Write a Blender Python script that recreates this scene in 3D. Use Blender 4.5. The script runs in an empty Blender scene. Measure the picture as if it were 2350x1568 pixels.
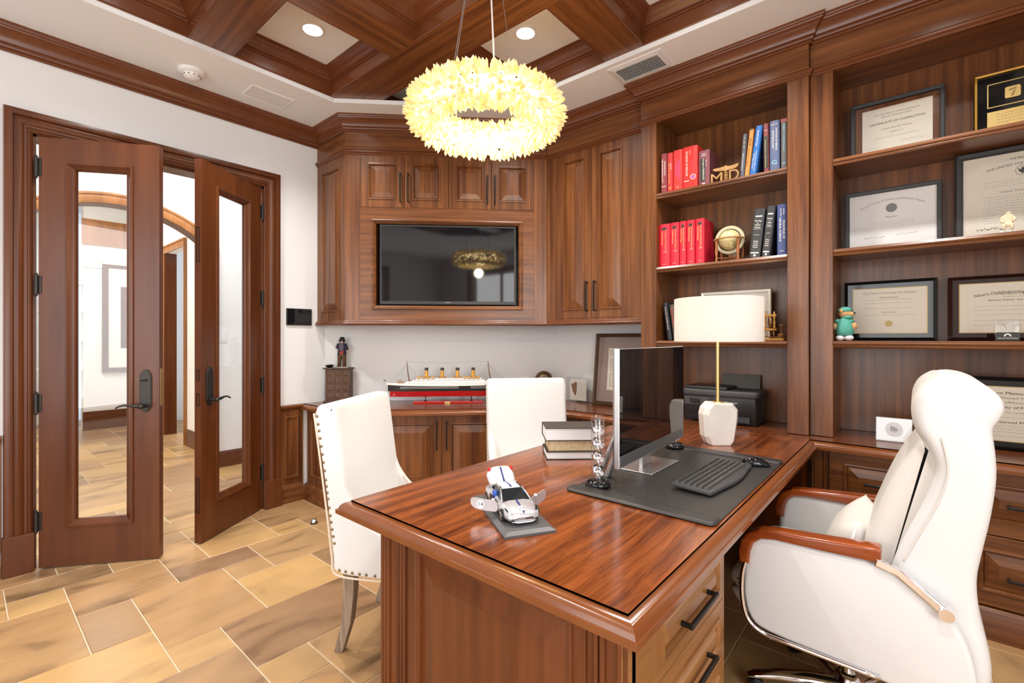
import bpy, bmesh, math, random
from mathutils import Vector, Matrix
random.seed(7)
SC = bpy.context.scene
COL = SC.collection
PI = math.pi

# ------------------------------------------------------------------ camera
PSI = math.radians(40.5)
CAM = Vector((3.78, 0.0, 1.30))
cd = bpy.data.cameras.new('camera'); cam = bpy.data.objects.new('camera', cd); COL.objects.link(cam)
cam.location = CAM; cam.rotation_euler = (math.radians(90), 0, PSI)
cd.sensor_width = 36; cd.sensor_fit = 'HORIZONTAL'; cd.lens = 1085 / 2350 * 36; cd.shift_y = -8 / 2350
cd.clip_start = 0.02
SC.camera = cam

# ------------------------------------------------------------------ world, daylight, fill lights, exposure
w = bpy.data.worlds.new('world'); SC.world = w; w.use_nodes = True
w.node_tree.nodes['Background'].inputs[0].default_value = (0.75, 0.86, 1.0, 1)
w.node_tree.nodes['Background'].inputs[1].default_value = 1.0

def area(name, loc, rot, sx, sy, power, col=(1, 1, 1)):
    d = bpy.data.lights.new(name, 'AREA'); d.shape = 'RECTANGLE'; d.size = sx; d.size_y = sy
    d.energy = power; d.color = col
    o = bpy.data.objects.new(name, d); COL.objects.link(o); o.location = loc; o.rotation_euler = rot
    return o
# daylight by the right window opening; back and hall lights are added fill
area('daylight_right', (5.80, -0.70, 1.55), (0, PI / 2, 0), 2.2, 2.5, 105, (1.0, 0.97, 0.94))
area('fill_back', (2.60, -2.95, 1.55), (PI / 2, 0, 0), 2.9, 2.2, 75, (1.0, 0.985, 0.96))  # added fill from behind the camera, standing in for bounced flash
area('fill_hall', (-0.85, -1.75, 1.6), (PI / 2, 0, 0), 1.1, 2.0, 45, (1.0, 0.99, 0.97))  # added light at the open hall end, out of view

SC.view_settings.view_transform = 'Standard'; SC.view_settings.look = 'None'
SC.view_settings.exposure = 0.06; SC.view_settings.gamma = 1.0; SC.view_settings.use_curve_mapping = False
SC.cycles.max_bounces = 10; SC.cycles.diffuse_bounces = 5; SC.cycles.transparent_max_bounces = 12
SC.cycles.glossy_bounces = 4; SC.cycles.transmission_bounces = 8
SC.cycles.sample_clamp_indirect = 6.0; SC.cycles.caustics_reflective = False; SC.cycles.caustics_refractive = False

# ------------------------------------------------------------------ materials
M = {}
def newmat(name):
    m = bpy.data.materials.new(name); m.use_nodes = True; M[name] = m
    return m, m.node_tree, m.node_tree.nodes['Principled BSDF']
def plain(name, col, rough=0.5, metal=0.0, emit=0.0, ecol=None, coat=0.0, noise=0.0, nscale=40.0, bump=0.0, spec=None):
    m, nt, b = newmat(name)
    b.inputs['Base Color'].default_value = (*col, 1); b.inputs['Roughness'].default_value = rough
    b.inputs['Metallic'].default_value = metal
    if spec is not None: b.inputs['Specular IOR Level'].default_value = spec
    if coat: b.inputs['Coat Weight'].default_value = coat; b.inputs['Coat Roughness'].default_value = 0.08
    if emit:
        b.inputs['Emission Color'].default_value = (*(ecol or col), 1); b.inputs['Emission Strength'].default_value = emit
    if noise or bump:
        tc = nt.nodes.new('ShaderNodeTexCoord'); n = nt.nodes.new('ShaderNodeTexNoise')
        n.inputs['Scale'].default_value = nscale; n.inputs['Detail'].default_value = 3
        nt.links.new(tc.outputs['Object'], n.inputs['Vector'])
        if noise:
            r = nt.nodes.new('ShaderNodeValToRGB')
            r.color_ramp.elements[0].position = 0.3; r.color_ramp.elements[1].position = 0.7
            r.color_ramp.elements[0].color = (*[c * (1 - noise) for c in col], 1)
            r.color_ramp.elements[1].color = (*[min(1, c * (1 + noise)) for c in col], 1)
            nt.links.new(n.outputs['Fac'], r.inputs['Fac']); nt.links.new(r.outputs['Color'], b.inputs['Base Color'])
        if bump:
            bp = nt.nodes.new('ShaderNodeBump'); bp.inputs['Strength'].default_value = bump; bp.inputs['Distance'].default_value = 0.002
            nt.links.new(n.outputs['Fac'], bp.inputs['Height']); nt.links.new(bp.outputs['Normal'], b.inputs['Normal'])
    return m
def wood(name, axis, dark, light, rough=0.3, ribbon=22.0, contrast=1.0, coat=0.15, wavy=0.0):
    """sapele-like ribbon figure: noise stretched along the grain axis (X, Y, Z or D = the 45 degree horizontal)"""
    m, nt, b = newmat(name); L = nt.links
    tc = nt.nodes.new('ShaderNodeTexCoord')
    src = tc.outputs['Object']
    if axis == 'D':
        r0 = nt.nodes.new('ShaderNodeMapping'); r0.inputs['Rotation'].default_value = (0, 0, -PI / 4)
        L.new(src, r0.inputs['Vector']); src = r0.outputs['Vector']
    if wavy:
        nw = nt.nodes.new('ShaderNodeTexNoise'); nw.inputs['Scale'].default_value = 2.2; nw.inputs['Detail'].default_value = 1
        L.new(src, nw.inputs['Vector'])
        vm = nt.nodes.new('ShaderNodeVectorMath'); vm.operation = 'SCALE'; vm.inputs['Scale'].default_value = wavy
        L.new(nw.outputs['Color'], vm.inputs[0])
        va = nt.nodes.new('ShaderNodeVectorMath'); va.operation = 'ADD'
        L.new(src, va.inputs[0]); L.new(vm.outputs['Vector'], va.inputs[1]); src = va.outputs['Vector']
    def stretched(across, along, detail):
        mp = nt.nodes.new('ShaderNodeMapping')
        s = [across] * 3; s['XYZ'.index('X' if axis == 'D' else axis)] = along
        mp.inputs['Scale'].default_value = s
        L.new(src, mp.inputs['Vector'])
        n = nt.nodes.new('ShaderNodeTexNoise'); n.inputs['Scale'].default_value = 1.0; n.inputs['Detail'].default_value = detail
        L.new(mp.outputs['Vector'], n.inputs['Vector'])
        return n.outputs['Fac']
    rib = stretched(ribbon, 1.1, 2.0); fine = stretched(260.0, 7.0, 2.0)
    mx = nt.nodes.new('ShaderNodeMix'); mx.data_type = 'FLOAT'; mx.inputs['Factor'].default_value = 0.30
    L.new(rib, mx.inputs['A']); L.new(fine, mx.inputs['B'])
    r = nt.nodes.new('ShaderNodeValToRGB'); e = r.color_ramp.elements
    e[0].position = 0.5 - 0.16 / contrast; e[1].position = 0.5 + 0.16 / contrast
    e[0].color = (*dark, 1); e[1].color = (*light, 1)
    L.new(mx.outputs['Result'], r.inputs['Fac']); L.new(r.outputs['Color'], b.inputs['Base Color'])
    b.inputs['Roughness'].default_value = rough
    b.inputs['Coat Weight'].default_value = coat; b.inputs['Coat Roughness'].default_value = 0.12
    bp = nt.nodes.new('ShaderNodeBump'); bp.inputs['Strength'].default_value = 0.06; bp.inputs['Distance'].default_value = 0.001
    L.new(fine, bp.inputs['Height']); L.new(bp.outputs['Normal'], b.inputs['Normal'])
    return m
CD, CL = (0.088, 0.026, 0.0075), (0.235, 0.086, 0.025)        # cabinet mahogany
for ax in 'XYZD': wood('cab' + ax, ax, CD, CL, ribbon=32, contrast=1.05, coat=0.06)
wood('mould', 'X', (0.120, 0.034, 0.011), (0.165, 0.049, 0.015), ribbon=9, contrast=0.6, coat=0.10, rough=0.27)
wood('deskmould', 'Y', (0.150, 0.042, 0.011), (0.225, 0.070, 0.018), ribbon=9, contrast=0.6, coat=0.25, rough=0.22)
DD, DL = (0.068, 0.016, 0.004), (0.145, 0.042, 0.010)        # entrance doors, redder
for ax in 'XYZ': wood('door' + ax, ax, DD, DL, rough=0.34, ribbon=14, contrast=0.7, coat=0.04)
wood('deskY', 'Y', (0.085, 0.017, 0.004), (0.300, 0.082, 0.019), rough=0.22, ribbon=30, contrast=1.15, coat=0.3, wavy=0.07)  # desktop wood more orange and lighter, warm light put into the colour
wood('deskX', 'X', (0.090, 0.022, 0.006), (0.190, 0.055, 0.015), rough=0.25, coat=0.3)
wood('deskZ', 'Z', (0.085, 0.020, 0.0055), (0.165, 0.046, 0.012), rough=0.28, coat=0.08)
wood('drawer_litY', 'Y', (0.230, 0.095, 0.028), (0.370, 0.170, 0.055), rough=0.35)  # lightened desk wood: window light on the drawer side put into the colour
wood('armwood', 'X', (0.20, 0.035, 0.006), (0.36, 0.075, 0.013), rough=0.18, coat=0.5)
wood('washed_oak', 'Z', (0.20, 0.145, 0.10), (0.42, 0.33, 0.245), rough=0.7, ribbon=60, coat=0.0)
wood('farwood', 'Z', (0.26, 0.10, 0.03), (0.42, 0.18, 0.055), rough=0.35)
plain('wall_paint', (0.81, 0.83, 0.845), 0.85, bump=0.05, nscale=120)
plain('ceiling_paint', (0.84, 0.86, 0.88), 0.9)
plain('hall_paint', (0.86, 0.85, 0.83), 0.9)
plain('white_plastic', (0.85, 0.85, 0.85), 0.4)
plain('vent_white', (0.78, 0.79, 0.80), 0.45)
plain('black_metal', (0.022, 0.020, 0.019), 0.38, 0.6)
plain('bronze', (0.055, 0.050, 0.047), 0.42, 0.8)
plain('brass', (0.80, 0.58, 0.24), 0.28, 1.0)
plain('antique_brass', (0.30, 0.23, 0.12), 0.35, 1.0)
plain('gold', (0.83, 0.62, 0.25), 0.3, 1.0)
plain('chrome', (0.80, 0.80, 0.81), 0.08, 1.0)
plain('aluminium', (0.62, 0.62, 0.63), 0.34, 1.0)
plain('black_plastic', (0.018, 0.018, 0.019), 0.38)
plain('black_gloss', (0.008, 0.008, 0.010), 0.04)
plain('screen_gloss', (0.006, 0.006, 0.007), 0.02, spec=0.9)
plain('chin_metal', (0.30, 0.30, 0.31), 0.4, 0.6)
plain('dark_grey', (0.05, 0.05, 0.052), 0.5)
plain('leather_black', (0.030, 0.028, 0.027), 0.42, bump=0.15, nscale=500)
plain('leather_white', (0.77, 0.78, 0.79), 0.42, bump=0.10, nscale=420)
plain('leather_inner', (0.70, 0.67, 0.63), 0.45, bump=0.10, nscale=420)
plain('linen', (0.78, 0.78, 0.775), 0.9, noise=0.05, nscale=260, bump=0.35)
plain('piping', (0.78, 0.66, 0.53), 0.9)
plain('paper', (0.86, 0.84, 0.78), 0.8)
plain('paper_white', (0.88, 0.88, 0.88), 0.8)
plain('paper_cream', (0.80, 0.73, 0.58), 0.8)
plain('ink', (0.03, 0.03, 0.03), 0.8)
plain('ink_grey', (0.22, 0.22, 0.22), 0.8)
plain('shade_white', (0.90, 0.89, 0.87), 0.9)
plain('alabaster', (0.85, 0.83, 0.79), 0.25, noise=0.05, nscale=14)
plain('grout', (0.72, 0.62, 0.46), 0.9)

def glass(name, tint=(1, 1, 1), refl=0.04, rough=0.0):
    m, nt, b = newmat(name); L = nt.links; nt.nodes.remove(b)
    out = nt.nodes['Material Output']
    t = nt.nodes.new('ShaderNodeBsdfTransparent'); t.inputs[0].default_value = (*tint, 1)
    g = nt.nodes.new('ShaderNodeBsdfGlossy'); g.inputs['Roughness'].default_value = rough
    lw = nt.nodes.new('ShaderNodeLayerWeight'); lw.inputs['Blend'].default_value = 0.5
    pw = nt.nodes.new('ShaderNodeMath'); pw.operation = 'POWER'; pw.inputs[1].default_value = 5.0; L.new(lw.outputs['Facing'], pw.inputs[0])
    ad = nt.nodes.new('ShaderNodeMath'); ad.operation = 'MULTIPLY_ADD'; ad.inputs[1].default_value = 0.9; ad.inputs[2].default_value = refl; ad.use_clamp = True
    L.new(pw.outputs[0], ad.inputs[0])
    mx = nt.nodes.new('ShaderNodeMixShader'); L.new(ad.outputs[0], mx.inputs[0])
    L.new(t.outputs[0], mx.inputs[1]); L.new(g.outputs[0], mx.inputs[2]); L.new(mx.outputs[0], out.inputs[0])
    return m
glass('glass'); glass('glass_door', (0.95, 0.95, 0.95), 0.06); glass('acrylic', (0.96, 0.97, 0.97), 0.05)
glass('frame_glass', (0.97, 0.97, 0.97), 0.04)

def tile_mat():
    m, nt, b = newmat('stone_tile'); L = nt.links
    tc = nt.nodes.new('ShaderNodeTexCoord'); oi = nt.nodes.new('ShaderNodeObjectInfo'); geo = nt.nodes.new('ShaderNodeNewGeometry')
    # each tile its own slab: shift the pattern by the tile's random number
    cmb = nt.nodes.new('ShaderNodeVectorMath'); cmb.operation = 'SCALE'; cmb.inputs[0].default_value = (37.0, 51.0, 23.0)
    L.new(oi.outputs['Random'], cmb.inputs['Scale'])
    add = nt.nodes.new('ShaderNodeVectorMath'); L.new(geo.outputs['Position'], add.inputs[0]); L.new(cmb.outputs['Vector'], add.inputs[1])
    mp = nt.nodes.new('ShaderNodeMapping'); mp.inputs['Scale'].default_value = (3.2, 1.1, 1.0); mp.inputs['Rotation'].default_value = (0, 0, 0.35)
    L.new(add.outputs['Vector'], mp.inputs['Vector'])
    n1 = nt.nodes.new('ShaderNodeTexNoise'); n1.inputs['Scale'].default_value = 1.3; n1.inputs['Detail'].default_value = 6; n1.inputs['Distortion'].default_value = 1.2
    L.new(mp.outputs['Vector'], n1.inputs['Vector'])
    base = nt.nodes.new('ShaderNodeValToRGB'); e = base.color_ramp.elements
    base.color_ramp.interpolation = 'LINEAR'
    e[0].position = 0.0; e[0].color = (0.27, 0.155, 0.085, 1)
    e[1].position = 1.0; e[1].color = (0.50, 0.305, 0.125, 1)
    for p, c in ((0.22, (0.42, 0.245, 0.115)), (0.45, (0.44, 0.265, 0.125)), (0.6, (0.34, 0.205, 0.110)), (0.8, (0.50, 0.31, 0.135))):
        x = e.new(p); x.color = (*c, 1)
    L.new(oi.outputs['Random'], base.inputs['Fac'])
    vein = nt.nodes.new('ShaderNodeValToRGB'); v = vein.color_ramp.elements
    v[0].position = 0.30; v[0].color = (0.42, 0.40, 0.36, 1); v[1].position = 0.66; v[1].color = (1.22, 1.22, 1.16, 1)
    x = v.new(0.45); x.color = (1.02, 1.03, 1.02, 1)
    L.new(n1.outputs['Fac'], vein.inputs['Fac'])
    mul = nt.nodes.new('ShaderNodeMix'); mul.data_type = 'RGBA'; mul.blend_type = 'MULTIPLY'; mul.inputs['Factor'].default_value = 1.0
    L.new(base.outputs['Color'], mul.inputs['A']); L.new(vein.outputs['Color'], mul.inputs['B'])
    L.new(mul.outputs['Result'], b.inputs['Base Color'])
    b.inputs['Roughness'].default_value = 0.32
    bp = nt.nodes.new('ShaderNodeBump'); bp.inputs['Strength'].default_value = 0.12; bp.inputs['Distance'].default_value = 0.004
    L.new(n1.outputs['Fac'], bp.inputs['Height']); L.new(bp.outputs['Normal'], b.inputs['Normal'])
tile_mat()

# ------------------------------------------------------------------ geometry helpers
def tag(o, label=None, cat=None, group=None, kind=None):
    if label: o['label'] = label
    if cat: o['category'] = cat
    if group: o['group'] = group
    if kind: o['kind'] = kind
    return o
def thing(name, label, cat, loc=(0, 0, 0), group=None, rz=0.0):
    o = bpy.data.objects.new(name, None); COL.objects.link(o); o.location = loc; o.rotation_euler = (0, 0, rz)
    o.empty_display_size = 0.05
    return tag(o, label, cat, group)
def struct_root(name, loc=(0, 0, 0)):
    o = bpy.data.objects.new(name, None); COL.objects.link(o); o.location = loc; o['kind'] = 'structure'; return o
def finish(name, bm, mat, parent=None, smooth=False, world=True, bevel=0.0, seg=2, subsurf=0):
    """link a bmesh as ONE mesh object; world=True: the mesh is in world coordinates also under a parent"""
    bmesh.ops.recalc_face_normals(bm, faces=bm.faces)
    me = bpy.data.meshes.new(name); bm.to_mesh(me); bm.free()
    return mesh_obj(name, me, mat, parent, smooth, world, bevel, seg, subsurf)
def mesh_obj(name, me, mat, parent=None, smooth=False, world=True, bevel=0.0, seg=2, subsurf=0):
    mats = mat if isinstance(mat, (list, tuple)) else [mat]
    if not me.materials:
        for x in mats: me.materials.append(M[x] if isinstance(x, str) else x)
    if smooth:
        me.polygons.foreach_set('use_smooth', [True] * len(me.polygons))
        if smooth != 'all': me.set_sharp_from_angle(angle=math.radians(smooth if smooth is not True else 40))
    o = bpy.data.objects.new(name, me); COL.objects.link(o)
    if parent is not None:
        o.parent = parent
        if world:
            o.matrix_parent_inverse = world_of(parent).inverted()
    if bevel:
        b = o.modifiers.new('bevel', 'BEVEL'); b.width = bevel; b.segments = seg; b.limit_method = 'ANGLE'; b.angle_limit = math.radians(40)
    if subsurf:
        s = o.modifiers.new('subsurf', 'SUBSURF'); s.levels = subsurf; s.render_levels = subsurf
    return o
def world_of(o):
    m = o.matrix_basis.copy()
    if o.parent is not None: m = world_of(o.parent) @ o.matrix_parent_inverse @ m
    return m
def basis(o): return Matrix.LocRotScale(o.location, o.rotation_euler, o.scale)

class Fr:
    """a working frame: a along u (horizontal), b up, c along the outward normal n"""
    def __init__(s, o, u, n): s.o = Vector(o); s.u = Vector(u).normalized(); s.n = Vector(n).normalized(); s.z = Vector((0, 0, 1))
    def __call__(s, a, b, c=0.0): return s.o + s.u * a + s.z * b + s.n * c
WORLD = Fr((0, 0, 0), (1, 0, 0), (0, 1, 0))      # a = x, b = z, c = y

def quad(bm, ps): return bm.faces.new([bm.verts.new(p) for p in ps])
def box(bm, x0, x1, y0, y1, z0, z1, f=None):
    """axis box; with a frame f: x = a, y = c, z = b"""
    P = (lambda x, y, z: f(x, z, y)) if f else (lambda x, y, z: Vector((x, y, z)))
    v = [bm.verts.new(P(x, y, z)) for x in (x0, x1) for y in (y0, y1) for z in (z0, z1)]
    for i in ((0, 1, 3, 2), (4, 6, 7, 5), (0, 4, 5, 1), (2, 3, 7, 6), (0, 2, 6, 4), (1, 5, 7, 3)): bm.faces.new([v[k] for k in i])
def fbox(bm, f, a0, a1, b0, b1, c0, c1): box(bm, a0, a1, c0, c1, b0, b1, f)
def loft(bm, rings, cap0=False, cap1=False, closed=True):
    R = [[bm.verts.new(p) for p in r] for r in rings]
    n = len(R[0])
    for i in range(len(R) - 1):
        for j in range(n if closed else n - 1):
            k = (j + 1) % n
            bm.faces.new((R[i][j], R[i][k], R[i + 1][k], R[i + 1][j]))
    if cap0: bm.faces.new(R[0])
    if cap1: bm.faces.new(R[-1])
    return R
def rect_loft(bm, f, a0, a1, b0, b1, prof, cap=False, cap0=False):
    """nested rectangles (inset, height) : mouldings, doors, raised panels"""
    loft(bm, [[f(a0 + i, b0 + i, c), f(a1 - i, b0 + i, c), f(a1 - i, b1 - i, c), f(a0 + i, b1 - i, c)] for i, c in prof], cap0=cap0, cap1=cap)
def sweep(bm, path, prof, mp, closed=False, cap=True, closed_prof=True, seg=None):
    """sweep a profile [(offset to the left of travel, height)] along a 2D path with mitred corners"""
    n = len(path); P = [Vector(p) for p in path]; rings = []
    for i in range(n):
        d0 = (P[i] - P[i - 1]) if (i > 0 or closed) else None
        d1 = (P[(i + 1) % n] - P[i]) if (i < n - 1 or closed) else None
        if d0 is None: d0 = d1
        if d1 is None: d1 = d0
        d0 = d0.normalized(); d1 = d1.normalized()
        n0 = Vector((-d0.y, d0.x)); n1 = Vector((-d1.y, d1.x))
        m = (n0 + n1); m = m / max(1e-6, m.dot(n0)) if m.length > 1e-6 else n0
        m = m  # length 1/cos(half angle)
        rings.append([mp(P[i] + m * d, h) for d, h in prof])
    if closed: rings.append(rings[0])
    if seg: rings = rings[seg[0]:seg[1] + 1]
    R = [[bm.verts.new(p) for p in r] for r in (rings[:n] if not seg else rings)]
    if closed: R.append(R[0])
    k = len(prof)
    for i in range(len(R) - 1):
        for j in range(k if closed_prof else k - 1):
            bm.faces.new((R[i][j], R[i][(j + 1) % k], R[i + 1][(j + 1) % k], R[i + 1][j]))
    if cap and not closed and closed_prof: bm.faces.new(R[0]); bm.faces.new(R[-1])
def floor_map(z0): return lambda p, h: Vector((p.x, p.y, z0 + h))
def frame_map(f): return lambda p, h: f(p.x, p.y, h)
def tube(bm, pts, r, seg=8, cap=True, radii=None):
    """round bar along a 3D polyline"""
    P = [Vector(p) for p in pts]; rings = []; prev = None
    for i, p in enumerate(P):
        t = (P[min(i + 1, len(P) - 1)] - P[max(i - 1, 0)]).normalized()
        ref = prev if prev is not None else (Vector((0, 0, 1)) if abs(t.z) < 0.9 else Vector((1, 0, 0)))
        a = (ref - t * ref.dot(t)).normalized(); prev = a; b = t.cross(a)
        rr = radii[i] if radii else r
        rings.append([p + (a * math.cos(2 * PI * k / seg) + b * math.sin(2 * PI * k / seg)) * rr for k in range(seg)])
    loft(bm, rings, cap, cap)
def lathe(bm, prof, seg=24, o=(0, 0, 0), cap=True, axis=None):
    """profile [(r, h)] about a vertical axis (or the axis triple (u, v, w))"""
    o = Vector(o); u, v, wv = axis or (Vector((1, 0, 0)), Vector((0, 1, 0)), Vector((0, 0, 1)))
    rings = [[o + u * (r * math.cos(2 * PI * k / seg)) + v * (r * math.sin(2 * PI * k / seg)) + wv * h for k in range(seg)] for r, h in prof]
    loft(bm, rings, cap, cap)
def ball(bm, c, rx, ry=None, rz=None, seg=16, ring=10):
    ry = ry or rx; rz = rz or rx; c = Vector(c)
    bmesh.ops.create_uvsphere(bm, u_segments=seg, v_segments=ring, radius=1.0, matrix=Matrix.Translation(c) @ Matrix.Diagonal((rx, ry, rz, 1)))
def prism(bm, poly, mp, h0, h1):
    """extrude a 2D polygon: mp(Vector2, h)"""
    loft(bm, [[mp(Vector(p), h0) for p in poly], [mp(Vector(p), h1) for p in poly]], True, True)
def BM(): return bmesh.new()
def arcpts(cx, cy, r, a0, a1, n): return [(cx + r * math.cos(math.radians(a0 + (a1 - a0) * i / n)), cy + r * math.sin(math.radians(a0 + (a1 - a0) * i / n))) for i in range(n + 1)]
def smooth_poly(pts, n=6, closed=True):
    """Catmull-Rom through the points"""
    P = [Vector(p) for p in pts]; out = []; m = len(P)
    for i in range(m if closed else m - 1):
        p0, p1, p2, p3 = (P[(i - 1) % m], P[i], P[(i + 1) % m], P[(i + 2) % m]) if closed else (P[max(i - 1, 0)], P[i], P[i + 1], P[min(i + 2, m - 1)])
        for k in range(n):
            t = k / n
            out.append(0.5 * ((2 * p1) + (p2 - p0) * t + (2 * p0 - 5 * p1 + 4 * p2 - p3) * t * t + (3 * p1 - p0 - 3 * p2 + p3) * t ** 3))
    if not closed: out.append(P[-1])
    return out
_txt = {}
def text(name, s, size, f, a, b, c, mat, parent, align='CENTER', rot=0.0, wid=None, thick=0.0004, arc=None, spacing=1.0, shear=0.0):
    """flat lettering laid on frame f at (a, b), c in front of it"""
    cu = bpy.data.curves.new('t', 'FONT'); cu.body = s; cu.size = size; cu.align_x = align; cu.align_y = 'CENTER'
    cu.resolution_u = 2; cu.space_character = spacing; cu.shear = shear
    t = bpy.data.objects.new('t', cu)
    me = bpy.data.meshes.new_from_object(t); bpy.data.objects.remove(t); bpy.data.curves.remove(cu)
    xs = [v.co.x for v in me.vertices]
    k = (wid / (max(xs) - min(xs))) if (wid and xs) else 1.0
    ca, sa = math.cos(rot), math.sin(rot)
    for v in me.vertices:
        x, y = v.co.x * k, v.co.y
        if arc:                                     # bend upward over a circle of radius arc
            th = x / arc; x, y = (arc + y) * math.sin(th), (arc + y) * math.cos(th) - arc
        v.co = f(a + x * ca - y * sa, b + x * sa + y * ca, c + thick)
    me.materials.clear()
    return mesh_obj(name, me, mat, parent)
def copy_tree(o, parent=None):
    c = o.copy(); COL.objects.link(c)
    if parent is not None: c.parent = parent
    for ch in list(o.children): copy_tree(ch, c)
    return c

# ================================================================== THE ROOM
XR, YB, YR = 5.6, -2.8, 3.40          # right wall, back wall (behind the camera), bookcase wall
ZC = 3.0
LW = Fr((0, 0, 0), (0, 1, 0), (1, 0, 0))                    # left wall: a = y, c into the room
def S(name, bm, mat, parent=None, **k):
    o = finish(name, bm, mat, parent, **k)
    if parent is None: o['kind'] = 'structure'
    return o
DY0, DY1, DZ = 0.272, 1.508, 2.45     # doorway in the left wall
bm = BM(); T = 0.14
box(bm, -T, 0, YB, DY0, 0, ZC); box(bm, -T, 0, DY1, 2.004, 0, ZC); box(bm, -T, 0, DY0, DY1, DZ, ZC)
S('wall_left', bm, 'wall_paint')
bm = BM(); prism(bm, [(0, 2.004), (1.396, YR), (1.396 - 0.2, YR + 0.1), (-0.14, 2.08)], floor_map(0), 0, ZC); S('wall_corner', bm, 'wall_paint')
bm = BM(); box(bm, 1.396, XR, YR, YR + 0.12, 0, ZC); S('wall_rear', bm, 'wall_paint')
# walls behind the camera, each with a window opening (back one added for fill)
WR = (-1.95, 0.55, 0.45, 2.65); WB = (1.15, 4.05, 0.45, 2.65)
bm = BM(); y0, y1, z0, z1 = WR
box(bm, XR, XR + 0.12, YB, y0, 0, ZC); box(bm, XR, XR + 0.12, y1, YR, 0, ZC); box(bm, XR, XR + 0.12, y0, y1, 0, z0); box(bm, XR, XR + 0.12, y0, y1, z1, ZC)
S('wall_right', bm, 'wall_paint')
bm = BM(); x0, x1, z0, z1 = WB
box(bm, 0, x0, YB - 0.12, YB, 0, ZC); box(bm, x1, XR, YB - 0.12, YB, 0, ZC); box(bm, x0, x1, YB - 0.12, YB, 0, z0); box(bm, x0, x1, YB - 0.12, YB, z1, ZC)
S('wall_back', bm, 'wall_paint')
def window(name, f, a0, a1, b0, b1):
    r = struct_root(name, f((a0 + a1) / 2, b0))
    bm = BM(); rect_loft(bm, f, a0, a1, b0, b1, [(0.0, -0.10), (-0.09, 0.0), (-0.09, 0.02), (-0.01, 0.03), (0.03, 0.02), (0.05, -0.06), (0.05, -0.10), (0.0, -0.10)])
    for k in (1, 2): a = a0 + (a1 - a0) * k / 3; fbox(bm, f, a - 0.025, a + 0.025, b0 + 0.05, b1 - 0.05, -0.09, -0.05)
    finish('window_frame', bm, 'cabZ', r)
    for k in range(3):
        bm = BM(); w3 = (a1 - a0) / 3; quad(bm, [f(a0 + w3 * k, b0, -0.07), f(a0 + w3 * (k + 1), b0, -0.07), f(a0 + w3 * (k + 1), b1, -0.07), f(a0 + w3 * k, b1, -0.07)])
        finish('pane', bm, 'glass', r)
window('window_1', Fr((XR, 0, 0), (0, 1, 0), (-1, 0, 0)), *WR)
window('back_fill_window', Fr((0, YB, 0), (1, 0, 0), (0, 1, 0)), *WB)  # added window, made up to carry the fill from the back

# ---- ceiling: plaster border with a coffered tray
TX0, TX1, TY0, TY1 = 0.59, 4.27, -0.65, 2.635
ceil = struct_root('ceiling', (0, 0, ZC))
bm = BM(); Z1 = ZC + 0.03
box(bm, -T, TX0, YB, YR + 0.1, ZC, Z1); box(bm, TX1, XR + 0.1, YB, YR + 0.1, ZC, Z1)
box(bm, TX0, TX1, TY1, YR + 0.1, ZC, Z1); box(bm, TX0, TX1, YB, TY0, ZC, Z1)
prism(bm, [(TX0, 1.76), (1.465, TY1), (TX0, TY1)], floor_map(ZC), 0, 0.03)
prism(bm, [(TX1, TY0), (TX1, TY0 + 0.5), (TX1 - 0.5, TY0)], floor_map(ZC), 0, 0.03)
finish('plaster_border', bm, 'ceiling_paint', ceil)
XC = [(0.59, 1.33), (1.555, 2.31), (2.55, 3.29), (3.515, 4.27)]
YC = [(-0.65, -0.01), (0.215, 0.864), (1.09, 1.735), (2.0, 2.635)]
ZP = 3.2
for (a, b) in zip(YC[:-1], YC[1:]):
    bm = BM(); box(bm, TX0 - 0.03, TX1 + 0.03, a[1], b[0], Z1, ZP + 0.02); finish('beam', bm, 'cabX', ceil)
for (a, b) in zip(XC[:-1], XC[1:]):
    for c in YC:
        bm = BM(); box(bm, a[1], b[0], c[0], c[1], Z1 + 0.0005, ZP + 0.02); finish('cross_beam', bm, 'cabY', ceil)
COF = [(-0.001, 0.0), (0.006, 0.0), (0.009, 0.005), (0.006, 0.010), (0.003, 0.012), (0.003, 0.084), (0.011, 0.086), (0.013, 0.092), (0.011, 0.098), (0.018, 0.101), (0.020, 0.108), (0.027, 0.114), (0.034, 0.130), (0.048, 0.148), (0.062, 0.156), (0.066, 0.160), (0.072, 0.162), (0.075, 0.169), (-0.001, 0.169)]
for cx in XC:
    for cy in YC:
        bm = BM(); sweep(bm, [(cx[0], cy[0]), (cx[1], cy[0]), (cx[1], cy[1]), (cx[0], cy[1])], COF, floor_map(Z1), closed=True)
        finish('coffer_moulding', bm, 'mould', ceil, smooth=35)
        bm = BM(); box(bm, cx[0] - 0.02, cx[1] + 0.02, cy[0] - 0.02, cy[1] + 0.02, ZP, ZP + 0.015); finish('coffer_panel', bm, 'ceiling_paint', ceil)

# ---- crown on the left wall
CROWN = [(0, -0.135), (0.012, -0.135), (0.016, -0.128), (0.014, -0.120), (0.022, -0.116), (0.025, -0.108), (0.024, -0.098), (0.032, -0.094), (0.036, -0.078), (0.047, -0.056), (0.062, -0.040), (0.072, -0.034), (0.074, -0.026), (0.081, -0.022), (0.084, -0.012), (0.084, 0), (0, 0)]
bm = BM(); sweep(bm, [(0, 1.935), (0, YB)], CROWN, floor_map(ZC)); S('trim_1', bm, 'mould', smooth=35)

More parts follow.
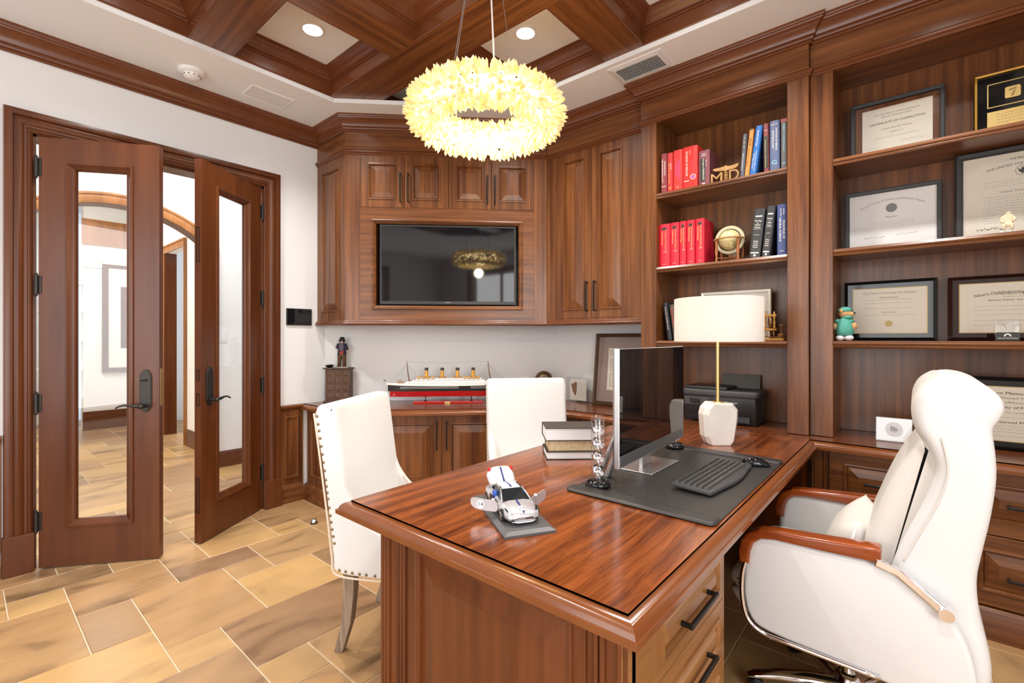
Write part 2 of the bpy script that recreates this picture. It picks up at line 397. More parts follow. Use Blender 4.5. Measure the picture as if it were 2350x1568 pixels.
# ---- door casing with plinth blocks
cas = struct_root('trim_2', (0, 0.9, 0))
CAS = [(0, -0.0), (0, 0.014), (0.008, 0.020), (0.014, 0.014), (0.020, 0.014), (0.024, 0.020), (0.036, 0.020), (0.046, 0.030), (0.060, 0.033), (0.070, 0.026), (0.074, 0.026), (0.080, 0.040), (0.100, 0.044), (0.112, 0.040), (0.115, 0.030), (0.115, 0)]
bm = BM(); sweep(bm, [(DY0, 0.215), (DY0, DZ), (DY1, DZ), (DY1, 0.215)], CAS, frame_map(LW)); finish('casing', bm, 'doorZ', cas, smooth=35)
for a0, a1 in ((DY0 - 0.121, DY0 + 0.004), (DY1 - 0.004, DY1 + 0.121)):
    bm = BM(); fbox(bm, LW, a0, a1, 0, 0.215, 0, 0.048); finish('plinth_block', bm, 'doorZ', cas, bevel=0.004)
bm = BM()                                                    # jamb lining the opening
for a0, a1 in ((DY0 - 0.001, DY0 + 0.014), (DY1 - 0.014, DY1 + 0.001)): fbox(bm, LW, a0, a1, 0, DZ, -T, 0.002)
fbox(bm, LW, DY0, DY1, DZ - 0.014, DZ + 0.001, -T, 0.002)
finish('jamb', bm, 'doorZ', cas)

# ---- wainscot, chair rail and base on the left wall
def wainscot(name, a0, a1, panels):
    r = struct_root(name, LW((a0 + a1) / 2, 0))
    bm = BM(); fbox(bm, LW, a0, a1, 0.0, 0.74, 0, 0.012); finish('board', bm, 'cabZ', r)
    bm = BM(); sweep(bm, [(a1, 0), (a0, 0)], [(0, 0), (0.0, 0.0)], frame_map(LW), closed_prof=False)
    bm.free(); bm = BM()
    prof = [(0, 0.725), (0.016, 0.728), (0.020, 0.736), (0.028, 0.742), (0.034, 0.756), (0.034, 0.764), (0.026, 0.770), (0, 0.770)]
    loft(bm, [[LW(a0, z, d) for d, z in prof], [LW(a1, z, d) for d, z in prof]], True, True); finish('chair_rail', bm, 'cabY', r, smooth=40)
    prof = [(0, 0), (0.026, 0), (0.026, 0.105), (0.020, 0.118), (0.020, 0.128), (0.012, 0.140), (0, 0.140)]
    bm = BM(); loft(bm, [[LW(a0, z, d) for d, z in prof], [LW(a1, z, d) for d, z in prof]], True, True); finish('base_board', bm, 'cabY', r, smooth=40)
    for p0, p1 in panels:
        bm = BM(); rect_loft(bm, LW, p0, p1, 0.19, 0.68, [(0, 0.012), (0.002, 0.022), (0.010, 0.024), (0.016, 0.018), (0.020, 0.013)]); finish('panel_moulding', bm, 'cabZ', r)
wainscot('trim_3', 1.629, 1.809, [(1.66, 1.775)])
wainscot('trim_4', YB, 0.150, [(YB + 0.08, YB + 0.8), (YB + 0.9, YB + 1.7), (YB + 1.8, 0.10)])

# ---- entrance doors
def french_leaf(name, o, u, n, width, hinge_z, astragal):
    f = Fr((*o, 0), u, n); r = struct_root(name, f(0, 0.008)); t = 0.045
    bm = BM(); st = 0.140
    rect_loft(bm, f, 0.003, width, 0.008, 2.43, [(0, -t), (0, 0), (0.0, 0.0)])
    a0, a1, b0, b1 = 0.003 + st, width - st, 0.008 + 0.225, 2.43 - st
    F = lambda c: ([f(0.003, 0.008, c), f(width, 0.008, c), f(width, 2.43, c), f(0.003, 2.43, c)], [f(a0, b0, c), f(a1, b0, c), f(a1, b1, c), f(a0, b1, c)])
    for c in (0.0, -t):
        o4, i4 = F(c)
        for k in range(4): quad(bm, [o4[k], o4[(k + 1) % 4], i4[(k + 1) % 4], i4[k]])
    bmesh.ops.remove_doubles(bm, verts=bm.verts, dist=1e-5); finish('leaf_frame', bm, 'doorZ', r)
    bm = BM(); rect_loft(bm, f, a0, a1, b0, b1, [(-0.010, 0.0), (-0.008, 0.009), (0.004, 0.011), (0.010, 0.004), (0.026, -0.004), (0.032, -0.010), (0.036, -0.020), (0.036, -0.026), (0.032, -0.034), (0.004, -t - 0.006), (-0.008, -t - 0.004), (-0.010, -t)]); finish('glazing_bead', bm, 'doorZ', r, smooth=30)
    bm = BM(); fbox(bm, f, a0 + 0.02, a1 - 0.02, b0 + 0.02, b1 - 0.02, -0.026, -0.020); finish('glass_pane', bm, 'glass_door', r)
    # lever set
    ap = width - 0.068; bm = BM()
    pl = [(ap + x, 0.992 + y) for x, y in [(-0.031, -0.085), (-0.026, -0.100), (-0.012, -0.121), (0.0, -0.124), (0.012, -0.121), (0.026, -0.100), (0.031, -0.085), (0.031, 0.085), (0.026, 0.100), (0.012, 0.121), (0.0, 0.124), (-0.012, 0.121), (-0.026, 0.100), (-0.031, 0.085)]]
    prism(bm, pl, frame_map(f), 0.0, 0.007); prism(bm, [(ap + (p[0] - ap) * 0.86, 0.992 + (p[1] - 0.992) * 0.96) for p in pl], frame_map(f), 0.006, 0.010)
    finish('escutcheon', bm, 'bronze', r, bevel=0.002)
    bm = BM(); tube(bm, [f(ap, 0.905, 0.008), f(ap, 0.905, 0.050)], 0.011, 12); ball(bm, f(ap, 0.905, 0.056), 0.014)
    pts = [(0, 0, 0.052), (-0.03, 0.004, 0.056), (-0.06, 0.010, 0.056), (-0.085, 0.011, 0.055), (-0.11, 0.005, 0.054), (-0.128, -0.006, 0.052)]
    tube(bm, [f(ap + x, 0.905 + y, c) for x, y, c in pts], 0.007, 10, radii=[0.012, 0.010, 0.007, 0.0055, 0.005, 0.0045]); finish('lever', bm, 'bronze', r, smooth=60)
    if not astragal:
        bm = BM(); tube(bm, [f(ap, 1.055, 0.008), f(ap, 1.055, 0.022)], 0.008, 10); ball(bm, f(ap - 0.012, 1.053, 0.022), 0.020, 0.006, 0.005); finish('thumb_turn', bm, 'bronze', r, smooth=60)
        bm = BM(); fbox(bm, Fr(f(width, 0, -t / 2), f.n, f.u), -0.011, 0.011, 0.90, 1.12, 0.0, 0.002); finish('latch_plate', bm, 'brass', r)
    else:
        e = Fr(f(width, 0, -t / 2), f.n, f.u)
        for b0_, b1_ in ((1.03, 1.10), (0.87, 0.95), (0.20, 0.42), (1.78, 2.0)):
            bm = BM(); rect_loft(bm, e, -0.011, 0.011, b0_, b1_, [(0, 0), (0, 0.002), (0.004, 0.002), (0.005, -0.002)], cap=True); finish('strike_plate', bm, 'black_metal', r)
    for z in hinge_z:
        bm = BM(); tube(bm, [f(-0.004, z - 0.055, 0.007), f(-0.004, z + 0.055, 0.007)], 0.0095, 10)
        for k in (-0.06, 0.06): ball(bm, f(-0.004, z + k, 0.007), 0.007, seg=8, ring=6)
        fbox(bm, f, -0.004, 0.018, z - 0.05, z + 0.05, 0.0005, 0.003); finish('hinge', bm, 'bronze', r, smooth=50)
    return r
th = math.radians(37.4); french_leaf('door_1', (0.034, 0.290), (math.sin(th), math.cos(th), 0), (math.cos(th), -math.sin(th), 0), 0.600, (2.26, 1.60, 0.934, 0.27), False)
th = math.radians(35.2); french_leaf('door_2', (0.012, 1.490), (math.sin(th), -math.cos(th), 0), (math.cos(th), math.sin(th), 0), 0.610, (2.255, 1.60, 0.945, 0.283), True)

# ---- floor: stone tiles of a 200 mm module laid in a random ashlar pattern
UX, UY, OX, OY = 0.2, 0.205, 0.0, 0.15
flo = struct_root('floor', (2.0, 1.0, 0))
bm = BM(); box(bm, -6.4, XR, YB, YR + 0.1, -0.05, -0.004); finish('grout_bed', bm, 'grout', flo)
fixed = [(1, 0, 1, 2), (2, 0, 1, 1), (2, 1, 2, 2), (4, 1, 2, 1), (4, 2, 3, 2), (7, 2, 1, 1), (7, 3, 2, 3), (5, 4, 2, 2), (4, 4, 1, 1), (3, 3, 1, 2), (3, 5, 2, 2), (2, 6, 1, 1), (1, 4, 2, 2), (3, -1, 2, 2), (5, -1, 1, 2), (6, 0, 2, 2), (8, 1, 3, 2), (9, 3, 1, 1), (9, 4, 2, 2), (10, 3, 2, 1), (7, 6, 2, 2), (5, 6, 2, 1), (5, 7, 2, 2), (1, 2, 1, 1), (1, 3, 2, 1), (3, 7, 2, 2), (2, 7, 1, 1), (1, 6, 1, 2), (0, -1, 1, 2), (0, 1, 1, 3), (0, 4, 1, 2), (0, 6, 1, 2)]
I0, I1, J0, J1 = -31, 28, -14, 16
occ = {}; tiles = []
def put(i, j, di, dj):
    for a in range(i, i + di):
        for b in range(j, j + dj): occ[(a, b)] = 1
    tiles.append((i, j, di, dj))
for t_ in fixed:
    if all((a, b) not in occ for a in range(t_[0], t_[0] + t_[2]) for b in range(t_[1], t_[1] + t_[3])): put(*t_)
rt = random.Random(3)
for j in range(J0, J1):
    for i in range(I0, I1):
        if (i, j) in occ: continue
        opts = [(2, 3), (3, 2), (2, 2), (2, 2), (1, 2), (2, 1), (3, 2)]; rt.shuffle(opts)
        for di, dj in opts + [(1, 2), (2, 1), (1, 1)]:
            if all((a, b) not in occ and a < I1 and b < J1 for a in range(i, i + di) for b in range(j, j + dj)): put(i, j, di, dj); break
Fv = Vector((-math.sin(PSI), math.cos(PSI), 0)); Rv = Vector((math.cos(PSI), math.sin(PSI), 0))
def seen(x, y):
    p = Vector((x, y, 0)) - CAM; d = p.dot(Fv)
    if d < 0.3: return 0
    u, v = 1175 + 1085 * p.dot(Rv) / d, 776 + 1085 * 1.3 / d
    return (1 / d ** 2) if (-60 < u < 2400 and v < 1640) else 0
def tile_bm(bm, w, h, dx=0, dy=0):
    g = 0.0028; e = 0.0025
    loft(bm, [[Vector((dx + g, dy + g, -0.012)), Vector((dx + w - g, dy + g, -0.012)), Vector((dx + w - g, dy + h - g, -0.012)), Vector((dx + g, dy + h - g, -0.012))],
              [Vector((dx + g, dy + g, -e)), Vector((dx + w - g, dy + g, -e)), Vector((dx + w - g, dy + h - g, -e)), Vector((dx + g, dy + h - g, -e))],
              [Vector((dx + g + e, dy + g + e, 0)), Vector((dx + w - g - e, dy + g + e, 0)), Vector((dx + w - g - e, dy + h - g - e, 0)), Vector((dx + g + e, dy + h - g - e, 0))]], False, True)
HID = [(2.45, 3.36, 0.9, 2.9), (0.0, 1.0, 2.6, 3.4)]
def score(t_):
    x, y = OX + (t_[0] + t_[2] / 2) * UX, OY + (t_[1] + t_[3] / 2) * UY
    if any(a < x < b and c < y < d for a, b, c, d in HID) or y > 2.85 or (x - y < -1.45 and x > 0.05): return 0
    if x < -0.2 and not (0.0 < y < 2.3): return 0
    if x < -3.2 and y > 1.7: return 0
    return seen(x, y) * t_[2] * t_[3]
tiles.sort(key=lambda t_: -score(t_))
shared = {}; rest = BM(); nt_ = 0
for t_ in tiles:
    i, j, di, dj = t_; x, y = OX + i * UX, OY + j * UY
    if score(t_) > 0 and nt_ < 295:
        if (di, dj) not in shared:
            b_ = BM(); tile_bm(b_, di * UX, dj * UY); bmesh.ops.recalc_face_normals(b_, faces=b_.faces)
            me = bpy.data.meshes.new('tile'); b_.to_mesh(me); b_.free(); me.materials.append(M['stone_tile']); shared[(di, dj)] = me
        o = bpy.data.objects.new('tile', shared[(di, dj)]); COL.objects.link(o); o.parent = flo
        o.matrix_parent_inverse = world_of(flo).inverted(); o.location = (x, y, 0); nt_ += 1
    elif x + di * UX > 0 or (-0.2 < y < 2.4): tile_bm(rest, di * UX, dj * UY, x, y)
tag(finish('tile_field', rest, 'stone_tile', flo), kind='stuff')

# ---- the hall beyond the doors
HX = -1.54
HW = Fr((HX, 0, 0), (0, 1, 0), (1, 0, 0))
bm = BM(); R0 = 0.99; yc, zc, hw = 0.92, 1.49, 0.68
arc = [(yc + R0 * math.sin(t), zc + R0 * math.cos(t)) for t in [(-1 + 2 * k / 24) * math.asin(hw / R0) for k in range(25)]]
HT = 3.3
for side in (0.0, -0.16):
    ys = [p[0] for p in arc]
    for k in range(24): quad(bm, [HW(arc[k][0], arc[k][1], side), HW(arc[k + 1][0], arc[k + 1][1], side), HW(arc[k + 1][0], HT, side), HW(arc[k][0], HT, side)])
    quad(bm, [HW(YB + 0.9, 0, side), HW(yc - hw, 0, side), HW(yc - hw, HT, side), HW(YB + 0.9, HT, side)]); quad(bm, [HW(yc + hw, 0, side), HW(YR, 0, side), HW(YR, HT, side), HW(yc + hw, HT, side)])
S('wall_hall', bm, 'hall_paint')
tr = struct_root('trim_5', (HX, yc, 0))
path = [(yc - hw, 0)] + arc + [(yc + hw, 0)]
CAS2 = [(-0.012, 0), (-0.012, 0.012), (0.0, 0.018), (0.02, 0.020), (0.04, 0.026), (0.055, 0.024), (0.06, 0.034), (0.078, 0.036), (0.080, 0)]
bm = BM(); sweep(bm, path, CAS2, frame_map(HW)); finish('arch_casing', bm, 'farwood', tr, smooth=35)
bm = BM(); sweep(bm, path, [(-0.014, -0.165), (-0.014, 0.005), (0.0, 0.005), (0.0, -0.165)], frame_map(HW)); finish('arch_jamb', bm, 'doorZ', tr, smooth=35)
prof = [(0, 0), (0.018, 0), (0.018, 0.14), (0.010, 0.16), (0, 0.16)]
bm = BM()
for a0, a1 in ((yc + hw + 0.08, YR), (YB + 0.9, yc - hw - 0.08)): loft(bm, [[HW(a0, z, d) for d, z in prof], [HW(a1, z, d) for d, z in prof]], True, True)
S('baseboard_hall', bm, 'doorY')
bm = BM(); box(bm, HX - 0.16, -T, YB + 0.9, YR, HT, HT + 0.05); box(bm, -6.4, HX - 0.16, -1.2, 2.6, HT, HT + 0.05); S('ceiling_hall', bm, 'ceiling_paint')
# room past the arch
bm = BM(); box(bm, -5.3, -5.1, 1.14, 2.6, 0, HT); box(bm, -6.3, -6.2, -1.2, 1.14, 0, HT); S('wall_far', bm, 'wall_paint')
SIDE = Fr((0, 1.80, 0), (1, 0, 0), (0, -1, 0))
bm = BM(); fbox(bm, SIDE, -3.02, HX - 0.16, 0, HT, -0.12, 0); fbox(bm, SIDE, -5.1, -3.9, 0, HT, -0.12, 0); fbox(bm, SIDE, -3.9, -3.02, 2.44, HT, -0.12, 0); S('wall_side', bm, 'hall_paint')
bm = BM(); box(bm, -6.3, HX - 0.16, -1.3, -1.2, 0, HT); S('wall_front', bm, 'hall_paint')
tr = struct_root('trim_6', (-3.2, 1.8, 0))
bm = BM(); sweep(bm, [(-3.9, 0), (-3.9, 2.44), (-3.02, 2.44), (-3.02, 0)], CAS2 + [], frame_map(SIDE)); finish('far_casing', bm, 'farwood', tr, smooth=35)
bm = BM(); fbox(bm, SIDE, -3.05, -3.02, 0, 2.44, -0.13, 0.005); fbox(bm, SIDE, -3.9, -3.87, 0, 2.44, -0.13, 0.005); finish('far_jamb', bm, 'doorZ', tr)
bm = BM(); box(bm, -4.6, -2.0, 3.2, 3.3, 0, HT); S('wall_beyond', bm, 'hall_paint')
bm = BM()
prof = [(0, 0), (0.02, 0), (0.02, 0.17), (0.010, 0.20), (0, 0.20)]
for a0, a1 in ((-2.90, HX - 0.16), (-5.1, -4.0)): loft(bm, [[SIDE(a0, z, d) for d, z in prof], [SIDE(a1, z, d) for d, z in prof]], True, True)
S('baseboard_far', bm, 'doorX')
d3 = struct_root('door_3', (-3.07, 1.93, 0))                  # door standing open into the side room
bm = BM(); box(bm, -3.115, -3.07, 1.93, 2.75, 0.01, 2.42); finish('leaf', bm, 'farwood', d3)
for z in (0.3, 0.95, 1.6, 2.2):
    bm = BM(); box(bm, -3.069, -3.05, 1.90, 1.935, z - 0.05, z + 0.05); finish('hinge', bm, 'black_metal', d3)
FW = Fr((-5.1, 0, 0), (0, 1, 0), (1, 0, 0))
fb = thing('built_in_bookcase', 'white built-in bookcase end beyond the arch, seen through the left door glass', 'bookcase', (-5.6, 1.0, 0))
bm = BM(); fbox(bm, FW, 1.13, 1.80, 0.0, 0.26, 0, 0.03); finish('base', bm, 'doorY', fb)
bm = BM(); sweep(bm, [(1.12, 2.30), (1.80, 2.30)], [(0, 0), (0, 0.02), (0.05, 0.03), (0.09, 0.06), (0.12, 0.06), (0.12, 0)], frame_map(FW)); finish('cornice', bm, 'wall_paint', fb)
bm = BM(); fbox(bm, FW, 1.12, 1.80, 2.62, 2.98, 0, 0.03); finish('wood_frieze', bm, 'farwood', fb)
for z in (0.45, 0.85, 1.25, 1.65, 2.05):
    bm = BM(); box(bm, -5.9, -5.11, 0.7, 1.135, z, z + 0.025); finish('shelf', bm, 'wall_paint', fb)
pf = thing('framed_picture', 'dark framed picture on the far wall, seen through the left door glass', 'picture', FW(1.6, 1.6, 0.0))
bm = BM(); rect_loft(bm, FW, 1.335, 1.97, 0.80, 2.38, [(0, 0.0), (0, 0.04), (0.07, 0.03), (0.07, 0.015)]); finish('frame', bm, 'doorZ', pf)
bm = BM(); fbox(bm, FW, 1.39, 1.91, 0.86, 2.32, 0.005, 0.014); finish('mat_board', bm, 'paper', pf)
bm = BM(); fbox(bm, FW, 1.545, 1.76, 1.15, 2.05, 0.014, 0.017); finish('print', bm, 'doorX', pf)
sp = thing('light_switch', 'white light switch plate on the hall wall, seen through the right door glass', 'switch', HW(1.735, 1.315, 0))
bm = BM(); fbox(bm, HW, 1.70, 1.77, 1.255, 1.375, 0, 0.006); finish('plate', bm, 'white_plastic', sp, bevel=0.002)
bm = BM(); fbox(bm, HW, 1.718, 1.752, 1.28, 1.35, 0.006, 0.010); finish('rocker', bm, 'white_plastic', sp, bevel=0.001)
area('hall_ceiling_fill', (-0.84, 1.0, HT - 0.03), (0, 0, 0), 0.5, 1.2, 45, (1, 0.97, 0.93))  # added area light without a fixture, brightens the hall
area('far_room_fill', (-3.6, 0.6, HT - 0.03), (0, 0, 0), 1.2, 1.2, 70, (1, 0.93, 0.82))  # another added light with no fixture, for the room past the arch
area('side_room_light', (-3.0, 3.15, 1.6), (-PI / 2, 0, 0), 0.8, 1.8, 30, (0.85, 0.92, 1.0))  # bare area light; the wall behind it has no window

# ================================================================== BUILT-IN CABINETRY
S2 = math.sqrt(2)
DG = Fr((0.435, 1.935, 0), (1, 1, 0), (1, -1, 0)); DGL = 1.11 * S2      # face of the corner media cabinet
UC = Fr((1.545, 3.05, 0), (1, 0, 0), (0, -1, 0)); UCL = 0.826            # face of the two-door wall cabinet
B1 = Fr((2.373, 2.985, 0), (1, 0, 0), (0, -1, 0)); B1L = 0.967           # face of the bookcase behind the desk
B2 = Fr((3.342, 3.015, 0), (1, 0, 0), (0, -1, 0)); B2L = XR - 3.342      # face of the diploma bookcase
CRC = [(d, z * 0.80) for d, z in CROWN]
BEAD = [(0, 0), (0.006, 0), (0.010, 0.006), (0.009, 0.011), (0.015, 0.014), (0.019, 0.020), (0.018, 0.027), (0.012, 0.031), (0.008, 0.038), (0, 0.040)]
FOOT = [(0, 0.042), (0.006, 0.040), (0.010, 0.034), (0.010, 0.028), (0.015, 0.026), (0.020, 0.018), (0.020, 0.010), (0.014, 0.004), (0, 0.0)]
NOSE = [(0, 0), (0, -0.005), (0.004, -0.006), (0.013, -0.0075), (0.021, -0.012), (0.027, -0.019), (0.030, -0.028), (0.036, -0.028), (0.036, -0.042), (0, -0.042)]

def bar_pull(parent, f, a, b, length, vertical=True, c=0.0, r=0.0055, mat='black_metal'):
    bm = BM(); h = length / 2
    P = (lambda t, d, s=0: f(a + s, b + t, c + d)) if vertical else (lambda t, d, s=0: f(a + t, b + s, c + d))
    for t0, t1, d0, d1 in ((-h, h, 0.024, 0.034), (-h + 0.002, -h + 0.012, 0, 0.026), (h - 0.012, h - 0.002, 0, 0.026)):
        v = [[P(t0, d0, -r), P(t0, d0, r), P(t0, d1, r), P(t0, d1, -r)], [P(t1, d0, -r), P(t1, d0, r), P(t1, d1, r), P(t1, d1, -r)]]
        loft(bm, v, True, True)
    return finish('handle', bm, mat, parent, bevel=0.0015, seg=1)
def cab_door(parent, f, a0, a1, b0, b1, handle=None, name='door', mat='cabZ', stile=0.058, bev=0.042, c=0.0, hlen=0.2, hvert=True, railmat=None):
    """frame-and-raised-panel front: the frame is the part, the panel and the handle its sub-parts"""
    g = 0.0015; a0 += g; a1 -= g; b0 += g; b1 -= g; s = stile
    bm = BM(); rect_loft(bm, f, a0, a1, b0, b1, [(0, c - 0.020), (0, c - 0.001), (0.001, c), (s, c), (s + 0.002, c + 0.006), (s + 0.008, c + 0.007), (s + 0.010, c + 0.003), (s + 0.013, c + 0.003), (s + 0.015, c + 0.0), (s + 0.018, c - 0.010)])
    d = finish(name, bm, mat, parent)
    i = s + 0.017; bv = min(bev, (a1 - a0) / 2 - i - 0.012, (b1 - b0) / 2 - i - 0.008)
    bm = BM(); rect_loft(bm, f, a0, a1, b0, b1, [(i, c - 0.012), (i + 0.003, c - 0.008), (i + bv, c + 0.003), (i + bv + 0.001, c + 0.004)], cap=True)
    finish('raised_panel', bm, mat, d)
    if handle: bar_pull(d, f, handle[0], handle[1], hlen, hvert, c)
    return d

# ---- corner media cabinet
mc = thing('media_cabinet', 'mahogany corner wall cabinet framing the television, four small doors along its top', 'cabinet', (0.9, 2.5, 1.40))
bm = BM(); prism(bm, [(0.001, 1.955), (0.435, 1.955), (1.530, 3.05), (1.530, 3.38), (1.38, 3.375), (0.002, 1.998)], floor_map(0), 1.405, 1.43); finish('bottom_board', bm, 'cabX', mc)
bm = BM()
fbox(bm, DG, 0, 0.112, 1.43, 2.73, -0.02, 0); finish('stile', bm, 'cabZ', mc)
bm = BM(); fbox(bm, DG, 1.465, DGL, 1.43, 2.73, -0.02, 0); finish('stile', bm, 'cabZ', mc)
bm = BM(); rect_loft(bm, DG, 0.113, 1.464, 1.432, 2.309, [(0, -0.02), (0, -0.0), (0.0865, -0.0), (0.0885, 0.010), (0.097, 0.012), (0.101, 0.007), (0.106, 0.007), (0.110, 0.002), (0.120, -0.006), (0.121, -0.16)])
finish('tv_surround', bm, 'cabD', mc)
bm = BM(); fbox(bm, DG, 0.10, 1.47, 1.45, 2.32, -0.17, -0.15); finish('niche_back', bm, 'black_plastic', mc)
bm = BM(); fbox(bm, DG, 0.113, 1.464, 2.309, 2.314, -0.2, -0.001); fbox(bm, DG, 0.0, DGL, 2.70, ZC, -0.02, -0.0005); finish('frieze', bm, 'cabD', mc)
A = [0.113, 0.4515, 0.7895, 1.127, 1.464]
for k in range(4):
    cab_door(mc, DG, A[k], A[k + 1], 2.314, 2.717, handle=((A[k + 1] - 0.030) if k % 2 == 0 else (A[k] + 0.030), 2.465), hlen=0.225)
SP = Fr((0, 1.935, 0), (1, 0, 0), (0, -1, 0))
bm = BM(); fbox(bm, SP, 0.001, 0.4345, 2.72, ZC, -0.02, 0); fbox(bm, SP, 0.001, 0.4345, 1.43, 2.72, -0.03, -0.0195); finish('side_board', bm, 'cabX', mc)
d = cab_door(mc, SP, 0.001, 0.434, 1.43, 2.72, name='side_panel', stile=0.075, bev=0.05)
UP = [(2.373, 3.05), (1.5435, 3.05), (0.435, 1.935), (0.0, 1.935)]
for nm, prof, z in (('crown', CRC, ZC), ('bead_moulding', BEAD, 2.717), ('bottom_moulding', FOOT, 1.397)):
    bm = BM(); sweep(bm, UP, prof, floor_map(z), seg=(1, 3)); finish(nm, bm, 'mould', mc, smooth=35)

# ---- two-door wall cabinet
uc = thing('wall_cabinet', 'tall two-door mahogany wall cabinet between the television cabinet and the bookshelves', 'cabinet', (1.95, 3.2, 1.40))
bm = BM(); box(bm, 1.546, 2.372, 3.071, 3.398, 1.405, 2.90); finish('body', bm, 'cabZ', uc)
bm = BM(); fbox(bm, UC, 0.0, 0.092, 1.405, 2.73, -0.02, 0); fbox(bm, UC, 0.720, UCL, 1.405, 2.73, -0.02, 0); fbox(bm, UC, 0.092, 0.720, 1.405, 1.449, -0.02, 0); finish('face_frame', bm, 'cabZ', uc)
bm = BM(); fbox(bm, UC, 0, UCL, 2.722, ZC, -0.02, 0); finish('frieze', bm, 'cabX', uc)
cab_door(uc, UC, 0.092, 0.406, 1.449, 2.722, handle=(0.372, 1.61), stile=0.060, bev=0.055, hlen=0.225)
cab_door(uc, UC, 0.406, 0.720, 1.449, 2.722, handle=(0.440, 1.61), stile=0.060, bev=0.055, hlen=0.225)
for nm, prof, z in (('crown', CRC, ZC), ('bead_moulding', BEAD, 2.717), ('bottom_moulding', FOOT, 1.397)):
    bm = BM(); sweep(bm, UP, prof, floor_map(z), seg=(0, 1)); finish(nm, bm, 'mould', uc, smooth=35)

# ---- bookcases
SHELF = [(0, 0), (0.004, -0.001), (0.006, -0.005), (0.013, -0.008), (0.016, -0.014), (0.014, -0.020), (0.008, -0.023), (0.010, -0.028), (0.007, -0.036), (0, -0.038)]
def bookcase(bc, f, length, stl, str_, op1, shelves, ztop, zbot, yback, ret_left, ret_right):
    x0 = f.o.x; yf = f.o.y
    bm = BM(); fbox(bm, f, 0, stl, zbot, ztop + 0.01, -0.02, 0)
    finish('stile', bm, 'cabZ', bc, bevel=0.002, seg=1)
    if str_: bm = BM(); fbox(bm, f, op1, length, zbot, ztop + 0.01, -0.02, 0); finish('stile', bm, 'cabZ', bc, bevel=0.002, seg=1)
    bm = BM(); fbox(bm, f, 0, length, ztop, ZC, -0.02, -0.0002); finish('frieze', bm, 'cabX', bc)
    for xa, xb in ((x0 + 0.001, x0 + stl), (x0 + op1, x0 + length - 0.001)):
        bm = BM(); box(bm, xa, xb, yf + 0.02, 3.398, zbot, 2.99); finish('side', bm, 'cabZ', bc)
    bm = BM(); box(bm, x0 + stl, x0 + op1, yback, yback + 0.012, zbot, 2.99); finish('back_panel', bm, 'cabZ', bc)
    bm = BM(); box(bm, x0 + stl, x0 + op1, yf + 0.02, yback, ztop + 0.02, ztop + 0.04); finish('top_board', bm, 'cabX', bc)
    for z in shelves:
        bm = BM(); box(bm, x0 + stl + 0.001, x0 + op1 - 0.001, yf + 0.012, yback, z - 0.030, z)
        sweep(bm, [(x0 + op1 - 0.001, yf + 0.012), (x0 + stl + 0.001, yf + 0.012)], SHELF, floor_map(z)); finish('shelf', bm, 'cabX', bc, smooth=35)
    path = ([(x0 + length, yf + 0.064)] if ret_right else []) + [(x0 + length, yf), (x0, yf)] + ([(x0, yf + 0.064)] if ret_left else [])
    for nm, prof, z in (('crown', CRC, ZC), ('bead_moulding', BEAD, ztop)):
        bm = BM(); sweep(bm, path, prof, floor_map(z)); finish(nm, bm, 'mould', bc, smooth=35)
b1 = thing('bookcase', 'open mahogany bookcase of books and curios behind the desk lamp', 'bookcase', (2.85, 3.2, 0.772))
bookcase(b1, B1, B1L, 0.107, True, 0.864, (2.252, 1.767, 1.283), 2.720, 0.772, 3.335, True, True)
b2 = thing('bookcase', 'wide mahogany bookcase displaying framed diplomas behind the white office chair', 'bookcase', (4.4, 3.2, 0.772))
bookcase(b2, B2, B2L, 0.104, True, B2L - 0.30, (2.252, 1.772, 1.285), 2.720, 0.772, 3.345, False, False)

# ---- worktop running from the doors round to the diploma bookcase (the desk interrupts it)
EDGE = [(XR, 2.89), (3.36, 2.89), (3.36, 0.835), (2.375, 0.835), (2.375, 2.905), (1.66, 2.905), (0.575, 1.82), (0.0, 1.82)]
ct = thing('worktop', 'polished mahogany worktop with a rounded nose running along the corner cabinets', 'worktop', (1.5, 2.9, 0.73))
bm = BM(); prism(bm, [(0.001, 1.82), (0.575, 1.82), (1.66, 2.905), (2.375, 2.905), (3.36, 2.89), (XR - 0.001, 2.89), (XR - 0.001, 3.398), (1.397, 3.398), (0.001, 2.003)], floor_map(0), 0.730, 0.770); finish('top', bm, 'deskX', ct)
bm = BM(); sweep(bm, EDGE, NOSE, floor_map(0.770), seg=(0, 1)); sweep(bm, EDGE, NOSE, floor_map(0.770), seg=(4, 7)); finish('nosing', bm, 'deskmould', ct, smooth=35)

# ---- base cabinets
DBf = Fr((0.57, 1.835, 0), (1, 1, 0), (1, -1, 0)); DBL = 1.085 * S2
bc1 = thing('base_cabinet', 'two-door mahogany base cabinet standing across the corner under the ship model', 'cabinet', (0.9, 2.4, 0))
bm = BM(); prism(bm, [(0.002, 1.86), (0.56, 1.86), (1.64, 2.94), (1.64, 3.398), (1.40, 3.398), (0.002, 2.003)], floor_map(0), 0.0, 0.7295); finish('body', bm, 'cabZ', bc1)
bm = BM(); fbox(bm, DBf, 0.0, 0.128, 0.12, 0.729, -0.02, 0); finish('stile', bm, 'cabZ', bc1); bm = BM(); fbox(bm, DBf, 1.323, DBL, 0.12, 0.729, -0.02, 0); finish('stile', bm, 'cabZ', bc1)
cab_door(bc1, DBf, 0.128, 0.7255, 0.125, 0.728, handle=(0.690, 0.575), stile=0.062, bev=0.055, hlen=0.215)
cab_door(bc1, DBf, 0.7255, 1.323, 0.125, 0.728, handle=(0.762, 0.575), stile=0.062, bev=0.055, hlen=0.215)
SB = Fr((0, 1.835, 0), (1, 0, 0), (0, -1, 0))
cab_door(bc1, SB, 0.027, 0.565, 0.125, 0.729, name='side_panel', stile=0.07, bev=0.05)
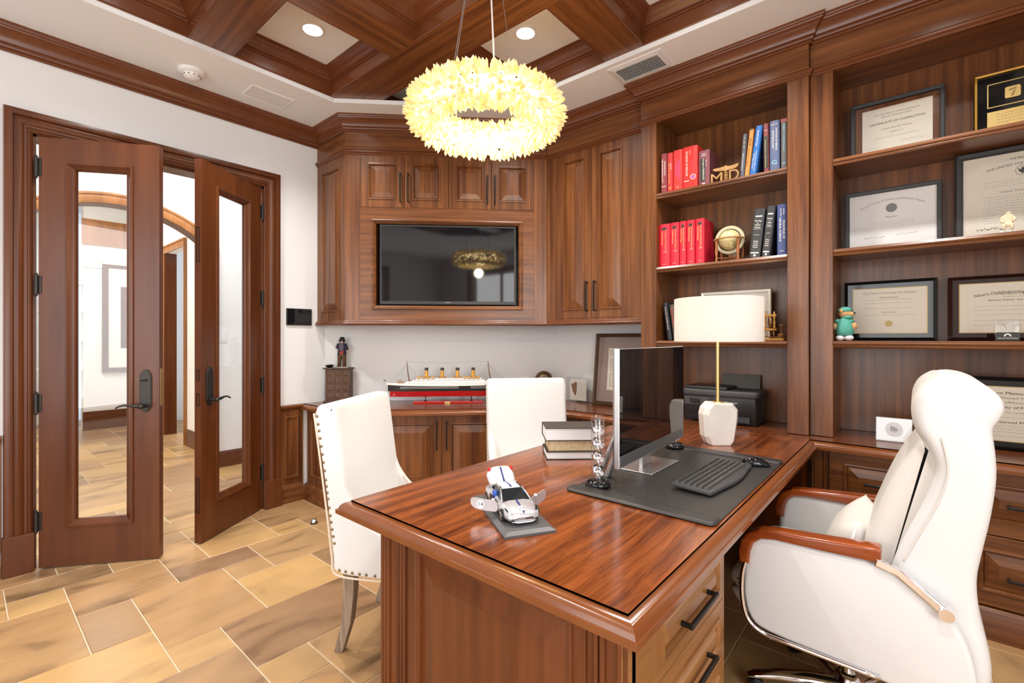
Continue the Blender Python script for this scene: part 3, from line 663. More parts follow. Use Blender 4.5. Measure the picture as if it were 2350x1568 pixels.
PL = [(0, 0), (0.030, 0), (0.030, 0.100), (0.024, 0.112), (0.020, 0.122), (0.010, 0.130), (0, 0.130)]
bm = BM(); sweep(bm, [(1.655, 2.92), (0.57, 1.835), (0.027, 1.835)], PL, floor_map(0)); finish('base_moulding', bm, 'cabD', bc1, smooth=35)
bc2 = thing('base_cabinet', 'mahogany base cabinet beneath the wall cabinet, mostly hidden behind the desk', 'cabinet', (2.0, 3.1, 0))
BR = Fr((1.655, 2.92, 0), (1, 0, 0), (0, -1, 0))
bm = BM(); box(bm, 1.657, 2.47, 2.941, 3.398, 0, 0.7295); finish('body', bm, 'cabZ', bc2)
cab_door(bc2, BR, 0.03, 0.42, 0.125, 0.728, handle=(0.385, 0.575)); cab_door(bc2, BR, 0.42, 0.81, 0.125, 0.728, handle=(0.455, 0.575))
bm = BM(); sweep(bm, [(2.47, 2.92), (1.655, 2.92)], PL, floor_map(0)); finish('base_moulding', bm, 'cabX', bc2, smooth=35)
bc3 = thing('drawer_cabinet', 'mahogany base cabinet of raised-panel drawers behind the white office chair', 'cabinet', (4.4, 3.1, 0))
BD = Fr((3.36, 2.91, 0), (1, 0, 0), (0, -1, 0))
bm = BM(); box(bm, 3.362, XR - 0.002, 2.931, 3.398, 0, 0.7295); finish('body', bm, 'cabZ', bc3)
bm = BM(); rect_loft(bm, BD, 0.005, 0.075, 0.13, 0.727, [(0, -0.021), (0, 0), (0.008, 0), (0.012, 0.007), (0.017, 0.007), (0.022, -0.002)], cap=True); finish('pilaster', bm, 'cabZ', bc3)
for k in range(4):
    a0 = 0.080 + k * 0.49; a1 = a0 + 0.49
    for b0, b1_ in ((0.445, 0.727), (0.135, 0.443)):
        cab_door(bc3, BD, a0, a1, b0, b1_, handle=((a0 + a1) / 2, b0 + 0.135), name='drawer', stile=0.058, bev=0.045, hlen=0.2, hvert=False, mat='cabX')
bm = BM(); sweep(bm, [(XR, 2.91), (3.37, 2.91)], PL, floor_map(0)); finish('base_moulding', bm, 'cabX', bc3, smooth=35)

# ---- the desk
dk = thing('desk', 'mahogany executive desk with ribbon-grained top and drawer pedestal, in the foreground', 'desk', (2.9, 1.8, 0))
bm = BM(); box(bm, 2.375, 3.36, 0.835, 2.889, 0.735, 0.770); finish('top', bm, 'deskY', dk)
bm = BM(); sweep(bm, EDGE, NOSE, floor_map(0.770), seg=(1, 4))
bmesh.ops.recalc_face_normals(bm, faces=bm.faces); finish('nosing', bm, 'deskmould', dk, smooth=35)
XA, XB_, YA, YE = 2.478, 3.345, 0.877, 1.482
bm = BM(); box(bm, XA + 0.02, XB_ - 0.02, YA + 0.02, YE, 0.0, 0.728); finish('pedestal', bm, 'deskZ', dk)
NF = Fr((0, YA, 0), (1, 0, 0), (0, -1, 0))
bm = BM()                                                    # near end: reeded pilasters and a large raised panel
fbox(bm, NF, XA, 2.640, 0.10, 0.728, -0.021, -0.006); fbox(bm, NF, 3.225, XB_, 0.10, 0.728, -0.021, -0.006); fbox(bm, NF, 2.640, 3.225, 0.69, 0.728, -0.021, -0.006)
for x in (2.485, 2.500, 2.516, 2.566, 2.582, 2.598, 3.262, 3.278, 3.318, 3.333): tube(bm, [NF(x, 0.10, -0.005), NF(x, 0.728, -0.005)], 0.0075, 8)
finish('pilasters', bm, 'deskZ', dk, smooth=50)
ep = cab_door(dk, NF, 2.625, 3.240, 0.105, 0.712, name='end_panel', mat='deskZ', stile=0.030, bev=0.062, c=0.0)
SF = Fr((XB_, 0, 0), (0, 1, 0), (1, 0, 0))
bm = BM(); fbox(bm, SF, YA - 0.0, 0.985, 0.10, 0.728, -0.021, 0); fbox(bm, SF, 1.470, YE, 0.10, 0.728, -0.021, 0); fbox(bm, SF, 0.985, 1.470, 0.700, 0.728, -0.021, 0); finish('drawer_frame', bm, 'drawer_litY', dk)
for b0, b1_ in ((0.530, 0.700), (0.360, 0.530), (0.12, 0.360)):
    cab_door(dk, SF, 0.985, 1.470, b0, b1_, handle=(1.228, (b0 + b1_) / 2 - 0.004), name='drawer', mat='drawer_litY', stile=0.036, bev=0.016, hlen=0.20, hvert=False)
bm = BM(); sweep(bm, [(XB_, YE), (XB_, YA), (XA, YA), (XA, YE)], PL, floor_map(0)); finish('base_moulding', bm, 'deskX', dk, smooth=35)
bm = BM(); box(bm, 2.50, 2.53, YE, 2.905, 0.0, 0.728); finish('modesty_panel', bm, 'deskZ', dk)
bm = BM(); box(bm, 3.06, 3.345, 2.78, 2.905, 0.0, 0.728); finish('wall_leg', bm, 'deskZ', dk)

# ================================================================== FIXTURES
def inset_poly(P, d):
    n = len(P); P = [Vector(p) for p in P]; A = sum(P[i].x * P[(i + 1) % n].y - P[(i + 1) % n].x * P[i].y for i in range(n)); s = 1 if A > 0 else -1; out = []
    for i in range(n):
        d0 = (P[i] - P[i - 1]).normalized(); d1 = (P[(i + 1) % n] - P[i]).normalized()
        n0 = Vector((-d0.y, d0.x)) * s; n1 = Vector((-d1.y, d1.x)) * s; m = n0 + n1
        m = m / max(0.35, m.dot(n0)) if m.length > 1e-4 else n0
        out.append(P[i] + m * d)
    return out
def slab(bm, poly, mp, h0, h1, r, steps=4):
    """extrude a 2D outline with softly rounded rims"""
    rings = []
    for k in range(steps + 1):
        t = k / steps * PI / 2; rings.append((h0 + r * (1 - math.sin(t)), r * (1 - math.cos(t))))
    rings = [(h0 + r * (1 - math.sin(k / steps * PI / 2)), r * (1 - math.cos(k / steps * PI / 2))) for k in range(steps, -1, -1)]
    full = [(h, i) for h, i in rings] + [(h0 + h1 - h, i) for h, i in reversed(rings)]
    loft(bm, [[mp(p, h) for p in inset_poly(poly, i)] for h, i in full], True, True)
def rrect(x0, x1, y0, y1, r, n=4):
    return arcpts(x1 - r, y1 - r, r, 0, 90, n) + arcpts(x0 + r, y1 - r, r, 90, 180, n) + arcpts(x0 + r, y0 + r, r, 180, 270, n) + arcpts(x1 - r, y0 + r, r, 270, 360, n)
def xz(y_is_h=True): return lambda p, h: Vector((p.x, h, p.y))

# ---- television
tv = thing('television', 'black flat screen television set into the corner cabinet', 'television', DG(0.79, 1.562, -0.05))
bm = BM(); rect_loft(bm, DG, 0.262, 1.322, 1.562, 2.182, [(0.004, -0.075), (0, -0.07), (0, -0.004), (0.002, -0.002), (0.014, -0.002), (0.015, -0.006)], cap0=True); finish('bezel', bm, 'black_plastic', tv)
bm = BM(); fbox(bm, DG, 0.276, 1.308, 1.588, 2.169, -0.02, -0.006); finish('screen', bm, 'black_gloss', tv)
bm = BM(); fbox(bm, DG, 0.276, 1.308, 1.565, 1.588, -0.02, -0.003); finish('lower_bezel', bm, 'black_plastic', tv)
text('lettering', 'SAMSUNG', 0.011, DG, 0.79, 1.576, -0.003, 'white_plastic', tv, wid=0.048)

# ---- black touch panel on the left wall
tp = thing('touch_panel', 'glossy black wall control panel right of the double doors', 'control panel', LW(1.78, 1.47, 0))
bm = BM(); fbox(bm, LW, 1.678, 1.883, 1.402, 1.536, 0.0, 0.014); finish('housing', bm, 'black_plastic', tp, bevel=0.003)
bm = BM(); fbox(bm, LW, 1.684, 1.877, 1.408, 1.530, 0.014, 0.016); finish('glass_face', bm, 'black_gloss', tp)

# ---- ceiling fixtures
sd = thing('smoke_detector', 'round white smoke detector on the ceiling border above the doors', 'smoke detector', (0.275, 0.965, ZC))
bm = BM(); lathe(bm, [(0.0, ZC - 0.008), (0.0, ZC - 0.008)], 8) if False else None
lathe(bm, [(0.072, ZC), (0.074, ZC - 0.012), (0.066, ZC - 0.020), (0.052, ZC - 0.024)], 28, (0.275, 0.965, 0)); finish('base_ring', bm, 'white_plastic', sd, smooth=40)
bm = BM(); lathe(bm, [(0.048, ZC - 0.022), (0.046, ZC - 0.040), (0.030, ZC - 0.050), (0.012, ZC - 0.053), (0.001, ZC - 0.053)], 24, (0.275, 0.965, 0)); finish('sensor_cap', bm, 'white_plastic', sd, smooth=40)
bm = BM()
for k in range(10): t = 2 * PI * k / 10; ball(bm, (0.275 + 0.046 * math.cos(t), 0.965 + 0.046 * math.sin(t), ZC - 0.034), 0.006, 0.006, 0.003, 6, 4)
tag(finish('vent_slots', bm, 'dark_grey', sd), kind='stuff')
gr = thing('ceiling_speaker', 'flush white rectangular speaker grille in the ceiling beside the smoke detector', 'speaker', (0.306, 1.42, ZC))
CF = lambda o: Fr(o, (1, 0, 0), (0, 0, 1))
class Down(Fr):
    def __call__(s, a, b, c=0.0): return Vector((a, b, ZC - c))
DN = Down((0, 0, 0), (1, 0, 0), (0, 1, 0))
bm = BM(); rect_loft(bm, DN, 0.212, 0.400, 1.280, 1.562, [(0, 0), (0, 0.004), (0.006, 0.005), (0.008, 0.003)]); finish('frame', bm, 'white_plastic', gr)
bm = BM(); fbox(bm, DN, 0.218, 0.394, 1.286, 1.556, 0.0, 0.003); finish('grille', bm, 'vent_white', gr)
vt = thing('air_vent', 'white louvred air vent in the ceiling above the bookcase', 'vent', (2.46, 2.79, ZC))
bm = BM(); rect_loft(bm, DN, 2.290, 2.640, 2.672, 2.897, [(0, 0), (0, 0.004), (0.030, 0.010), (0.034, 0.010), (0.034, 0.0)]); finish('frame', bm, 'vent_white', vt)
bm = BM(); fbox(bm, DN, 2.32, 2.61, 2.70, 2.87, 0.0003, 0.001); finish('throat', bm, 'dark_grey', vt)
for k in range(10):
    y = 2.712 + 0.0162 * k; bm = BM()
    loft(bm, [[DN(x, y - 0.004, 0.012), DN(x, y + 0.011, 0.003), DN(x, y + 0.012, 0.004), DN(x, y - 0.003, 0.0135)] for x in (2.323, 2.607)], True, True); finish('slat', bm, 'vent_white', vt)
def recessed(cx, cy, label, power):
    r = thing('recessed_light', label, 'ceiling light', (cx, cy, ZP), group=None)
    bm = BM(); lathe(bm, [(0.072, ZP), (0.072, ZP - 0.004), (0.058, ZP - 0.008), (0.052, ZP - 0.003)], 28, (cx, cy, 0), cap=False); finish('trim_ring', bm, 'white_plastic', r, smooth=40)
    bm = BM(); lathe(bm, [(0.053, ZP - 0.004), (0.001, ZP - 0.0045)], 28, (cx, cy, 0)); finish('lens', bm, 'lamp_lens', r)
    d = bpy.data.lights.new('bulb', 'SPOT'); d.energy = power; d.spot_size = math.radians(125); d.spot_blend = 0.6; d.color = (1.0, 0.965, 0.92); d.shadow_soft_size = 0.05
    o = bpy.data.objects.new('bulb', d); COL.objects.link(o); o.parent = r; o.location = (0, 0, -0.02)
plain('lamp_lens', (1, 1, 1), 0.5, emit=22.0, ecol=(1, 0.98, 0.95))
RP = 85
recessed(0.960, 1.415, 'recessed ceiling light in the coffer nearest the entrance doors', RP)
recessed(1.935, 2.290, 'recessed ceiling light in the coffer behind the chandelier', RP)
recessed(2.92, 2.30, 'recessed ceiling light in the coffer above the bookcase, near the air vent', RP)
recessed(3.90, 2.30, 'recessed ceiling light in the coffer above the diploma bookcase', RP)
recessed(0.960, 0.54, 'recessed ceiling light in the coffer at the top left corner', RP)
recessed(1.935, -0.33, 'recessed ceiling light in the coffer behind the camera, left', RP)
recessed(3.90, 0.54, 'recessed ceiling light in the coffer behind the camera, right', RP)

# ---- crystal ring chandelier
CC = Vector((2.432, 1.412, 2.215)); CR, CA = 0.246, 0.090
ch = thing('chandelier', 'round chandelier ring of pale yellow quartz crystals hanging over the desk', 'chandelier', tuple(CC))
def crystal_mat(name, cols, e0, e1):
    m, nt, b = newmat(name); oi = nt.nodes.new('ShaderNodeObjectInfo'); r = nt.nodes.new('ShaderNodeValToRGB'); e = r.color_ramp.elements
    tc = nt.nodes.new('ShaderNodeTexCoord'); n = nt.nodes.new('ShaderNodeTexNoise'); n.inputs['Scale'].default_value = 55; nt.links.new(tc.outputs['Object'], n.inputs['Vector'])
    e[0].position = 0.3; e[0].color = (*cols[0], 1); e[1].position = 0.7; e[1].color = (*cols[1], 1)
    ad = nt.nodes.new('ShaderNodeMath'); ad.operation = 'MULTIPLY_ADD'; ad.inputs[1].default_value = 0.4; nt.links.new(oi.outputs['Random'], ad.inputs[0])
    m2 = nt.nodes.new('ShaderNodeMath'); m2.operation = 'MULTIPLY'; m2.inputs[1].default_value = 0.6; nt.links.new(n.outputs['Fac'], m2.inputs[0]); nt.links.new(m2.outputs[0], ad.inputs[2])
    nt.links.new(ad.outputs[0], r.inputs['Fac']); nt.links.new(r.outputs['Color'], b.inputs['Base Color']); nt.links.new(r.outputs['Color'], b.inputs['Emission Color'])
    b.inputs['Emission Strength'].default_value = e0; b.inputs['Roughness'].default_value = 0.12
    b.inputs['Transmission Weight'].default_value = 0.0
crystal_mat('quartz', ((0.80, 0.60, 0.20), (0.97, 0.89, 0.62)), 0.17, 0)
plain('led_ring', (1, 0.9, 0.6), 0.5, emit=9.0, ecol=(1.0, 0.80, 0.40))
bm = BM()
loft(bm, [[CC + Vector(((CR + 0.035 * math.cos(b)) * math.cos(a), (CR + 0.035 * math.cos(b)) * math.sin(a), 0.035 * math.sin(b))) for b in [2 * PI * k / 8 for k in range(8)]] for a in [2 * PI * k / 40 for k in range(41)]])
bmesh.ops.remove_doubles(bm, verts=bm.verts, dist=1e-5); finish('light_ring', bm, 'led_ring', ch)
def cryst_bm(bm, M4, L=1.0, w=1.0):
    h = 6; rings = []
    for rr, z in ((0.62, 0.0), (1.0, 0.30), (0.92, 0.78), (0.04, 1.0)):
        rings.append([M4 @ Vector((rr * w * math.cos(2 * PI * k / h), rr * w * math.sin(2 * PI * k / h), z * L)) for k in range(h)])
    loft(bm, rings, True, True)
rc = random.Random(11); pl = []
N = 2600
for i in range(N):
    a = rc.uniform(0, 2 * PI); b = rc.uniform(0, 2 * PI)
    if rc.random() > (CR + 0.07 * math.cos(b)) / (CR + 0.07): continue
    n = Vector((math.cos(b) * math.cos(a), math.cos(b) * math.sin(a), math.sin(b)))
    base = CC + Vector((CR * math.cos(a), CR * math.sin(a), 0)) + n * 0.045
    d = (n + Vector((rc.gauss(0, .22), rc.gauss(0, .22), rc.gauss(0, .22)))).normalized()
    pl.append((base, d, rc.uniform(0.032, CA - 0.045 + 0.006), rc.uniform(0.0055, 0.0095), rc.uniform(0, 6)))
def cmat(base, d, L, w, t): return Matrix.Translation(base) @ d.to_track_quat('Z', 'Y').to_matrix().to_4x4() @ Matrix.Rotation(t, 4, 'Z') @ Matrix.Diagonal((w, w, L, 1))
pl.sort(key=lambda p: (p[0] + p[1] * p[2] - CAM).length)
b_ = BM(); cryst_bm(b_, Matrix.Identity(4)); bmesh.ops.recalc_face_normals(b_, faces=b_.faces); cme = bpy.data.meshes.new('crystal'); b_.to_mesh(cme); b_.free(); cme.materials.append(M['quartz'])
for p in pl[:290]:
    o = bpy.data.objects.new('crystal', cme); COL.objects.link(o); o.parent = ch
    o.matrix_basis = Matrix.Translation(-CC) @ cmat(*p)
bm = BM()
for p in pl[290:]: cryst_bm(bm, cmat(*p))
tag(finish('crystal_cluster', bm, 'quartz', ch), kind='stuff')
can = Vector((2.432, 1.412, Z1))
for ang, rad in ((200, 0.0009), (206, 0.0009), (325, 0.0022), (80, 0.0009)):
    t = math.radians(ang); bm = BM(); tube(bm, [CC + Vector((0.18 * math.cos(t), 0.18 * math.sin(t), 0.02)), can + Vector((0.04 * math.cos(t), 0.04 * math.sin(t), -0.02))], rad * 1.6, 6); finish('suspension_cable', bm, 'aluminium' if rad < 0.002 else 'white_plastic', ch)
bm = BM(); lathe(bm, [(0.07, Z1), (0.07, Z1 - 0.025), (0.001, Z1 - 0.026)], 24, (can.x, can.y, 0)); finish('canopy', bm, 'aluminium', ch, smooth=40)
ld = bpy.data.lights.new('glow', 'POINT'); ld.energy = 12; ld.color = (1.0, 0.84, 0.55); ld.shadow_soft_size = 0.05
lo = bpy.data.objects.new('glow', ld); COL.objects.link(lo); lo.parent = ch; lo.location = (0, 0, -0.16)

# ---- door stop on the tiles
ds = thing('door_stop', 'small grey dome door stop on the floor tiles', 'door stop', (0.62, 1.60, 0))
DSX, DSY = 0.57, 1.62
ds.location = (DSX, DSY, 0)
bm = BM(); lathe(bm, [(0.024, 0), (0.024, 0.010)], 20, (DSX, DSY, 0)); finish('base', bm, 'black_plastic', ds)
bm = BM(); lathe(bm, [(0.022, 0.010), (0.020, 0.020), (0.013, 0.028), (0.001, 0.031)], 20, (DSX, DSY, 0)); finish('dome', bm, 'aluminium', ds, smooth=60)

# ================================================================== SEATING
plain('nail', (0.30, 0.23, 0.13), 0.35, 1.0)
def guest_chair(label):
    r = thing('guest_chair', label, 'chair', group=None)
    W = 0.265; mp = lambda p, h: Vector((p.x, h, p.y))
    side = smooth_poly([(-0.075, 1.00), (-0.045, 0.80), (-0.012, 0.56), (0.004, 0.42), (0.020, 0.36), (0.16, 0.345), (0.46, 0.345), (0.50, 0.37), (0.50, 0.43), (0.44, 0.475), (0.28, 0.505), (0.16, 0.555), (0.085, 0.635), (0.050, 0.72), (0.030, 0.84), (0.010, 1.005)], 4)
    for s in (-1, 1):
        bm = BM(); a, b = sorted((s * W, s * (W - 0.048))); slab(bm, side, mp, a, b, 0.016); finish('side_wing', bm, 'linen', r, smooth='all', world=False)
    back = smooth_poly([(-0.076, 1.005), (-0.073, 0.96), (-0.044, 0.80), (-0.011, 0.56), (0.006, 0.40), (0.10, 0.40), (0.080, 0.56), (0.062, 0.68), (0.046, 0.80), (0.030, 0.92), (0.016, 1.008), (0.0, 1.028), (-0.058, 1.028)], 4)
    bm = BM(); slab(bm, back, mp, -W + 0.003, W - 0.003, 0.022); finish('backrest', bm, 'linen', r, smooth='all', world=False)
    seat = smooth_poly([(0.02, 0.35), (0.48, 0.35), (0.535, 0.375), (0.545, 0.43), (0.51, 0.475), (0.40, 0.488), (0.04, 0.47)], 4)
    bm = BM(); slab(bm, seat, mp, -W + 0.045, W - 0.045, 0.03); finish('seat', bm, 'linen', r, smooth='all', world=False)
    bm = BM()
    edge = [(-0.078, 0.995), (-0.050, 0.80), (-0.017, 0.56), (0.0, 0.42), (0.018, 0.352), (0.16, 0.339), (0.46, 0.339)]
    for s in (-1, 1): tube(bm, [Vector((p.x, s * (W - 0.004), p.y)) for p in smooth_poly(edge, 5, False)], 0.0045, 6)
    inner = [(0.105, 0.615), (0.162, 0.557), (0.28, 0.508), (0.44, 0.479)]
    for s in (-1, 1): tube(bm, [Vector((p.x, s * (W - 0.044), p.y)) for p in smooth_poly(inner, 5, False)], 0.004, 6)
    tag(finish('piping', bm, 'piping', r, smooth='all', world=False), kind='stuff')
    bm = BM(); P = smooth_poly([(-0.062, 0.985), (-0.034, 0.80), (-0.002, 0.57), (0.015, 0.47)], 20, False); Q = smooth_poly([(0.035, 0.372), (0.16, 0.362), (0.48, 0.362)], 20, False)
    def nails(path, step):
        acc = 0; last = path[0]; out = [path[0]]
        for q in path[1:]:
            acc += (q - last).length; last = q
            if acc >= step: out.append(q); acc = 0
        return out
    for s in (-1, 1):
        for p in nails(P, 0.025) + nails(Q, 0.025): ball(bm, Vector((p.x, s * (W + 0.0005), p.y)), 0.0062, 0.0036, 0.0062, 8, 5)
    tag(finish('nailhead_trim', bm, 'nail', r, smooth='all', world=False), kind='stuff')
    for s in (-1, 1):
        rings = []
        for x, z, w in ((0.055, 0.36, 0.024), (0.052, 0.26, 0.023), (0.035, 0.13, 0.021), (-0.005, 0.0, 0.018)):
            y = s * (W - 0.055 - (0.36 - z) * 0.06); rings.append([Vector((x + i * w, y + j * w, z)) for i, j in ((-1, -1), (1, -1), (1, 1), (-1, 1))])
        bm = BM(); loft(bm, rings, True, True); finish('leg', bm, 'washed_oak', r, world=False, bevel=0.003)
        rings = []
        for z, w in ((0.36, 0.024), (0.0, 0.016)): rings.append([Vector((0.46 + i * w, s * (W - 0.05) + j * w, z)) for i, j in ((-1, -1), (1, -1), (1, 1), (-1, 1))])
        bm = BM(); loft(bm, rings, True, True); finish('leg', bm, 'washed_oak', r, world=False, bevel=0.003)
    return r
g1 = guest_chair('white linen guest chair with nailhead trim, nearest the entrance doors')
g1.location = (1.862, 1.197, 0); g1.rotation_euler = (0, 0, math.radians(31.2))
g2 = copy_tree(g1); g2['label'] = 'white linen guest chair with nailhead trim, partly hiding the ship model'
g2.location = (1.812, 2.455, 0); g2.rotation_euler = (0, 0, math.radians(-41))
for g in (g1, g2): g['group'] = 'guest chairs in front of the desk'

# ---- executive chair (faces the desk, -x)
oc = thing('office_chair', 'white leather executive office chair with glossy wood armrests and chrome frame', 'chair', (3.60, 2.035, 0))
mp = lambda p, h: Vector((p.x, h, p.y))
shell = smooth_poly([(3.775, 1.085), (3.783, 1.135), (3.808, 1.172), (3.845, 1.188), (3.885, 1.187), (3.925, 1.170), (3.953, 1.140), (3.960, 1.108), (3.950, 1.078), (3.938, 1.050), (3.943, 0.99), (3.945, 0.92), (3.935, 0.82), (3.917, 0.71), (3.907, 0.63), (3.914, 0.54), (3.930, 0.46), (3.936, 0.38), (3.915, 0.315), (3.83, 0.30), (3.73, 0.33), (3.71, 0.50), (3.728, 0.63), (3.768, 0.75), (3.806, 0.85), (3.824, 0.93), (3.806, 0.99), (3.785, 1.03)], 3)
bm = BM(); slab(bm, shell, mp, 1.785, 2.285, 0.030, 5); finish('back_shell', bm, 'leather_white', oc, smooth='all')
hr = smooth_poly([(3.770, 1.075), (3.772, 1.12), (3.795, 1.165), (3.84, 1.184), (3.86, 1.10), (3.835, 1.02), (3.800, 1.005), (3.780, 1.03)], 4)
bm = BM(); slab(bm, hr, mp, 1.80, 2.27, 0.025, 4); finish('headrest', bm, 'leather_inner', oc, smooth='all')
cush = smooth_poly([(3.800, 1.000), (3.765, 0.955), (3.722, 0.866), (3.682, 0.754), (3.655, 0.66), (3.645, 0.52), (3.73, 0.50), (3.765, 0.64), (3.81, 0.76), (3.85, 0.86), (3.855, 0.95)], 4)
bm = BM(); slab(bm, cush, mp, 1.835, 2.235, 0.030, 4); finish('back_cushion', bm, 'leather_inner', oc, smooth='all')
bm = BM()
for y in (1.782, 2.288): tube(bm, [(p.x, y, p.y) for p in smooth_poly([(3.835, 1.02), (3.848, 0.93), (3.828, 0.84), (3.79, 0.745), (3.752, 0.65)], 6, False)], 0.0025, 6)
tag(finish('stitched_seam', bm, 'leather_inner', oc, smooth='all'), kind='stuff')
seat = smooth_poly([(3.27, 0.46), (3.28, 0.425), (3.34, 0.405), (3.70, 0.39), (3.74, 0.42), (3.74, 0.47), (3.66, 0.495), (3.40, 0.508), (3.31, 0.50)], 4)
bm = BM(); slab(bm, seat, mp, 1.79, 2.28, 0.035, 4); finish('seat', bm, 'leather_inner', oc, smooth='all')
under = smooth_poly([(3.31, 0.42), (3.30, 0.36), (3.36, 0.325), (3.70, 0.32), (3.74, 0.36), (3.74, 0.41)], 3)
bm = BM(); slab(bm, under, mp, 1.80, 2.27, 0.02, 3); finish('seat_base', bm, 'leather_white', oc, smooth='all')
panel = smooth_poly([(3.333, 0.42), (3.332, 0.50), (3.340, 0.575), (3.372, 0.628), (3.43, 0.640), (3.56, 0.640), (3.70, 0.640), (3.76, 0.615), (3.84, 0.553), (3.885, 0.48), (3.905, 0.38), (3.89, 0.305), (3.78, 0.295), (3.60, 0.312), (3.41, 0.325), (3.355, 0.352)], 3)
arm = [(3.322, 0.538), (3.318, 0.575), (3.326, 0.612), (3.346, 0.642), (3.378, 0.660), (3.42, 0.667), (3.56, 0.678), (3.70, 0.690), (3.704, 0.684), (3.704, 0.648), (3.56, 0.642), (3.43, 0.640), (3.39, 0.632), (3.366, 0.612), (3.356, 0.580), (3.352, 0.538)]
for y0, y1, ys in ((1.732, 1.784, 1.734), (2.286, 2.338, 2.336)):
    bm = BM(); slab(bm, panel, mp, y0 + 0.006, y1 - 0.002 if y0 < 2 else y1 - 0.006, 0.014, 4); finish('side_panel', bm, 'leather_white', oc, smooth='all')
    bm = BM(); slab(bm, arm, mp, y0 - 0.006, y1 + 0.004, 0.008, 3); finish('armrest', bm, 'armwood', oc, smooth=40)
    fr = [(3.345, 0.56), (3.331, 0.50), (3.330, 0.42), (3.347, 0.352), (3.392, 0.322), (3.47, 0.318), (3.70, 0.314)]
    bm = BM(); tube(bm, [(p.x, ys, p.y) for p in smooth_poly(fr, 5, False)], 0.0075, 10); finish('chrome_rail', bm, 'chrome', oc, smooth='all')
    bm = BM(); sweep(bm, [(3.843, 0.556), (3.742, 0.636), (3.690, 0.650)], [(-0.012, -0.006), (0.012, -0.006), (0.012, 0.010), (-0.012, 0.010)], lambda p, h, ys=ys, s=(-1 if y0 < 2 else 1): Vector((p.x, ys + s * h, p.y))); finish('chrome_bar', bm, 'chrome', oc, bevel=0.004)
    bm = BM(); tube(bm, [(3.843, ys - 0.02, 0.556), (3.843, ys + 0.02, 0.556)], 0.017, 18); finish('pivot', bm, 'chrome', oc, smooth=40)
bm = BM(); box(bm, 3.44, 3.72, 1.94, 2.13, 0.27, 0.325); finish('tilt_mechanism', bm, 'black_plastic', oc, bevel=0.01)
bm = BM(); lathe(bm, [(0.024, 0.11), (0.024, 0.27)], 20, (3.60, 2.035, 0)); lathe(bm, [(0.045, 0.06), (0.048, 0.10), (0.034, 0.125), (0.026, 0.13)], 24, (3.60, 2.035, 0)); finish('gas_column', bm, 'chrome', oc, smooth=40)
for k in range(5):
    t = math.radians(205 + 72 * k); u = Vector((math.cos(t), math.sin(t), 0)); v = Vector((-u.y, u.x, 0)); c = Vector((3.60, 2.035, 0))
    rings = []
    for d, z, h, w in ((0.03, 0.075, 0.045, 0.032), (0.12, 0.080, 0.036, 0.030), (0.22, 0.074, 0.028, 0.026), (0.30, 0.062, 0.022, 0.020), (0.325, 0.055, 0.012, 0.012)):
        rings.append([c + u * d + v * (w * math.cos(q)) + Vector((0, 0, z + h * 0.6 * math.sin(q))) for q in [2 * PI * j / 12 for j in range(12)]])
    bm = BM(); loft(bm, rings, True, True); leg = finish('base_leg', bm, 'chrome', oc, smooth=60)
    rings = [[c + u * d + v * (w * s) + Vector((0, 0, z)) for s in (-1, -0.5, 0.5, 1)] for d, z, w in ((0.10, 0.103, 0.016), (0.22, 0.0925, 0.016), (0.30, 0.078, 0.013))]
    bm = BM(); cp = c + u * 0.295; lathe(bm, [(0.001, -0.022), (0.020, -0.022), (0.026, -0.016), (0.026, 0.016), (0.020, 0.022), (0.001, 0.022)], 18, cp + Vector((0, 0, 0.026)), axis=(u, Vector((0, 0, 1)), v)); finish('caster', bm, 'black_plastic', leg, smooth=40)
pw = thing('lumbar_pillow', 'small white leather lumbar pillow on the seat of the office chair', 'pillow', (3.58, 2.03, 0.51))
bm = BM()
rings = []
for k in range(13):
    t = -1 + 2 * k / 12; s = (1 - abs(t) ** 3.0) ** 0.5 if abs(t) < 1 else 0.0; s = max(s, 0.10)
    y = 2.035 + 0.185 * t
    rings.append([Vector((3.615 - 0.075 * s * math.cos(q) * (1 - 0.15 * math.sin(q)) + 0.045 * 0.11 * math.sin(q) * 8 * 0.6, y, 0.612 + (0.100 * (0.86 + 0.14 * abs(t) ** 2)) * math.copysign(abs(math.sin(q)) ** 0.75, math.sin(q)))) for q in [2 * PI * j / 20 for j in range(20)]])
loft(bm, rings, True, True); finish('cushion', bm, 'leather_inner', pw, smooth='all')
bm = BM(); tube(bm, [rings[6][j] + Vector((0, 0.0, 0)) for j in ()] or [rings[0][5], rings[0][15]], 0.003, 6); finish('seam', bm, 'leather_white', pw, smooth='all')

# ================================================================== THINGS ON THE SHELVES
def text3d(name, s, size, f, a, b, c, depth, mat, parent, wid=None, hei=None):
    cu = bpy.data.curves.new('t', 'FONT'); cu.body = s; cu.size = size; cu.align_x = 'LEFT'; cu.extrude = 0.5; cu.resolution_u = 3
    t = bpy.data.objects.new('t', cu); me = bpy.data.meshes.new_from_object(t); bpy.data.objects.remove(t); bpy.data.curves.remove(cu)
    xs = [v.co.x for v in me.vertices]; ys = [v.co.y for v in me.vertices]
    kx = wid / (max(xs) - min(xs)); ky = hei / (max(ys) - min(ys)); x0, y0 = min(xs), min(ys)
    for v in me.vertices: v.co = f(a + (v.co.x - x0) * kx, b + (v.co.y - y0) * ky, c + v.co.z * depth)
    me.materials.clear(); return mesh_obj(name, me, mat, parent)
def lean_frame(x, y, z, deg):
    f = Fr((x, y, z), (1, 0, 0), (0, -1, 0)); t = math.radians(deg)
    f.u = Vector((math.cos(t), 0, -math.sin(t))); f.z = Vector((math.sin(t), 0, math.cos(t))); return f
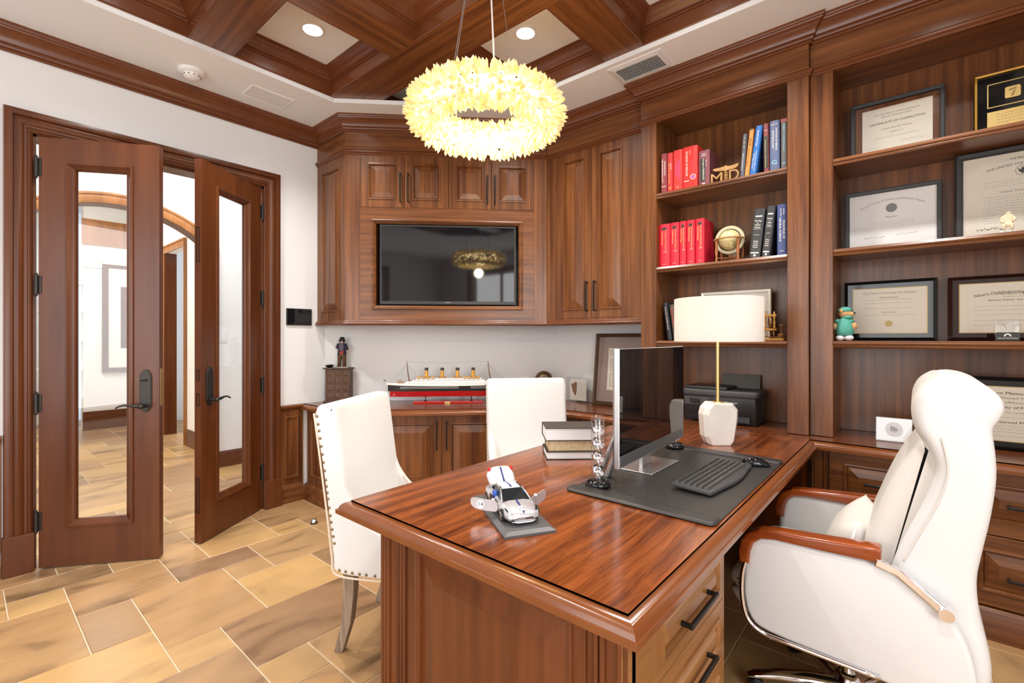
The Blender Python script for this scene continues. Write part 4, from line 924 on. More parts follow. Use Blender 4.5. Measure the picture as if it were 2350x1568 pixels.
def shelf_book(label, x0, w, z0, h, col, deg=0.0, y=3.02, depth=0.19, texts=(), group=None, rough=0.45, bands=()):
    """hardback standing spine outward: cover, page block, spine lettering"""
    mn = 'cover_%.3f_%.3f_%.3f' % col
    if mn not in M: plain(mn, col, rough)
    f = lean_frame(x0, y, z0 + max(0.0, w * math.sin(math.radians(deg))), deg)
    r = thing('book', label, 'book', tuple(f(w / 2, 0, 0)), group)
    bm = BM(); t = 0.003
    sp = [(0, -depth), (0, -0.004), (w * 0.10, 0.001), (w * 0.3, 0.0035), (w * 0.7, 0.0035), (w * 0.9, 0.001), (w, -0.004), (w, -depth), (w - t, -depth), (w - t, -0.006), (t, -0.006), (t, -depth)]
    loft(bm, [[f(a, 0.0, c) for a, c in sp], [f(a, h, c) for a, c in sp]], True, True); finish('cover', bm, mn, r, smooth=30)
    bm = BM(); fbox(bm, f, t, w - t, 0.004, h - 0.004, -depth + 0.006, -0.006); finish('pages', bm, 'paper', r)
    for a0, a1, b0, b1, mat in bands:
        bm = BM(); fbox(bm, f, w * a0, w * a1, h * b0, h * b1, 0.002, 0.0042); finish('spine_label', bm, mat, r)
    for s, fa, fb, length, size, mat, vert in texts:
        if vert: text('lettering', s, size, f, w * fa, h * fb, 0.0044, mat, r, rot=-PI / 2, wid=h * length)
        else: text('lettering', s, size, f, w * fa, h * fb, 0.0044, mat, r, wid=w * length)
    return r
plain('foil_white', (0.86, 0.84, 0.80), 0.6); plain('foil_gold', (0.80, 0.60, 0.22), 0.4, 0.3); plain('foil_blue', (0.30, 0.60, 0.78), 0.5); plain('foil_purple', (0.36, 0.10, 0.42), 0.5); plain('foil_red', (0.75, 0.10, 0.04), 0.5)
plain('label_black', (0.02, 0.025, 0.02), 0.5)
S1, S2z, S3 = 2.2535, 1.7685, 1.2845
RED = (0.62, 0.025, 0.02); CRIM = (0.62, 0.012, 0.035)
G = 'medical textbooks on the top shelf'
shelf_book('thin maroon book lettered DIAGNOSTIC NEURORADIOLOGY, leftmost on the top shelf', 2.496, 0.043, S1, 0.260, (0.23, 0.035, 0.04), texts=[('DIAGNOSTIC', 0.68, 0.62, 0.36, 0.013, 'foil_white', 1), ('NEURORADIOLOGY', 0.30, 0.56, 0.60, 0.013, 'foil_white', 1)], bands=[(0.1, 0.9, 0.165, 0.175, 'foil_white')], group=G)
shelf_book('slim red book lettered ATLAS OF ANATOMY on the top shelf', 2.542, 0.035, S1, 0.256, (0.50, 0.03, 0.025), texts=[('ATLAS OF ANATOMY', 0.32, 0.48, 0.52, 0.011, 'foil_gold', 1), ("Grant's", 0.68, 0.64, 0.16, 0.010, 'foil_white', 1), ('o', 0.5, 0.11, 0.5, 0.03, 'foil_gold', 0)], group=G)
shelf_book('red book with purple spine lettering on the top shelf', 2.580, 0.060, S1, 0.262, (0.60, 0.03, 0.025), texts=[('OPHTHALMIC', 0.66, 0.50, 0.46, 0.014, 'foil_purple', 1), ('DISEASE', 0.38, 0.52, 0.34, 0.014, 'foil_purple', 1), ('o', 0.5, 0.09, 0.3, 0.02, 'foil_gold', 0)], group=G)
b = shelf_book('thick bright red book lettered TEXTBOOK OF MEDICINE on the top shelf', 2.643, 0.092, S1, 0.264, (0.68, 0.02, 0.012), texts=[('TEXTBOOK OF MEDICINE', 0.28, 0.60, 0.60, 0.015, 'foil_white', 1), ('CECIL', 0.50, 0.86, 0.10, 0.010, 'foil_white', 1), ('Edition', 0.72, 0.50, 0.25, 0.006, 'foil_purple', 1)], bands=[(0.10, 0.45, 0.17, 0.185, 'foil_white')], group=G)
f = lean_frame(2.643, 3.02, S1, 0); bm = BM(); lathe(bm, [(0.014, 0.0), (0.017, 0.0), (0.017, 0.0006), (0.014, 0.0006)], 24, f(0.066, 0.068, 0.0042), axis=(f.u, f.z, f.n), cap=False); finish('ring_emblem', bm, 'foil_white', b)
bm = BM(); lathe(bm, [(0.009, 0.0), (0.009, 0.0006)], 18, f(0.066, 0.068, 0.0042), axis=(f.u, f.z, f.n)); finish('dot_emblem', bm, 'foil_purple', b)
shelf_book('mauve book with black label lettered NEUROLOGY beside the wooden emblem', 2.742, 0.067, S1, 0.217, (0.20, 0.055, 0.07), texts=[('Victor', 0.5, 0.90, 0.38, 0.012, 'foil_white', 0), ('Ropper', 0.5, 0.85, 0.42, 0.012, 'foil_white', 0), ('Principles of NEUROLOGY', 0.46, 0.45, 0.60, 0.014, 'foil_white', 1), ('Adams and', 0.72, 0.62, 0.2, 0.007, 'foil_white', 1)], bands=[(0.18, 0.62, 0.12, 0.76, 'label_black'), (0.35, 0.60, 0.03, 0.06, 'foil_white')], group=G)
shelf_book('dark slate book leaning against the orange one on the top shelf', 2.984, 0.024, S1, 0.252, (0.09, 0.10, 0.13), 3.8, texts=[('Neurosurgery', 0.45, 0.35, 0.40, 0.009, 'foil_white', 1), ('1 2 3', 0.5, 0.80, 0.22, 0.009, 'foil_gold', 1)], group=G)
shelf_book('orange book leaning between the slate and blue ones on the top shelf', 3.0085, 0.026, S1, 0.270, (0.65, 0.26, 0.06), 6.0, texts=[('Neurosurgery', 0.45, 0.40, 0.40, 0.009, 'label_black', 1), ('15', 0.5, 0.86, 0.4, 0.010, 'label_black', 1)], group=G)
shelf_book('bright blue book lettered JOHN PATTEN leaning on the top shelf', 3.036, 0.036, S1, 0.280, (0.02, 0.14, 0.46), 7.5, texts=[('JOHN PATTEN', 0.45, 0.74, 0.32, 0.014, 'foil_white', 1), ('Neurological Differential', 0.62, 0.28, 0.40, 0.009, 'foil_white', 1), ('Diagnosis', 0.32, 0.28, 0.30, 0.009, 'foil_white', 1)], group=G)
shelf_book('reddish brown book with a dark spine label on the top shelf', 3.112, 0.028, S1, 0.281, (0.22, 0.05, 0.045), -0.6, texts=[('Comprehensive Clinical Neuro', 0.42, 0.38, 0.58, 0.009, 'foil_gold', 1), ('Caplan', 0.5, 0.86, 0.6, 0.008, 'foil_white', 0)], bands=[(0.10, 0.82, 0.08, 0.74, 'label_black')], group=G)
shelf_book('slate blue book lettered MEDICAL PHYSIOLOGY on the top shelf', 3.143, 0.050, S1, 0.285, (0.10, 0.13, 0.24), texts=[('TEXTBOOK OF MEDICAL', 0.70, 0.62, 0.46, 0.012, 'foil_white', 1), ('PHYSIOLOGY', 0.34, 0.62, 0.36, 0.015, 'foil_white', 1), ('GUYTON', 0.5, 0.92, 0.72, 0.011, 'foil_white', 0), ('G', 0.5, 0.16, 0.5, 0.035, 'foil_blue', 0)], group=G)
shelf_book('grey book with light blue lettering at the right end of the top shelf', 3.200, 0.031, S1, 0.282, (0.13, 0.12, 0.12), texts=[("MERRITT'S NEUROLOGY", 0.5, 0.62, 0.55, 0.013, 'foil_blue', 1), ('o', 0.5, 0.12, 0.5, 0.03, 'foil_blue', 0)], bands=[(0.0, 1.0, 0.93, 1.0, 'cover_0.230_0.035_0.040')], group=G)
G = 'red ophthalmology volumes on the middle shelf'
pos = ['leftmost of the five', 'second from the left of the five', 'middle of the five', 'second from the right of the five', 'rightmost of the five']
for k, (x0, x1) in enumerate(((2.483, 2.556), (2.559, 2.617), (2.6205, 2.664), (2.667, 2.718), (2.722, 2.776))):
    w = x1 - x0
    shelf_book('crimson ophthalmology volume on the middle shelf, ' + pos[k], x0, w, S2z, 0.281, CRIM, y=3.02, group=G, texts=[('Principles and Practice of', 0.66, 0.60, 0.50, 0.012, 'foil_gold', 1), ('Ophthalmology', 0.34, 0.68, 0.32, 0.012, 'foil_gold', 1), ('Saunders', 0.5, 0.06, 0.34, 0.006, 'foil_white', 0), ('Volume %d' % (k + 1), 0.62, 0.34, 0.4, 0.007, 'foil_white', 0)], bands=[(0.30, 0.72, 0.86, 0.92, 'label_black')])
G = 'dark neurology volumes on the middle shelf'
for x0, w, h, d, lab in ((3.032, 0.060, 0.281, 6.0, 'left one of the two black neurology volumes leaning on the middle shelf'), (3.100, 0.044, 0.287, 6.2, 'right one of the two black neurology volumes leaning on the middle shelf')):
    shelf_book(lab, x0, w, S2z, h, (0.035, 0.037, 0.040), d, group=G, texts=[('Neurology', 0.5, 0.75, 0.60, 0.014, 'foil_white', 0), ('in', 0.5, 0.705, 0.12, 0.012, 'foil_white', 0), ('Clinical', 0.5, 0.665, 0.48, 0.014, 'foil_white', 0), ('Practice', 0.5, 0.615, 0.50, 0.014, 'foil_white', 0), ('Third Edition', 0.5, 0.46, 0.5, 0.006, 'foil_white', 0), ('Bradley', 0.5, 0.33, 0.4, 0.011, 'foil_white', 0), ('Daroff', 0.5, 0.29, 0.38, 0.011, 'foil_white', 0), ('Fenichel', 0.5, 0.25, 0.42, 0.011, 'foil_white', 0), ('Marsden', 0.5, 0.21, 0.44, 0.011, 'foil_white', 0)], bands=[(0.22, 0.82, 0.83, 0.855, 'foil_white'), (0.15, 0.85, 0.58, 0.584, 'foil_white'), (0.15, 0.85, 0.08, 0.105, 'foil_white'), (0.42, 0.62, 0.02, 0.06, 'foil_white')])
shelf_book('navy book lettered PRINCIPLES OF NEURAL SCIENCE on the middle shelf', 3.180, 0.050, S2z, 0.287, (0.05, 0.075, 0.20), texts=[('PRINCIPLES OF', 0.70, 0.50, 0.36, 0.014, 'foil_white', 1), ('NEURAL SCIENCE', 0.34, 0.50, 0.46, 0.015, 'foil_white', 1), ('KANDEL', 0.70, 0.85, 0.12, 0.008, 'foil_white', 1), ('SCHWARTZ', 0.40, 0.84, 0.16, 0.008, 'foil_white', 1), ('ELSEVIER', 0.5, 0.08, 0.4, 0.008, 'foil_white', 0)], group=G)
G = 'dark books leaning on the lowest shelf'
shelf_book('black atlas leaning against the left side of the lowest shelf', 2.530, 0.032, S3, 0.250, (0.02, 0.022, 0.03), -8.0, y=3.05, texts=[('COLOUR CRUISE ATLAS', 0.5, 0.58, 0.60, 0.011, 'foil_white', 1)], group=G)
shelf_book('brown book with orange lettering leaning beside the desk lamp shade', 2.570, 0.038, S3, 0.235, (0.085, 0.065, 0.055), -7.4, y=3.05, texts=[('VIRTUAL HISTORY', 0.4, 0.64, 0.56, 0.014, 'foil_red', 1)], group=G)

# ---- wooden MD emblem with caduceus
plain('light_wood', (0.42, 0.235, 0.085), 0.5, noise=0.25, nscale=90)
md = thing('wooden_emblem', 'carved light wood MD emblem with a winged caduceus on the top shelf', 'ornament', (2.90, 3.03, S1))
f = Fr((2.815, 3.035, S1), (1, 0, 0), (0, -1, 0))
text3d('letter', 'M', 0.06, f, 0.0, 0.0, 0.0, 0.016, 'light_wood', md, wid=0.066, hei=0.060)
text3d('letter', 'D', 0.06, f, 0.106, 0.0, 0.0, 0.016, 'light_wood', md, wid=0.056, hei=0.062)
bm = BM()
wing = smooth_poly([(0.012, 0.088), (0.02, 0.076), (0.05, 0.070), (0.075, 0.066), (0.085, 0.058), (0.098, 0.066), (0.130, 0.066), (0.150, 0.074), (0.160, 0.092), (0.148, 0.092), (0.110, 0.088), (0.092, 0.092), (0.086, 0.099), (0.078, 0.092), (0.050, 0.090)], 3)
prism(bm, wing, frame_map(f), -0.008, 0.008); finish('wings', bm, 'light_wood', md)
bm = BM(); tube(bm, [f(0.086, 0.0, 0), f(0.086, 0.062, 0)], 0.004, 8)
for s in (-1, 1): tube(bm, [f(0.086 + s * 0.010 * math.sin(2.0 * PI * k / 10), 0.002 + 0.058 * k / 20, 0.004 * s * math.cos(2 * PI * k / 10)) for k in range(21)], 0.003, 6)
finish('staff', bm, 'light_wood', md, smooth='all')

# ---- globe
def globe_mat():
    m, nt, b = newmat('globe_map'); tc = nt.nodes.new('ShaderNodeTexCoord'); n = nt.nodes.new('ShaderNodeTexNoise'); n.inputs['Scale'].default_value = 26; n.inputs['Detail'].default_value = 5
    r = nt.nodes.new('ShaderNodeValToRGB'); e = r.color_ramp.elements; e[0].position = 0.46; e[0].color = (0.62, 0.52, 0.26, 1); e[1].position = 0.56; e[1].color = (0.40, 0.36, 0.16, 1); x = e.new(0.52); x.color = (0.70, 0.60, 0.32, 1)
    nt.links.new(tc.outputs['Object'], n.inputs['Vector']); nt.links.new(n.outputs['Fac'], r.inputs['Fac']); nt.links.new(r.outputs['Color'], b.inputs['Base Color']); b.inputs['Roughness'].default_value = 0.35
globe_mat(); plain('globe_ring', (0.50, 0.46, 0.32), 0.45); plain('red_wood', (0.34, 0.11, 0.035), 0.3)
gl = thing('desk_globe', 'small antique style globe in a turned wooden stand on the middle shelf', 'globe', (2.911, 3.075, S2z))
gc = Vector((2.911, 3.075, 1.902)); bm = BM(); ball(bm, gc, 0.062, seg=28, ring=18); finish('sphere', bm, 'globe_map', gl, smooth='all')
gf = Fr(gc, (1, 0, 0), (0, -1, 0)); bm = BM(); lathe(bm, [(0.068, -0.004), (0.086, -0.004), (0.086, 0.004), (0.068, 0.004), (0.068, -0.004)], 40, gc, axis=(gf.u, gf.z, gf.n), cap=False); finish('meridian_ring', bm, 'globe_ring', gl, smooth=40)
bm = BM(); lathe(bm, [(0.070, 0.0), (0.092, 0.0), (0.092, 0.006), (0.070, 0.006), (0.070, 0.0)], 40, gc, cap=False); finish('horizon_ring', bm, 'light_wood', gl, smooth=40)
for x, y in ((-0.062, -0.052), (0.062, -0.052), (-0.062, 0.052), (0.062, 0.052)):
    bm = BM(); h0 = S2z + 0.0005; lathe(bm, [(0.007, h0), (0.009, h0 + 0.008), (0.006, h0 + 0.016), (0.006, h0 + 0.03), (0.010, h0 + 0.06), (0.007, h0 + 0.095), (0.009, h0 + 0.115), (0.006, gc.z)], 12, (gc.x + x, gc.y + y, 0)); finish('leg', bm, 'red_wood', gl, smooth=50)
bm = BM(); tube(bm, [gc + Vector((-0.062, -0.052, -0.112)), gc + Vector((0.062, 0.052, -0.112))], 0.004, 8); tube(bm, [gc + Vector((0.062, -0.052, -0.112)), gc + Vector((-0.062, 0.052, -0.112))], 0.004, 8); tube(bm, [gc + Vector((0, 0, -0.112)), gc + Vector((0, 0, -0.085))], 0.006, 8); finish('stretcher', bm, 'red_wood', gl, smooth=50)

# ---- miniature spinning wheel
sw = thing('miniature_spinning_wheel', 'miniature wooden spinning wheel on a board beside the lamp shade', 'ornament', (3.155, 3.06, S3))
f = Fr((3.088, 3.06, S3), (1, 0, 0), (0, -1, 0)); plain('oak_gold', (0.40, 0.19, 0.035), 0.4); plain('oak_dark', (0.20, 0.085, 0.02), 0.4)
bm = BM(); fbox(bm, f, 0.0, 0.125, 0.0005, 0.014, -0.03, 0.03); finish('board', bm, 'oak_gold', sw, bevel=0.002)
bm = BM(); lathe(bm, [(0.001, 0.058), (0.036, 0.058), (0.038, 0.064), (0.036, 0.070), (0.001, 0.070)], 20, f(0.046, 0, 0)); finish('table', bm, 'oak_gold', sw, smooth=40)
for a, c in ((0.022, 0.018), (0.068, 0.018), (0.046, -0.022)):
    bm = BM(); tube(bm, [f(a + (a - 0.046) * 0.35, 0.014, c * 1.3), f(a, 0.060, c)], 0.004, 8, radii=[0.003, 0.005]); finish('leg', bm, 'oak_dark', sw, smooth='all')
for a in (0.022, 0.070):
    bm = BM(); lathe(bm, [(0.006, 0.070), (0.008, 0.080), (0.004, 0.088), (0.008, 0.105), (0.004, 0.122), (0.007, 0.132), (0.007, 0.150), (0.002, 0.170)], 10, f(a, 0, 0)); finish('post', bm, 'oak_gold', sw, smooth='all')
bm = BM(); fbox(bm, f, 0.010, 0.082, 0.140, 0.152, -0.006, 0.006); finish('crossbar', bm, 'oak_gold', sw, bevel=0.002)
bm = BM(); wf = f(0.047, 0.106, 0); lathe(bm, [(0.028, -0.005), (0.035, -0.005), (0.035, 0.005), (0.028, 0.005), (0.028, -0.005)], 24, wf, axis=(f.n * 0.94 + f.u * 0.34, f.z, (f.u * 0.94 - f.n * 0.34)), cap=False)
ax_ = (f.n * 0.94 + f.u * 0.34); 
for k in range(4): t = PI * k / 4; tube(bm, [wf - (ax_ * math.cos(t) + f.z * math.sin(t)) * 0.03, wf + (ax_ * math.cos(t) + f.z * math.sin(t)) * 0.03], 0.0018, 6)
finish('wheel', bm, 'oak_dark', sw, smooth=50)
bm = BM(); lathe(bm, [(0.012, 0.014), (0.018, 0.022), (0.018, 0.034), (0.010, 0.040), (0.003, 0.043)], 16, f(0.105, 0, 0.0)); tube(bm, [f(0.105, 0.04, 0), f(0.105, 0.094, 0)], 0.003, 8); tube(bm, [f(0.093, 0.090, 0), f(0.120, 0.090, 0)], 0.0025, 8); finish('winder', bm, 'oak_dark', sw, smooth=50)
bm = BM(); tube(bm, [f(0.02, 0.022, 0.012), f(0.098, 0.020, 0.012)], 0.003, 6); finish('treadle', bm, 'oak_dark', sw)

# ---- framed papers
def framed(name, label, cat, f, x0, x1, z0, z1, prof, fmat, paper, pmat, field=None, fieldmat=None, glazed=True):
    r = thing(name, label, cat, tuple(f((x0 + x1) / 2, z0, 0)))
    bm = BM(); rect_loft(bm, f, x0, x1, z0, z1, prof, cap0=True); finish('frame', bm, fmat, r)
    b = prof[-1][0]
    if field: bm = BM(); fbox(bm, f, x0 + b - 0.001, x1 - b + 0.001, z0 + b - 0.001, z1 - b + 0.001, field - 0.002, field); finish('backing', bm, fieldmat, r)
    if paper: bm = BM(); fbox(bm, f, paper[0], paper[1], paper[2], paper[3], paper[4] - 0.001, paper[4]); finish('paper', bm, pmat, r)
    if glazed:
        g = prof[-1][1] + 0.002; bm = BM(); quad(bm, [f(x0 + b, z0 + b, g), f(x1 - b, z0 + b, g), f(x1 - b, z1 - b, g), f(x0 + b, z1 - b, g)]); finish('glazing', bm, 'frame_glass', r)
    return r
def lines(r, f, x0, x1, zs, c, mat='ink_grey', h=0.0022, rag=0.3, seed=1, name='writing'):
    """rows of small handwriting, too small to read: short strokes of uneven height"""
    rr = random.Random(seed); bm = BM()
    for z in zs:
        x = x0 + rr.uniform(0, rag) * 0.1 * (x1 - x0); e = x1 - rr.uniform(0, rag) * 0.3 * (x1 - x0)
        while x < e:
            w = rr.uniform(0.003, 0.012)
            pts = [(x + w * t / 3, z + rr.uniform(-h, h) * 0.7) for t in range(4)]
            for a, b2 in zip(pts[:-1], pts[1:]): quad(bm, [f(a[0], a[1] - h * 0.22, c), f(b2[0], b2[1] - h * 0.22, c), f(b2[0], b2[1] + h * 0.22, c), f(a[0], a[1] + h * 0.22, c)])
            x += w + rr.uniform(0.002, 0.005)
    o = finish(name, bm, mat, r); tag(o, kind='stuff'); return o
plain('frame_black', (0.028, 0.028, 0.030), 0.45); plain('plaque_black', (0.010, 0.010, 0.011), 0.07); plain('plaque_brown', (0.030, 0.010, 0.007), 0.07); plain('frame_bronze', (0.14, 0.085, 0.05), 0.35, 0.4); plain('mat_mauve', (0.33, 0.245, 0.22), 0.9); plain('silver_frame', (0.62, 0.60, 0.55), 0.35, 0.5); plain('seal_gold', (0.60, 0.45, 0.18), 0.5)
W_ = Fr((0, 3.285, 0), (1, 0, 0), (0, -1, 0))
FP = [(0, 0), (0, 0.022), (0.003, 0.025), (0.019, 0.023), (0.021, 0.012)]
r = framed('framed_certificate', 'black floating frame holding a cream CERTIFICATE OF COMPLETION on the top shelf', 'certificate', W_, 3.501, 3.894, 2.253, 2.600, FP, 'frame_black', (3.553, 3.847, 2.318, 2.556, 0.010), 'paper_cream', field=0.004, fieldmat='cabZ')
M['paper_cream'].node_tree.nodes['Principled BSDF'].inputs['Base Color'].default_value = (0.84, 0.79, 0.68, 1)
for s, z, sz, wd, m_ in (('73RD AEROMEDICAL STAGING SQUADRON', 2.520, 0.010, 0.19, 'ink_grey'), ('MEDICAL READINESS OFFICE', 2.504, 0.009, 0.13, 'ink_grey'), ('CERTIFICATE OF COMPLETION', 2.472, 0.016, 0.235, 'ink'), ('COMBAT MEDICINE TRAINING', 2.438, 0.009, 0.13, 'ink_grey'), ('AWARDED TO', 2.416, 0.009, 0.06, 'ink_grey')):
    text('lettering', s, sz, W_, 3.70, z, 0.0102, m_, r, wid=wd, shear=0.15)
lines(r, W_, 3.61, 3.80, [2.392], 0.0104, h=0.004); lines(r, W_, 3.72, 3.82, [2.362, 2.355], 0.0104, seed=4); lines(r, W_, 3.575, 3.63, [2.345], 0.0104, seed=5)
GP = [(0, 0), (0, 0.020), (0.004, 0.026), (0.009, 0.022), (0.013, 0.026), (0.017, 0.012)]
r = framed('award_plaque', 'gold framed black award plaque with an engraved plate on the top shelf', 'plaque', W_, 3.997, 4.365, 2.253, 2.590, GP, 'gold', None, None, field=0.010, fieldmat='plaque_black', glazed=False)
bm = BM(); rect_loft(bm, W_, 4.046, 4.316, 2.422, 2.538, [(0, 0.010), (0, 0.012), (0.004, 0.012), (0.004, 0.010)]); finish('gold_border', bm, 'gold', r)
bm = BM(); slab(bm, rrect(4.105, 4.160, 2.452, 2.508, 0.010), frame_map(W_), 0.010, 0.015, 0.002, 2); finish('medallion', bm, 'gold', r)
bm = BM(); tube(bm, [W_(4.12, 2.49, 0.0155), W_(4.142, 2.495, 0.0165), W_(4.135, 2.475, 0.0165), W_(4.130, 2.460, 0.0155)], 0.003, 6); finish('relief', bm, 'antique_brass', r)
bm = BM(); fbox(bm, W_, 4.046, 4.316, 2.325, 2.402, 0.010, 0.0115); finish('engraved_plate', bm, 'gold', r)
lines(r, W_, 4.075, 4.29, [2.385, 2.372, 2.358, 2.344], 0.0118, mat='ink', h=0.003, seed=8)
r = framed('framed_certificate', 'black framed white membership certificate with an arched heading on the second shelf', 'certificate', W_, 3.475, 3.883, 1.773, 2.113, FP, 'frame_black', (3.496, 3.862, 1.795, 2.092, 0.010), 'paper_white')
text('lettering', 'American Society of Cataract and Refractive Surgery', 0.014, W_, 3.680, 2.052, 0.0102, 'ink_grey', r, wid=0.285, arc=0.26)
bm = BM(); lathe(bm, [(0.024, 0.0), (0.024, 0.0005)], 24, W_(3.680, 2.005, 0.0102), axis=(W_.u, W_.z, W_.n)); finish('grey_seal', bm, 'ink_grey', r)
text('lettering', 'Member', 0.016, W_, 3.680, 1.957, 0.0102, 'ink_grey', r, wid=0.052)
lines(r, W_, 3.59, 3.78, [1.932, 1.920], 0.0104, seed=9); lines(r, W_, 3.63, 3.73, [1.896], 0.0104, h=0.005, seed=10, mat='paper_cream'); lines(r, W_, 3.56, 3.65, [1.852], 0.0104, h=0.006, seed=11); lines(r, W_, 3.70, 3.79, [1.858], 0.0104, h=0.006, seed=12)
FP2 = [(0, 0), (0, 0.020), (0.006, 0.026), (0.024, 0.024), (0.026, 0.016), (0.030, 0.016), (0.031, 0.010)]
r = framed('framed_certificate', 'large black framed cream commission with the eagle seal on the second shelf', 'certificate', W_, 3.930, 4.400, 1.773, 2.218, FP2, 'frame_black', (3.960, 4.370, 1.803, 2.188, 0.009), 'paper_cream')
text('lettering', 'THE PRESIDENT', 0.013, W_, 4.165, 2.158, 0.0092, 'ink', r, wid=0.085); text('lettering', 'THE UNITED STATES OF AMERICA', 0.015, W_, 4.165, 2.132, 0.0092, 'ink', r, wid=0.245, arc=0.45)
bm = BM(); lathe(bm, [(0.022, 0.0), (0.024, 0.0), (0.024, 0.0006), (0.022, 0.0006)], 24, W_(4.165, 2.098, 0.0092), axis=(W_.u, W_.z, W_.n), cap=False); finish('seal_ring', bm, 'ink_grey', r)
bm = BM(); prism(bm, smooth_poly([(4.150, 2.112), (4.157, 2.100), (4.162, 2.110), (4.165, 2.116), (4.168, 2.110), (4.173, 2.100), (4.180, 2.112), (4.177, 2.094), (4.170, 2.088), (4.165, 2.080), (4.160, 2.088), (4.153, 2.094)], 2), frame_map(W_), 0.0092, 0.0098); finish('eagle_emblem', bm, 'ink', r)
text('lettering', 'United States Air Force', 0.015, W_, 4.165, 2.006, 0.0092, 'ink_grey', r, wid=0.15)
lines(r, W_, 4.03, 4.30, [2.058, 2.046, 2.034], 0.0094, seed=13, h=0.003); lines(r, W_, 4.03, 4.30, [1.985 - 0.0125 * k for k in range(11)], 0.0094, seed=14, h=0.003); lines(r, W_, 4.005, 4.10, [1.832], 0.0094, h=0.009, seed=15, mat='ink'); lines(r, W_, 4.22, 4.30, [1.834], 0.0094, h=0.009, seed=16, mat='ink')
PLQ = [(0.0, 0.0), (0.0, 0.006), (0.016, 0.016), (0.017, 0.016)]
def plaque(label, f, x0, x1, z0, z1, fmat, paper, head, headw, rows, seal, seed):
    r = framed('wall_plaque', label, 'plaque', f, x0, x1, z0, z1, PLQ, fmat, None, None, field=0.016, fieldmat=fmat, glazed=False)
    bm = BM(); fbox(bm, f, *paper, 0.0155, 0.0165); finish('gold_border', bm, 'seal_gold', r)
    p = paper; bm = BM(); fbox(bm, f, p[0] + 0.004, p[1] - 0.004, p[2] + 0.004, p[3] - 0.004, 0.0160, 0.0170); finish('paper', bm, 'paper_cream', r)
    cx = (p[0] + p[1]) / 2
    for s, z, sz, wd, m_, ar in head: text('lettering', s, sz, f, cx, z, 0.0171, m_, r, wid=wd, arc=ar)
    lines(r, f, p[0] + 0.05, p[1] - 0.05, rows, 0.0173, seed=seed, h=0.003)
    if seal: bm = BM(); lathe(bm, [(0.017, 0.0), (0.017, 0.001)], 20, f(cx, seal, 0.0170), axis=(f.u, f.z, f.n)); finish('gold_seal', bm, 'seal_gold', r)
    return r
plaque('glossy black plaque with a university diploma behind the teddy bear', W_, 3.471, 3.866, 1.2855, 1.613, 'plaque_black', (3.509, 3.828, 1.324, 1.573), [('The Tulane University of Louisiana', 1.545, 0.015, 0.225, 'ink_grey', None), ('School of Medicine', 1.520, 0.010, 0.08, 'ink', None), ('Ophthalmology', 1.440, 0.010, 0.065, 'ink_grey', None)], 0, [1.508, 1.490, 1.462, 1.425], 1.378, 21)
plaque('glossy dark brown plaque lettered Neuro-Ophthalmology behind the glass award', W_, 3.904, 4.365, 1.2855, 1.607, 'plaque_brown', (3.945, 4.324, 1.324, 1.570), [('Neuro-Ophthalmology Associates', 1.522, 0.020, 0.27, 'ink', 0.55), ('Miami Beach, Florida', 1.513, 0.009, 0.10, 'ink', None), ('in affiliation with', 1.500, 0.007, 0.07, 'ink_grey', None), ('Bascom Palmer Eye Institute', 1.484, 0.011, 0.17, 'ink', None)], 0, [1.455, 1.435, 1.415, 1.385, 1.362], 0, 22)
W2 = Fr((0, 3.215, 0), (1, 0, 0), (0, -1, 0))
plaque('large glossy black hospital diploma standing on the worktop behind the office chair', W2, 3.896, 4.40, 0.7712, 1.115, 'plaque_black', (3.940, 4.356, 0.812, 1.072), [('Jackson Memorial Hospital', 1.040, 0.020, 0.25, 'ink', None), ('Affiliated Hospitals', 1.018, 0.015, 0.17, 'ink_grey', None), ('in affiliation with', 0.997, 0.013, 0.14, 'ink_grey', None), ('University of Miami School', 0.974, 0.017, 0.23, 'ink', None), ('This Certifies That', 0.950, 0.009, 0.1, 'ink_grey', None), ('Internal Medicine', 0.904, 0.016, 0.17, 'ink', None)], 0, [0.926, 0.885, 0.872, 0.858, 0.838], 0, 23)
W3 = Fr((0, 3.262, 0), (1, 0, 0), (0, -1, 0))
r = framed('framed_print', 'pale silver framed print standing behind the lamp shade on the lowest shelf', 'picture', W3, 2.683, 3.106, 1.2835, 1.605, FP, 'silver_frame', (2.735, 3.055, 1.33, 1.56, 0.010), 'paper_white', field=0.006, fieldmat='paper_cream')
lines(r, W3, 2.76, 3.03, [1.53, 1.51, 1.49], 0.0104, seed=30)
# ---- certificate leaning under the wall cabinet
LF = Fr((1.808, 3.315, 0.7715), (1, 0, 0), (0, -1, 0)); LF.z = Vector((0, 0.115, 0.993)).normalized(); LF.n = Vector((0, -0.993, 0.115)).normalized()
r = framed('leaning_picture', 'bronze framed picture with mauve mat leaning on the wall behind the monitor', 'picture', LF, 0.0, 0.60, 0.0, 0.565, [(0, 0), (0, 0.020), (0.006, 0.026), (0.014, 0.018), (0.020, 0.022), (0.028, 0.012)], 'frame_bronze', (0.118, 0.482, 0.120, 0.450, 0.010), 'paper_cream', field=0.008, fieldmat='mat_mauve')
for k, (a0, a1, b0, b1) in enumerate(((0.135, 0.28, 0.40, 0.435), (0.14, 0.25, 0.27, 0.36), (0.14, 0.22, 0.15, 0.25), (0.30, 0.46, 0.15, 0.42))):
    bm = BM(); rect_loft(bm, LF, a0, a1, b0, b1, [(0, 0.0102), (0.002, 0.0105), (0.003, 0.0102)]); finish('engraved_vignette', bm, 'ink_grey', r); lines(r, LF, a0 + 0.004, a1 - 0.002, [b0 + 0.01 + 0.011 * j for j in range(int((b1 - b0) / 0.011) - 1)], 0.0108, seed=40 + k, h=0.004)
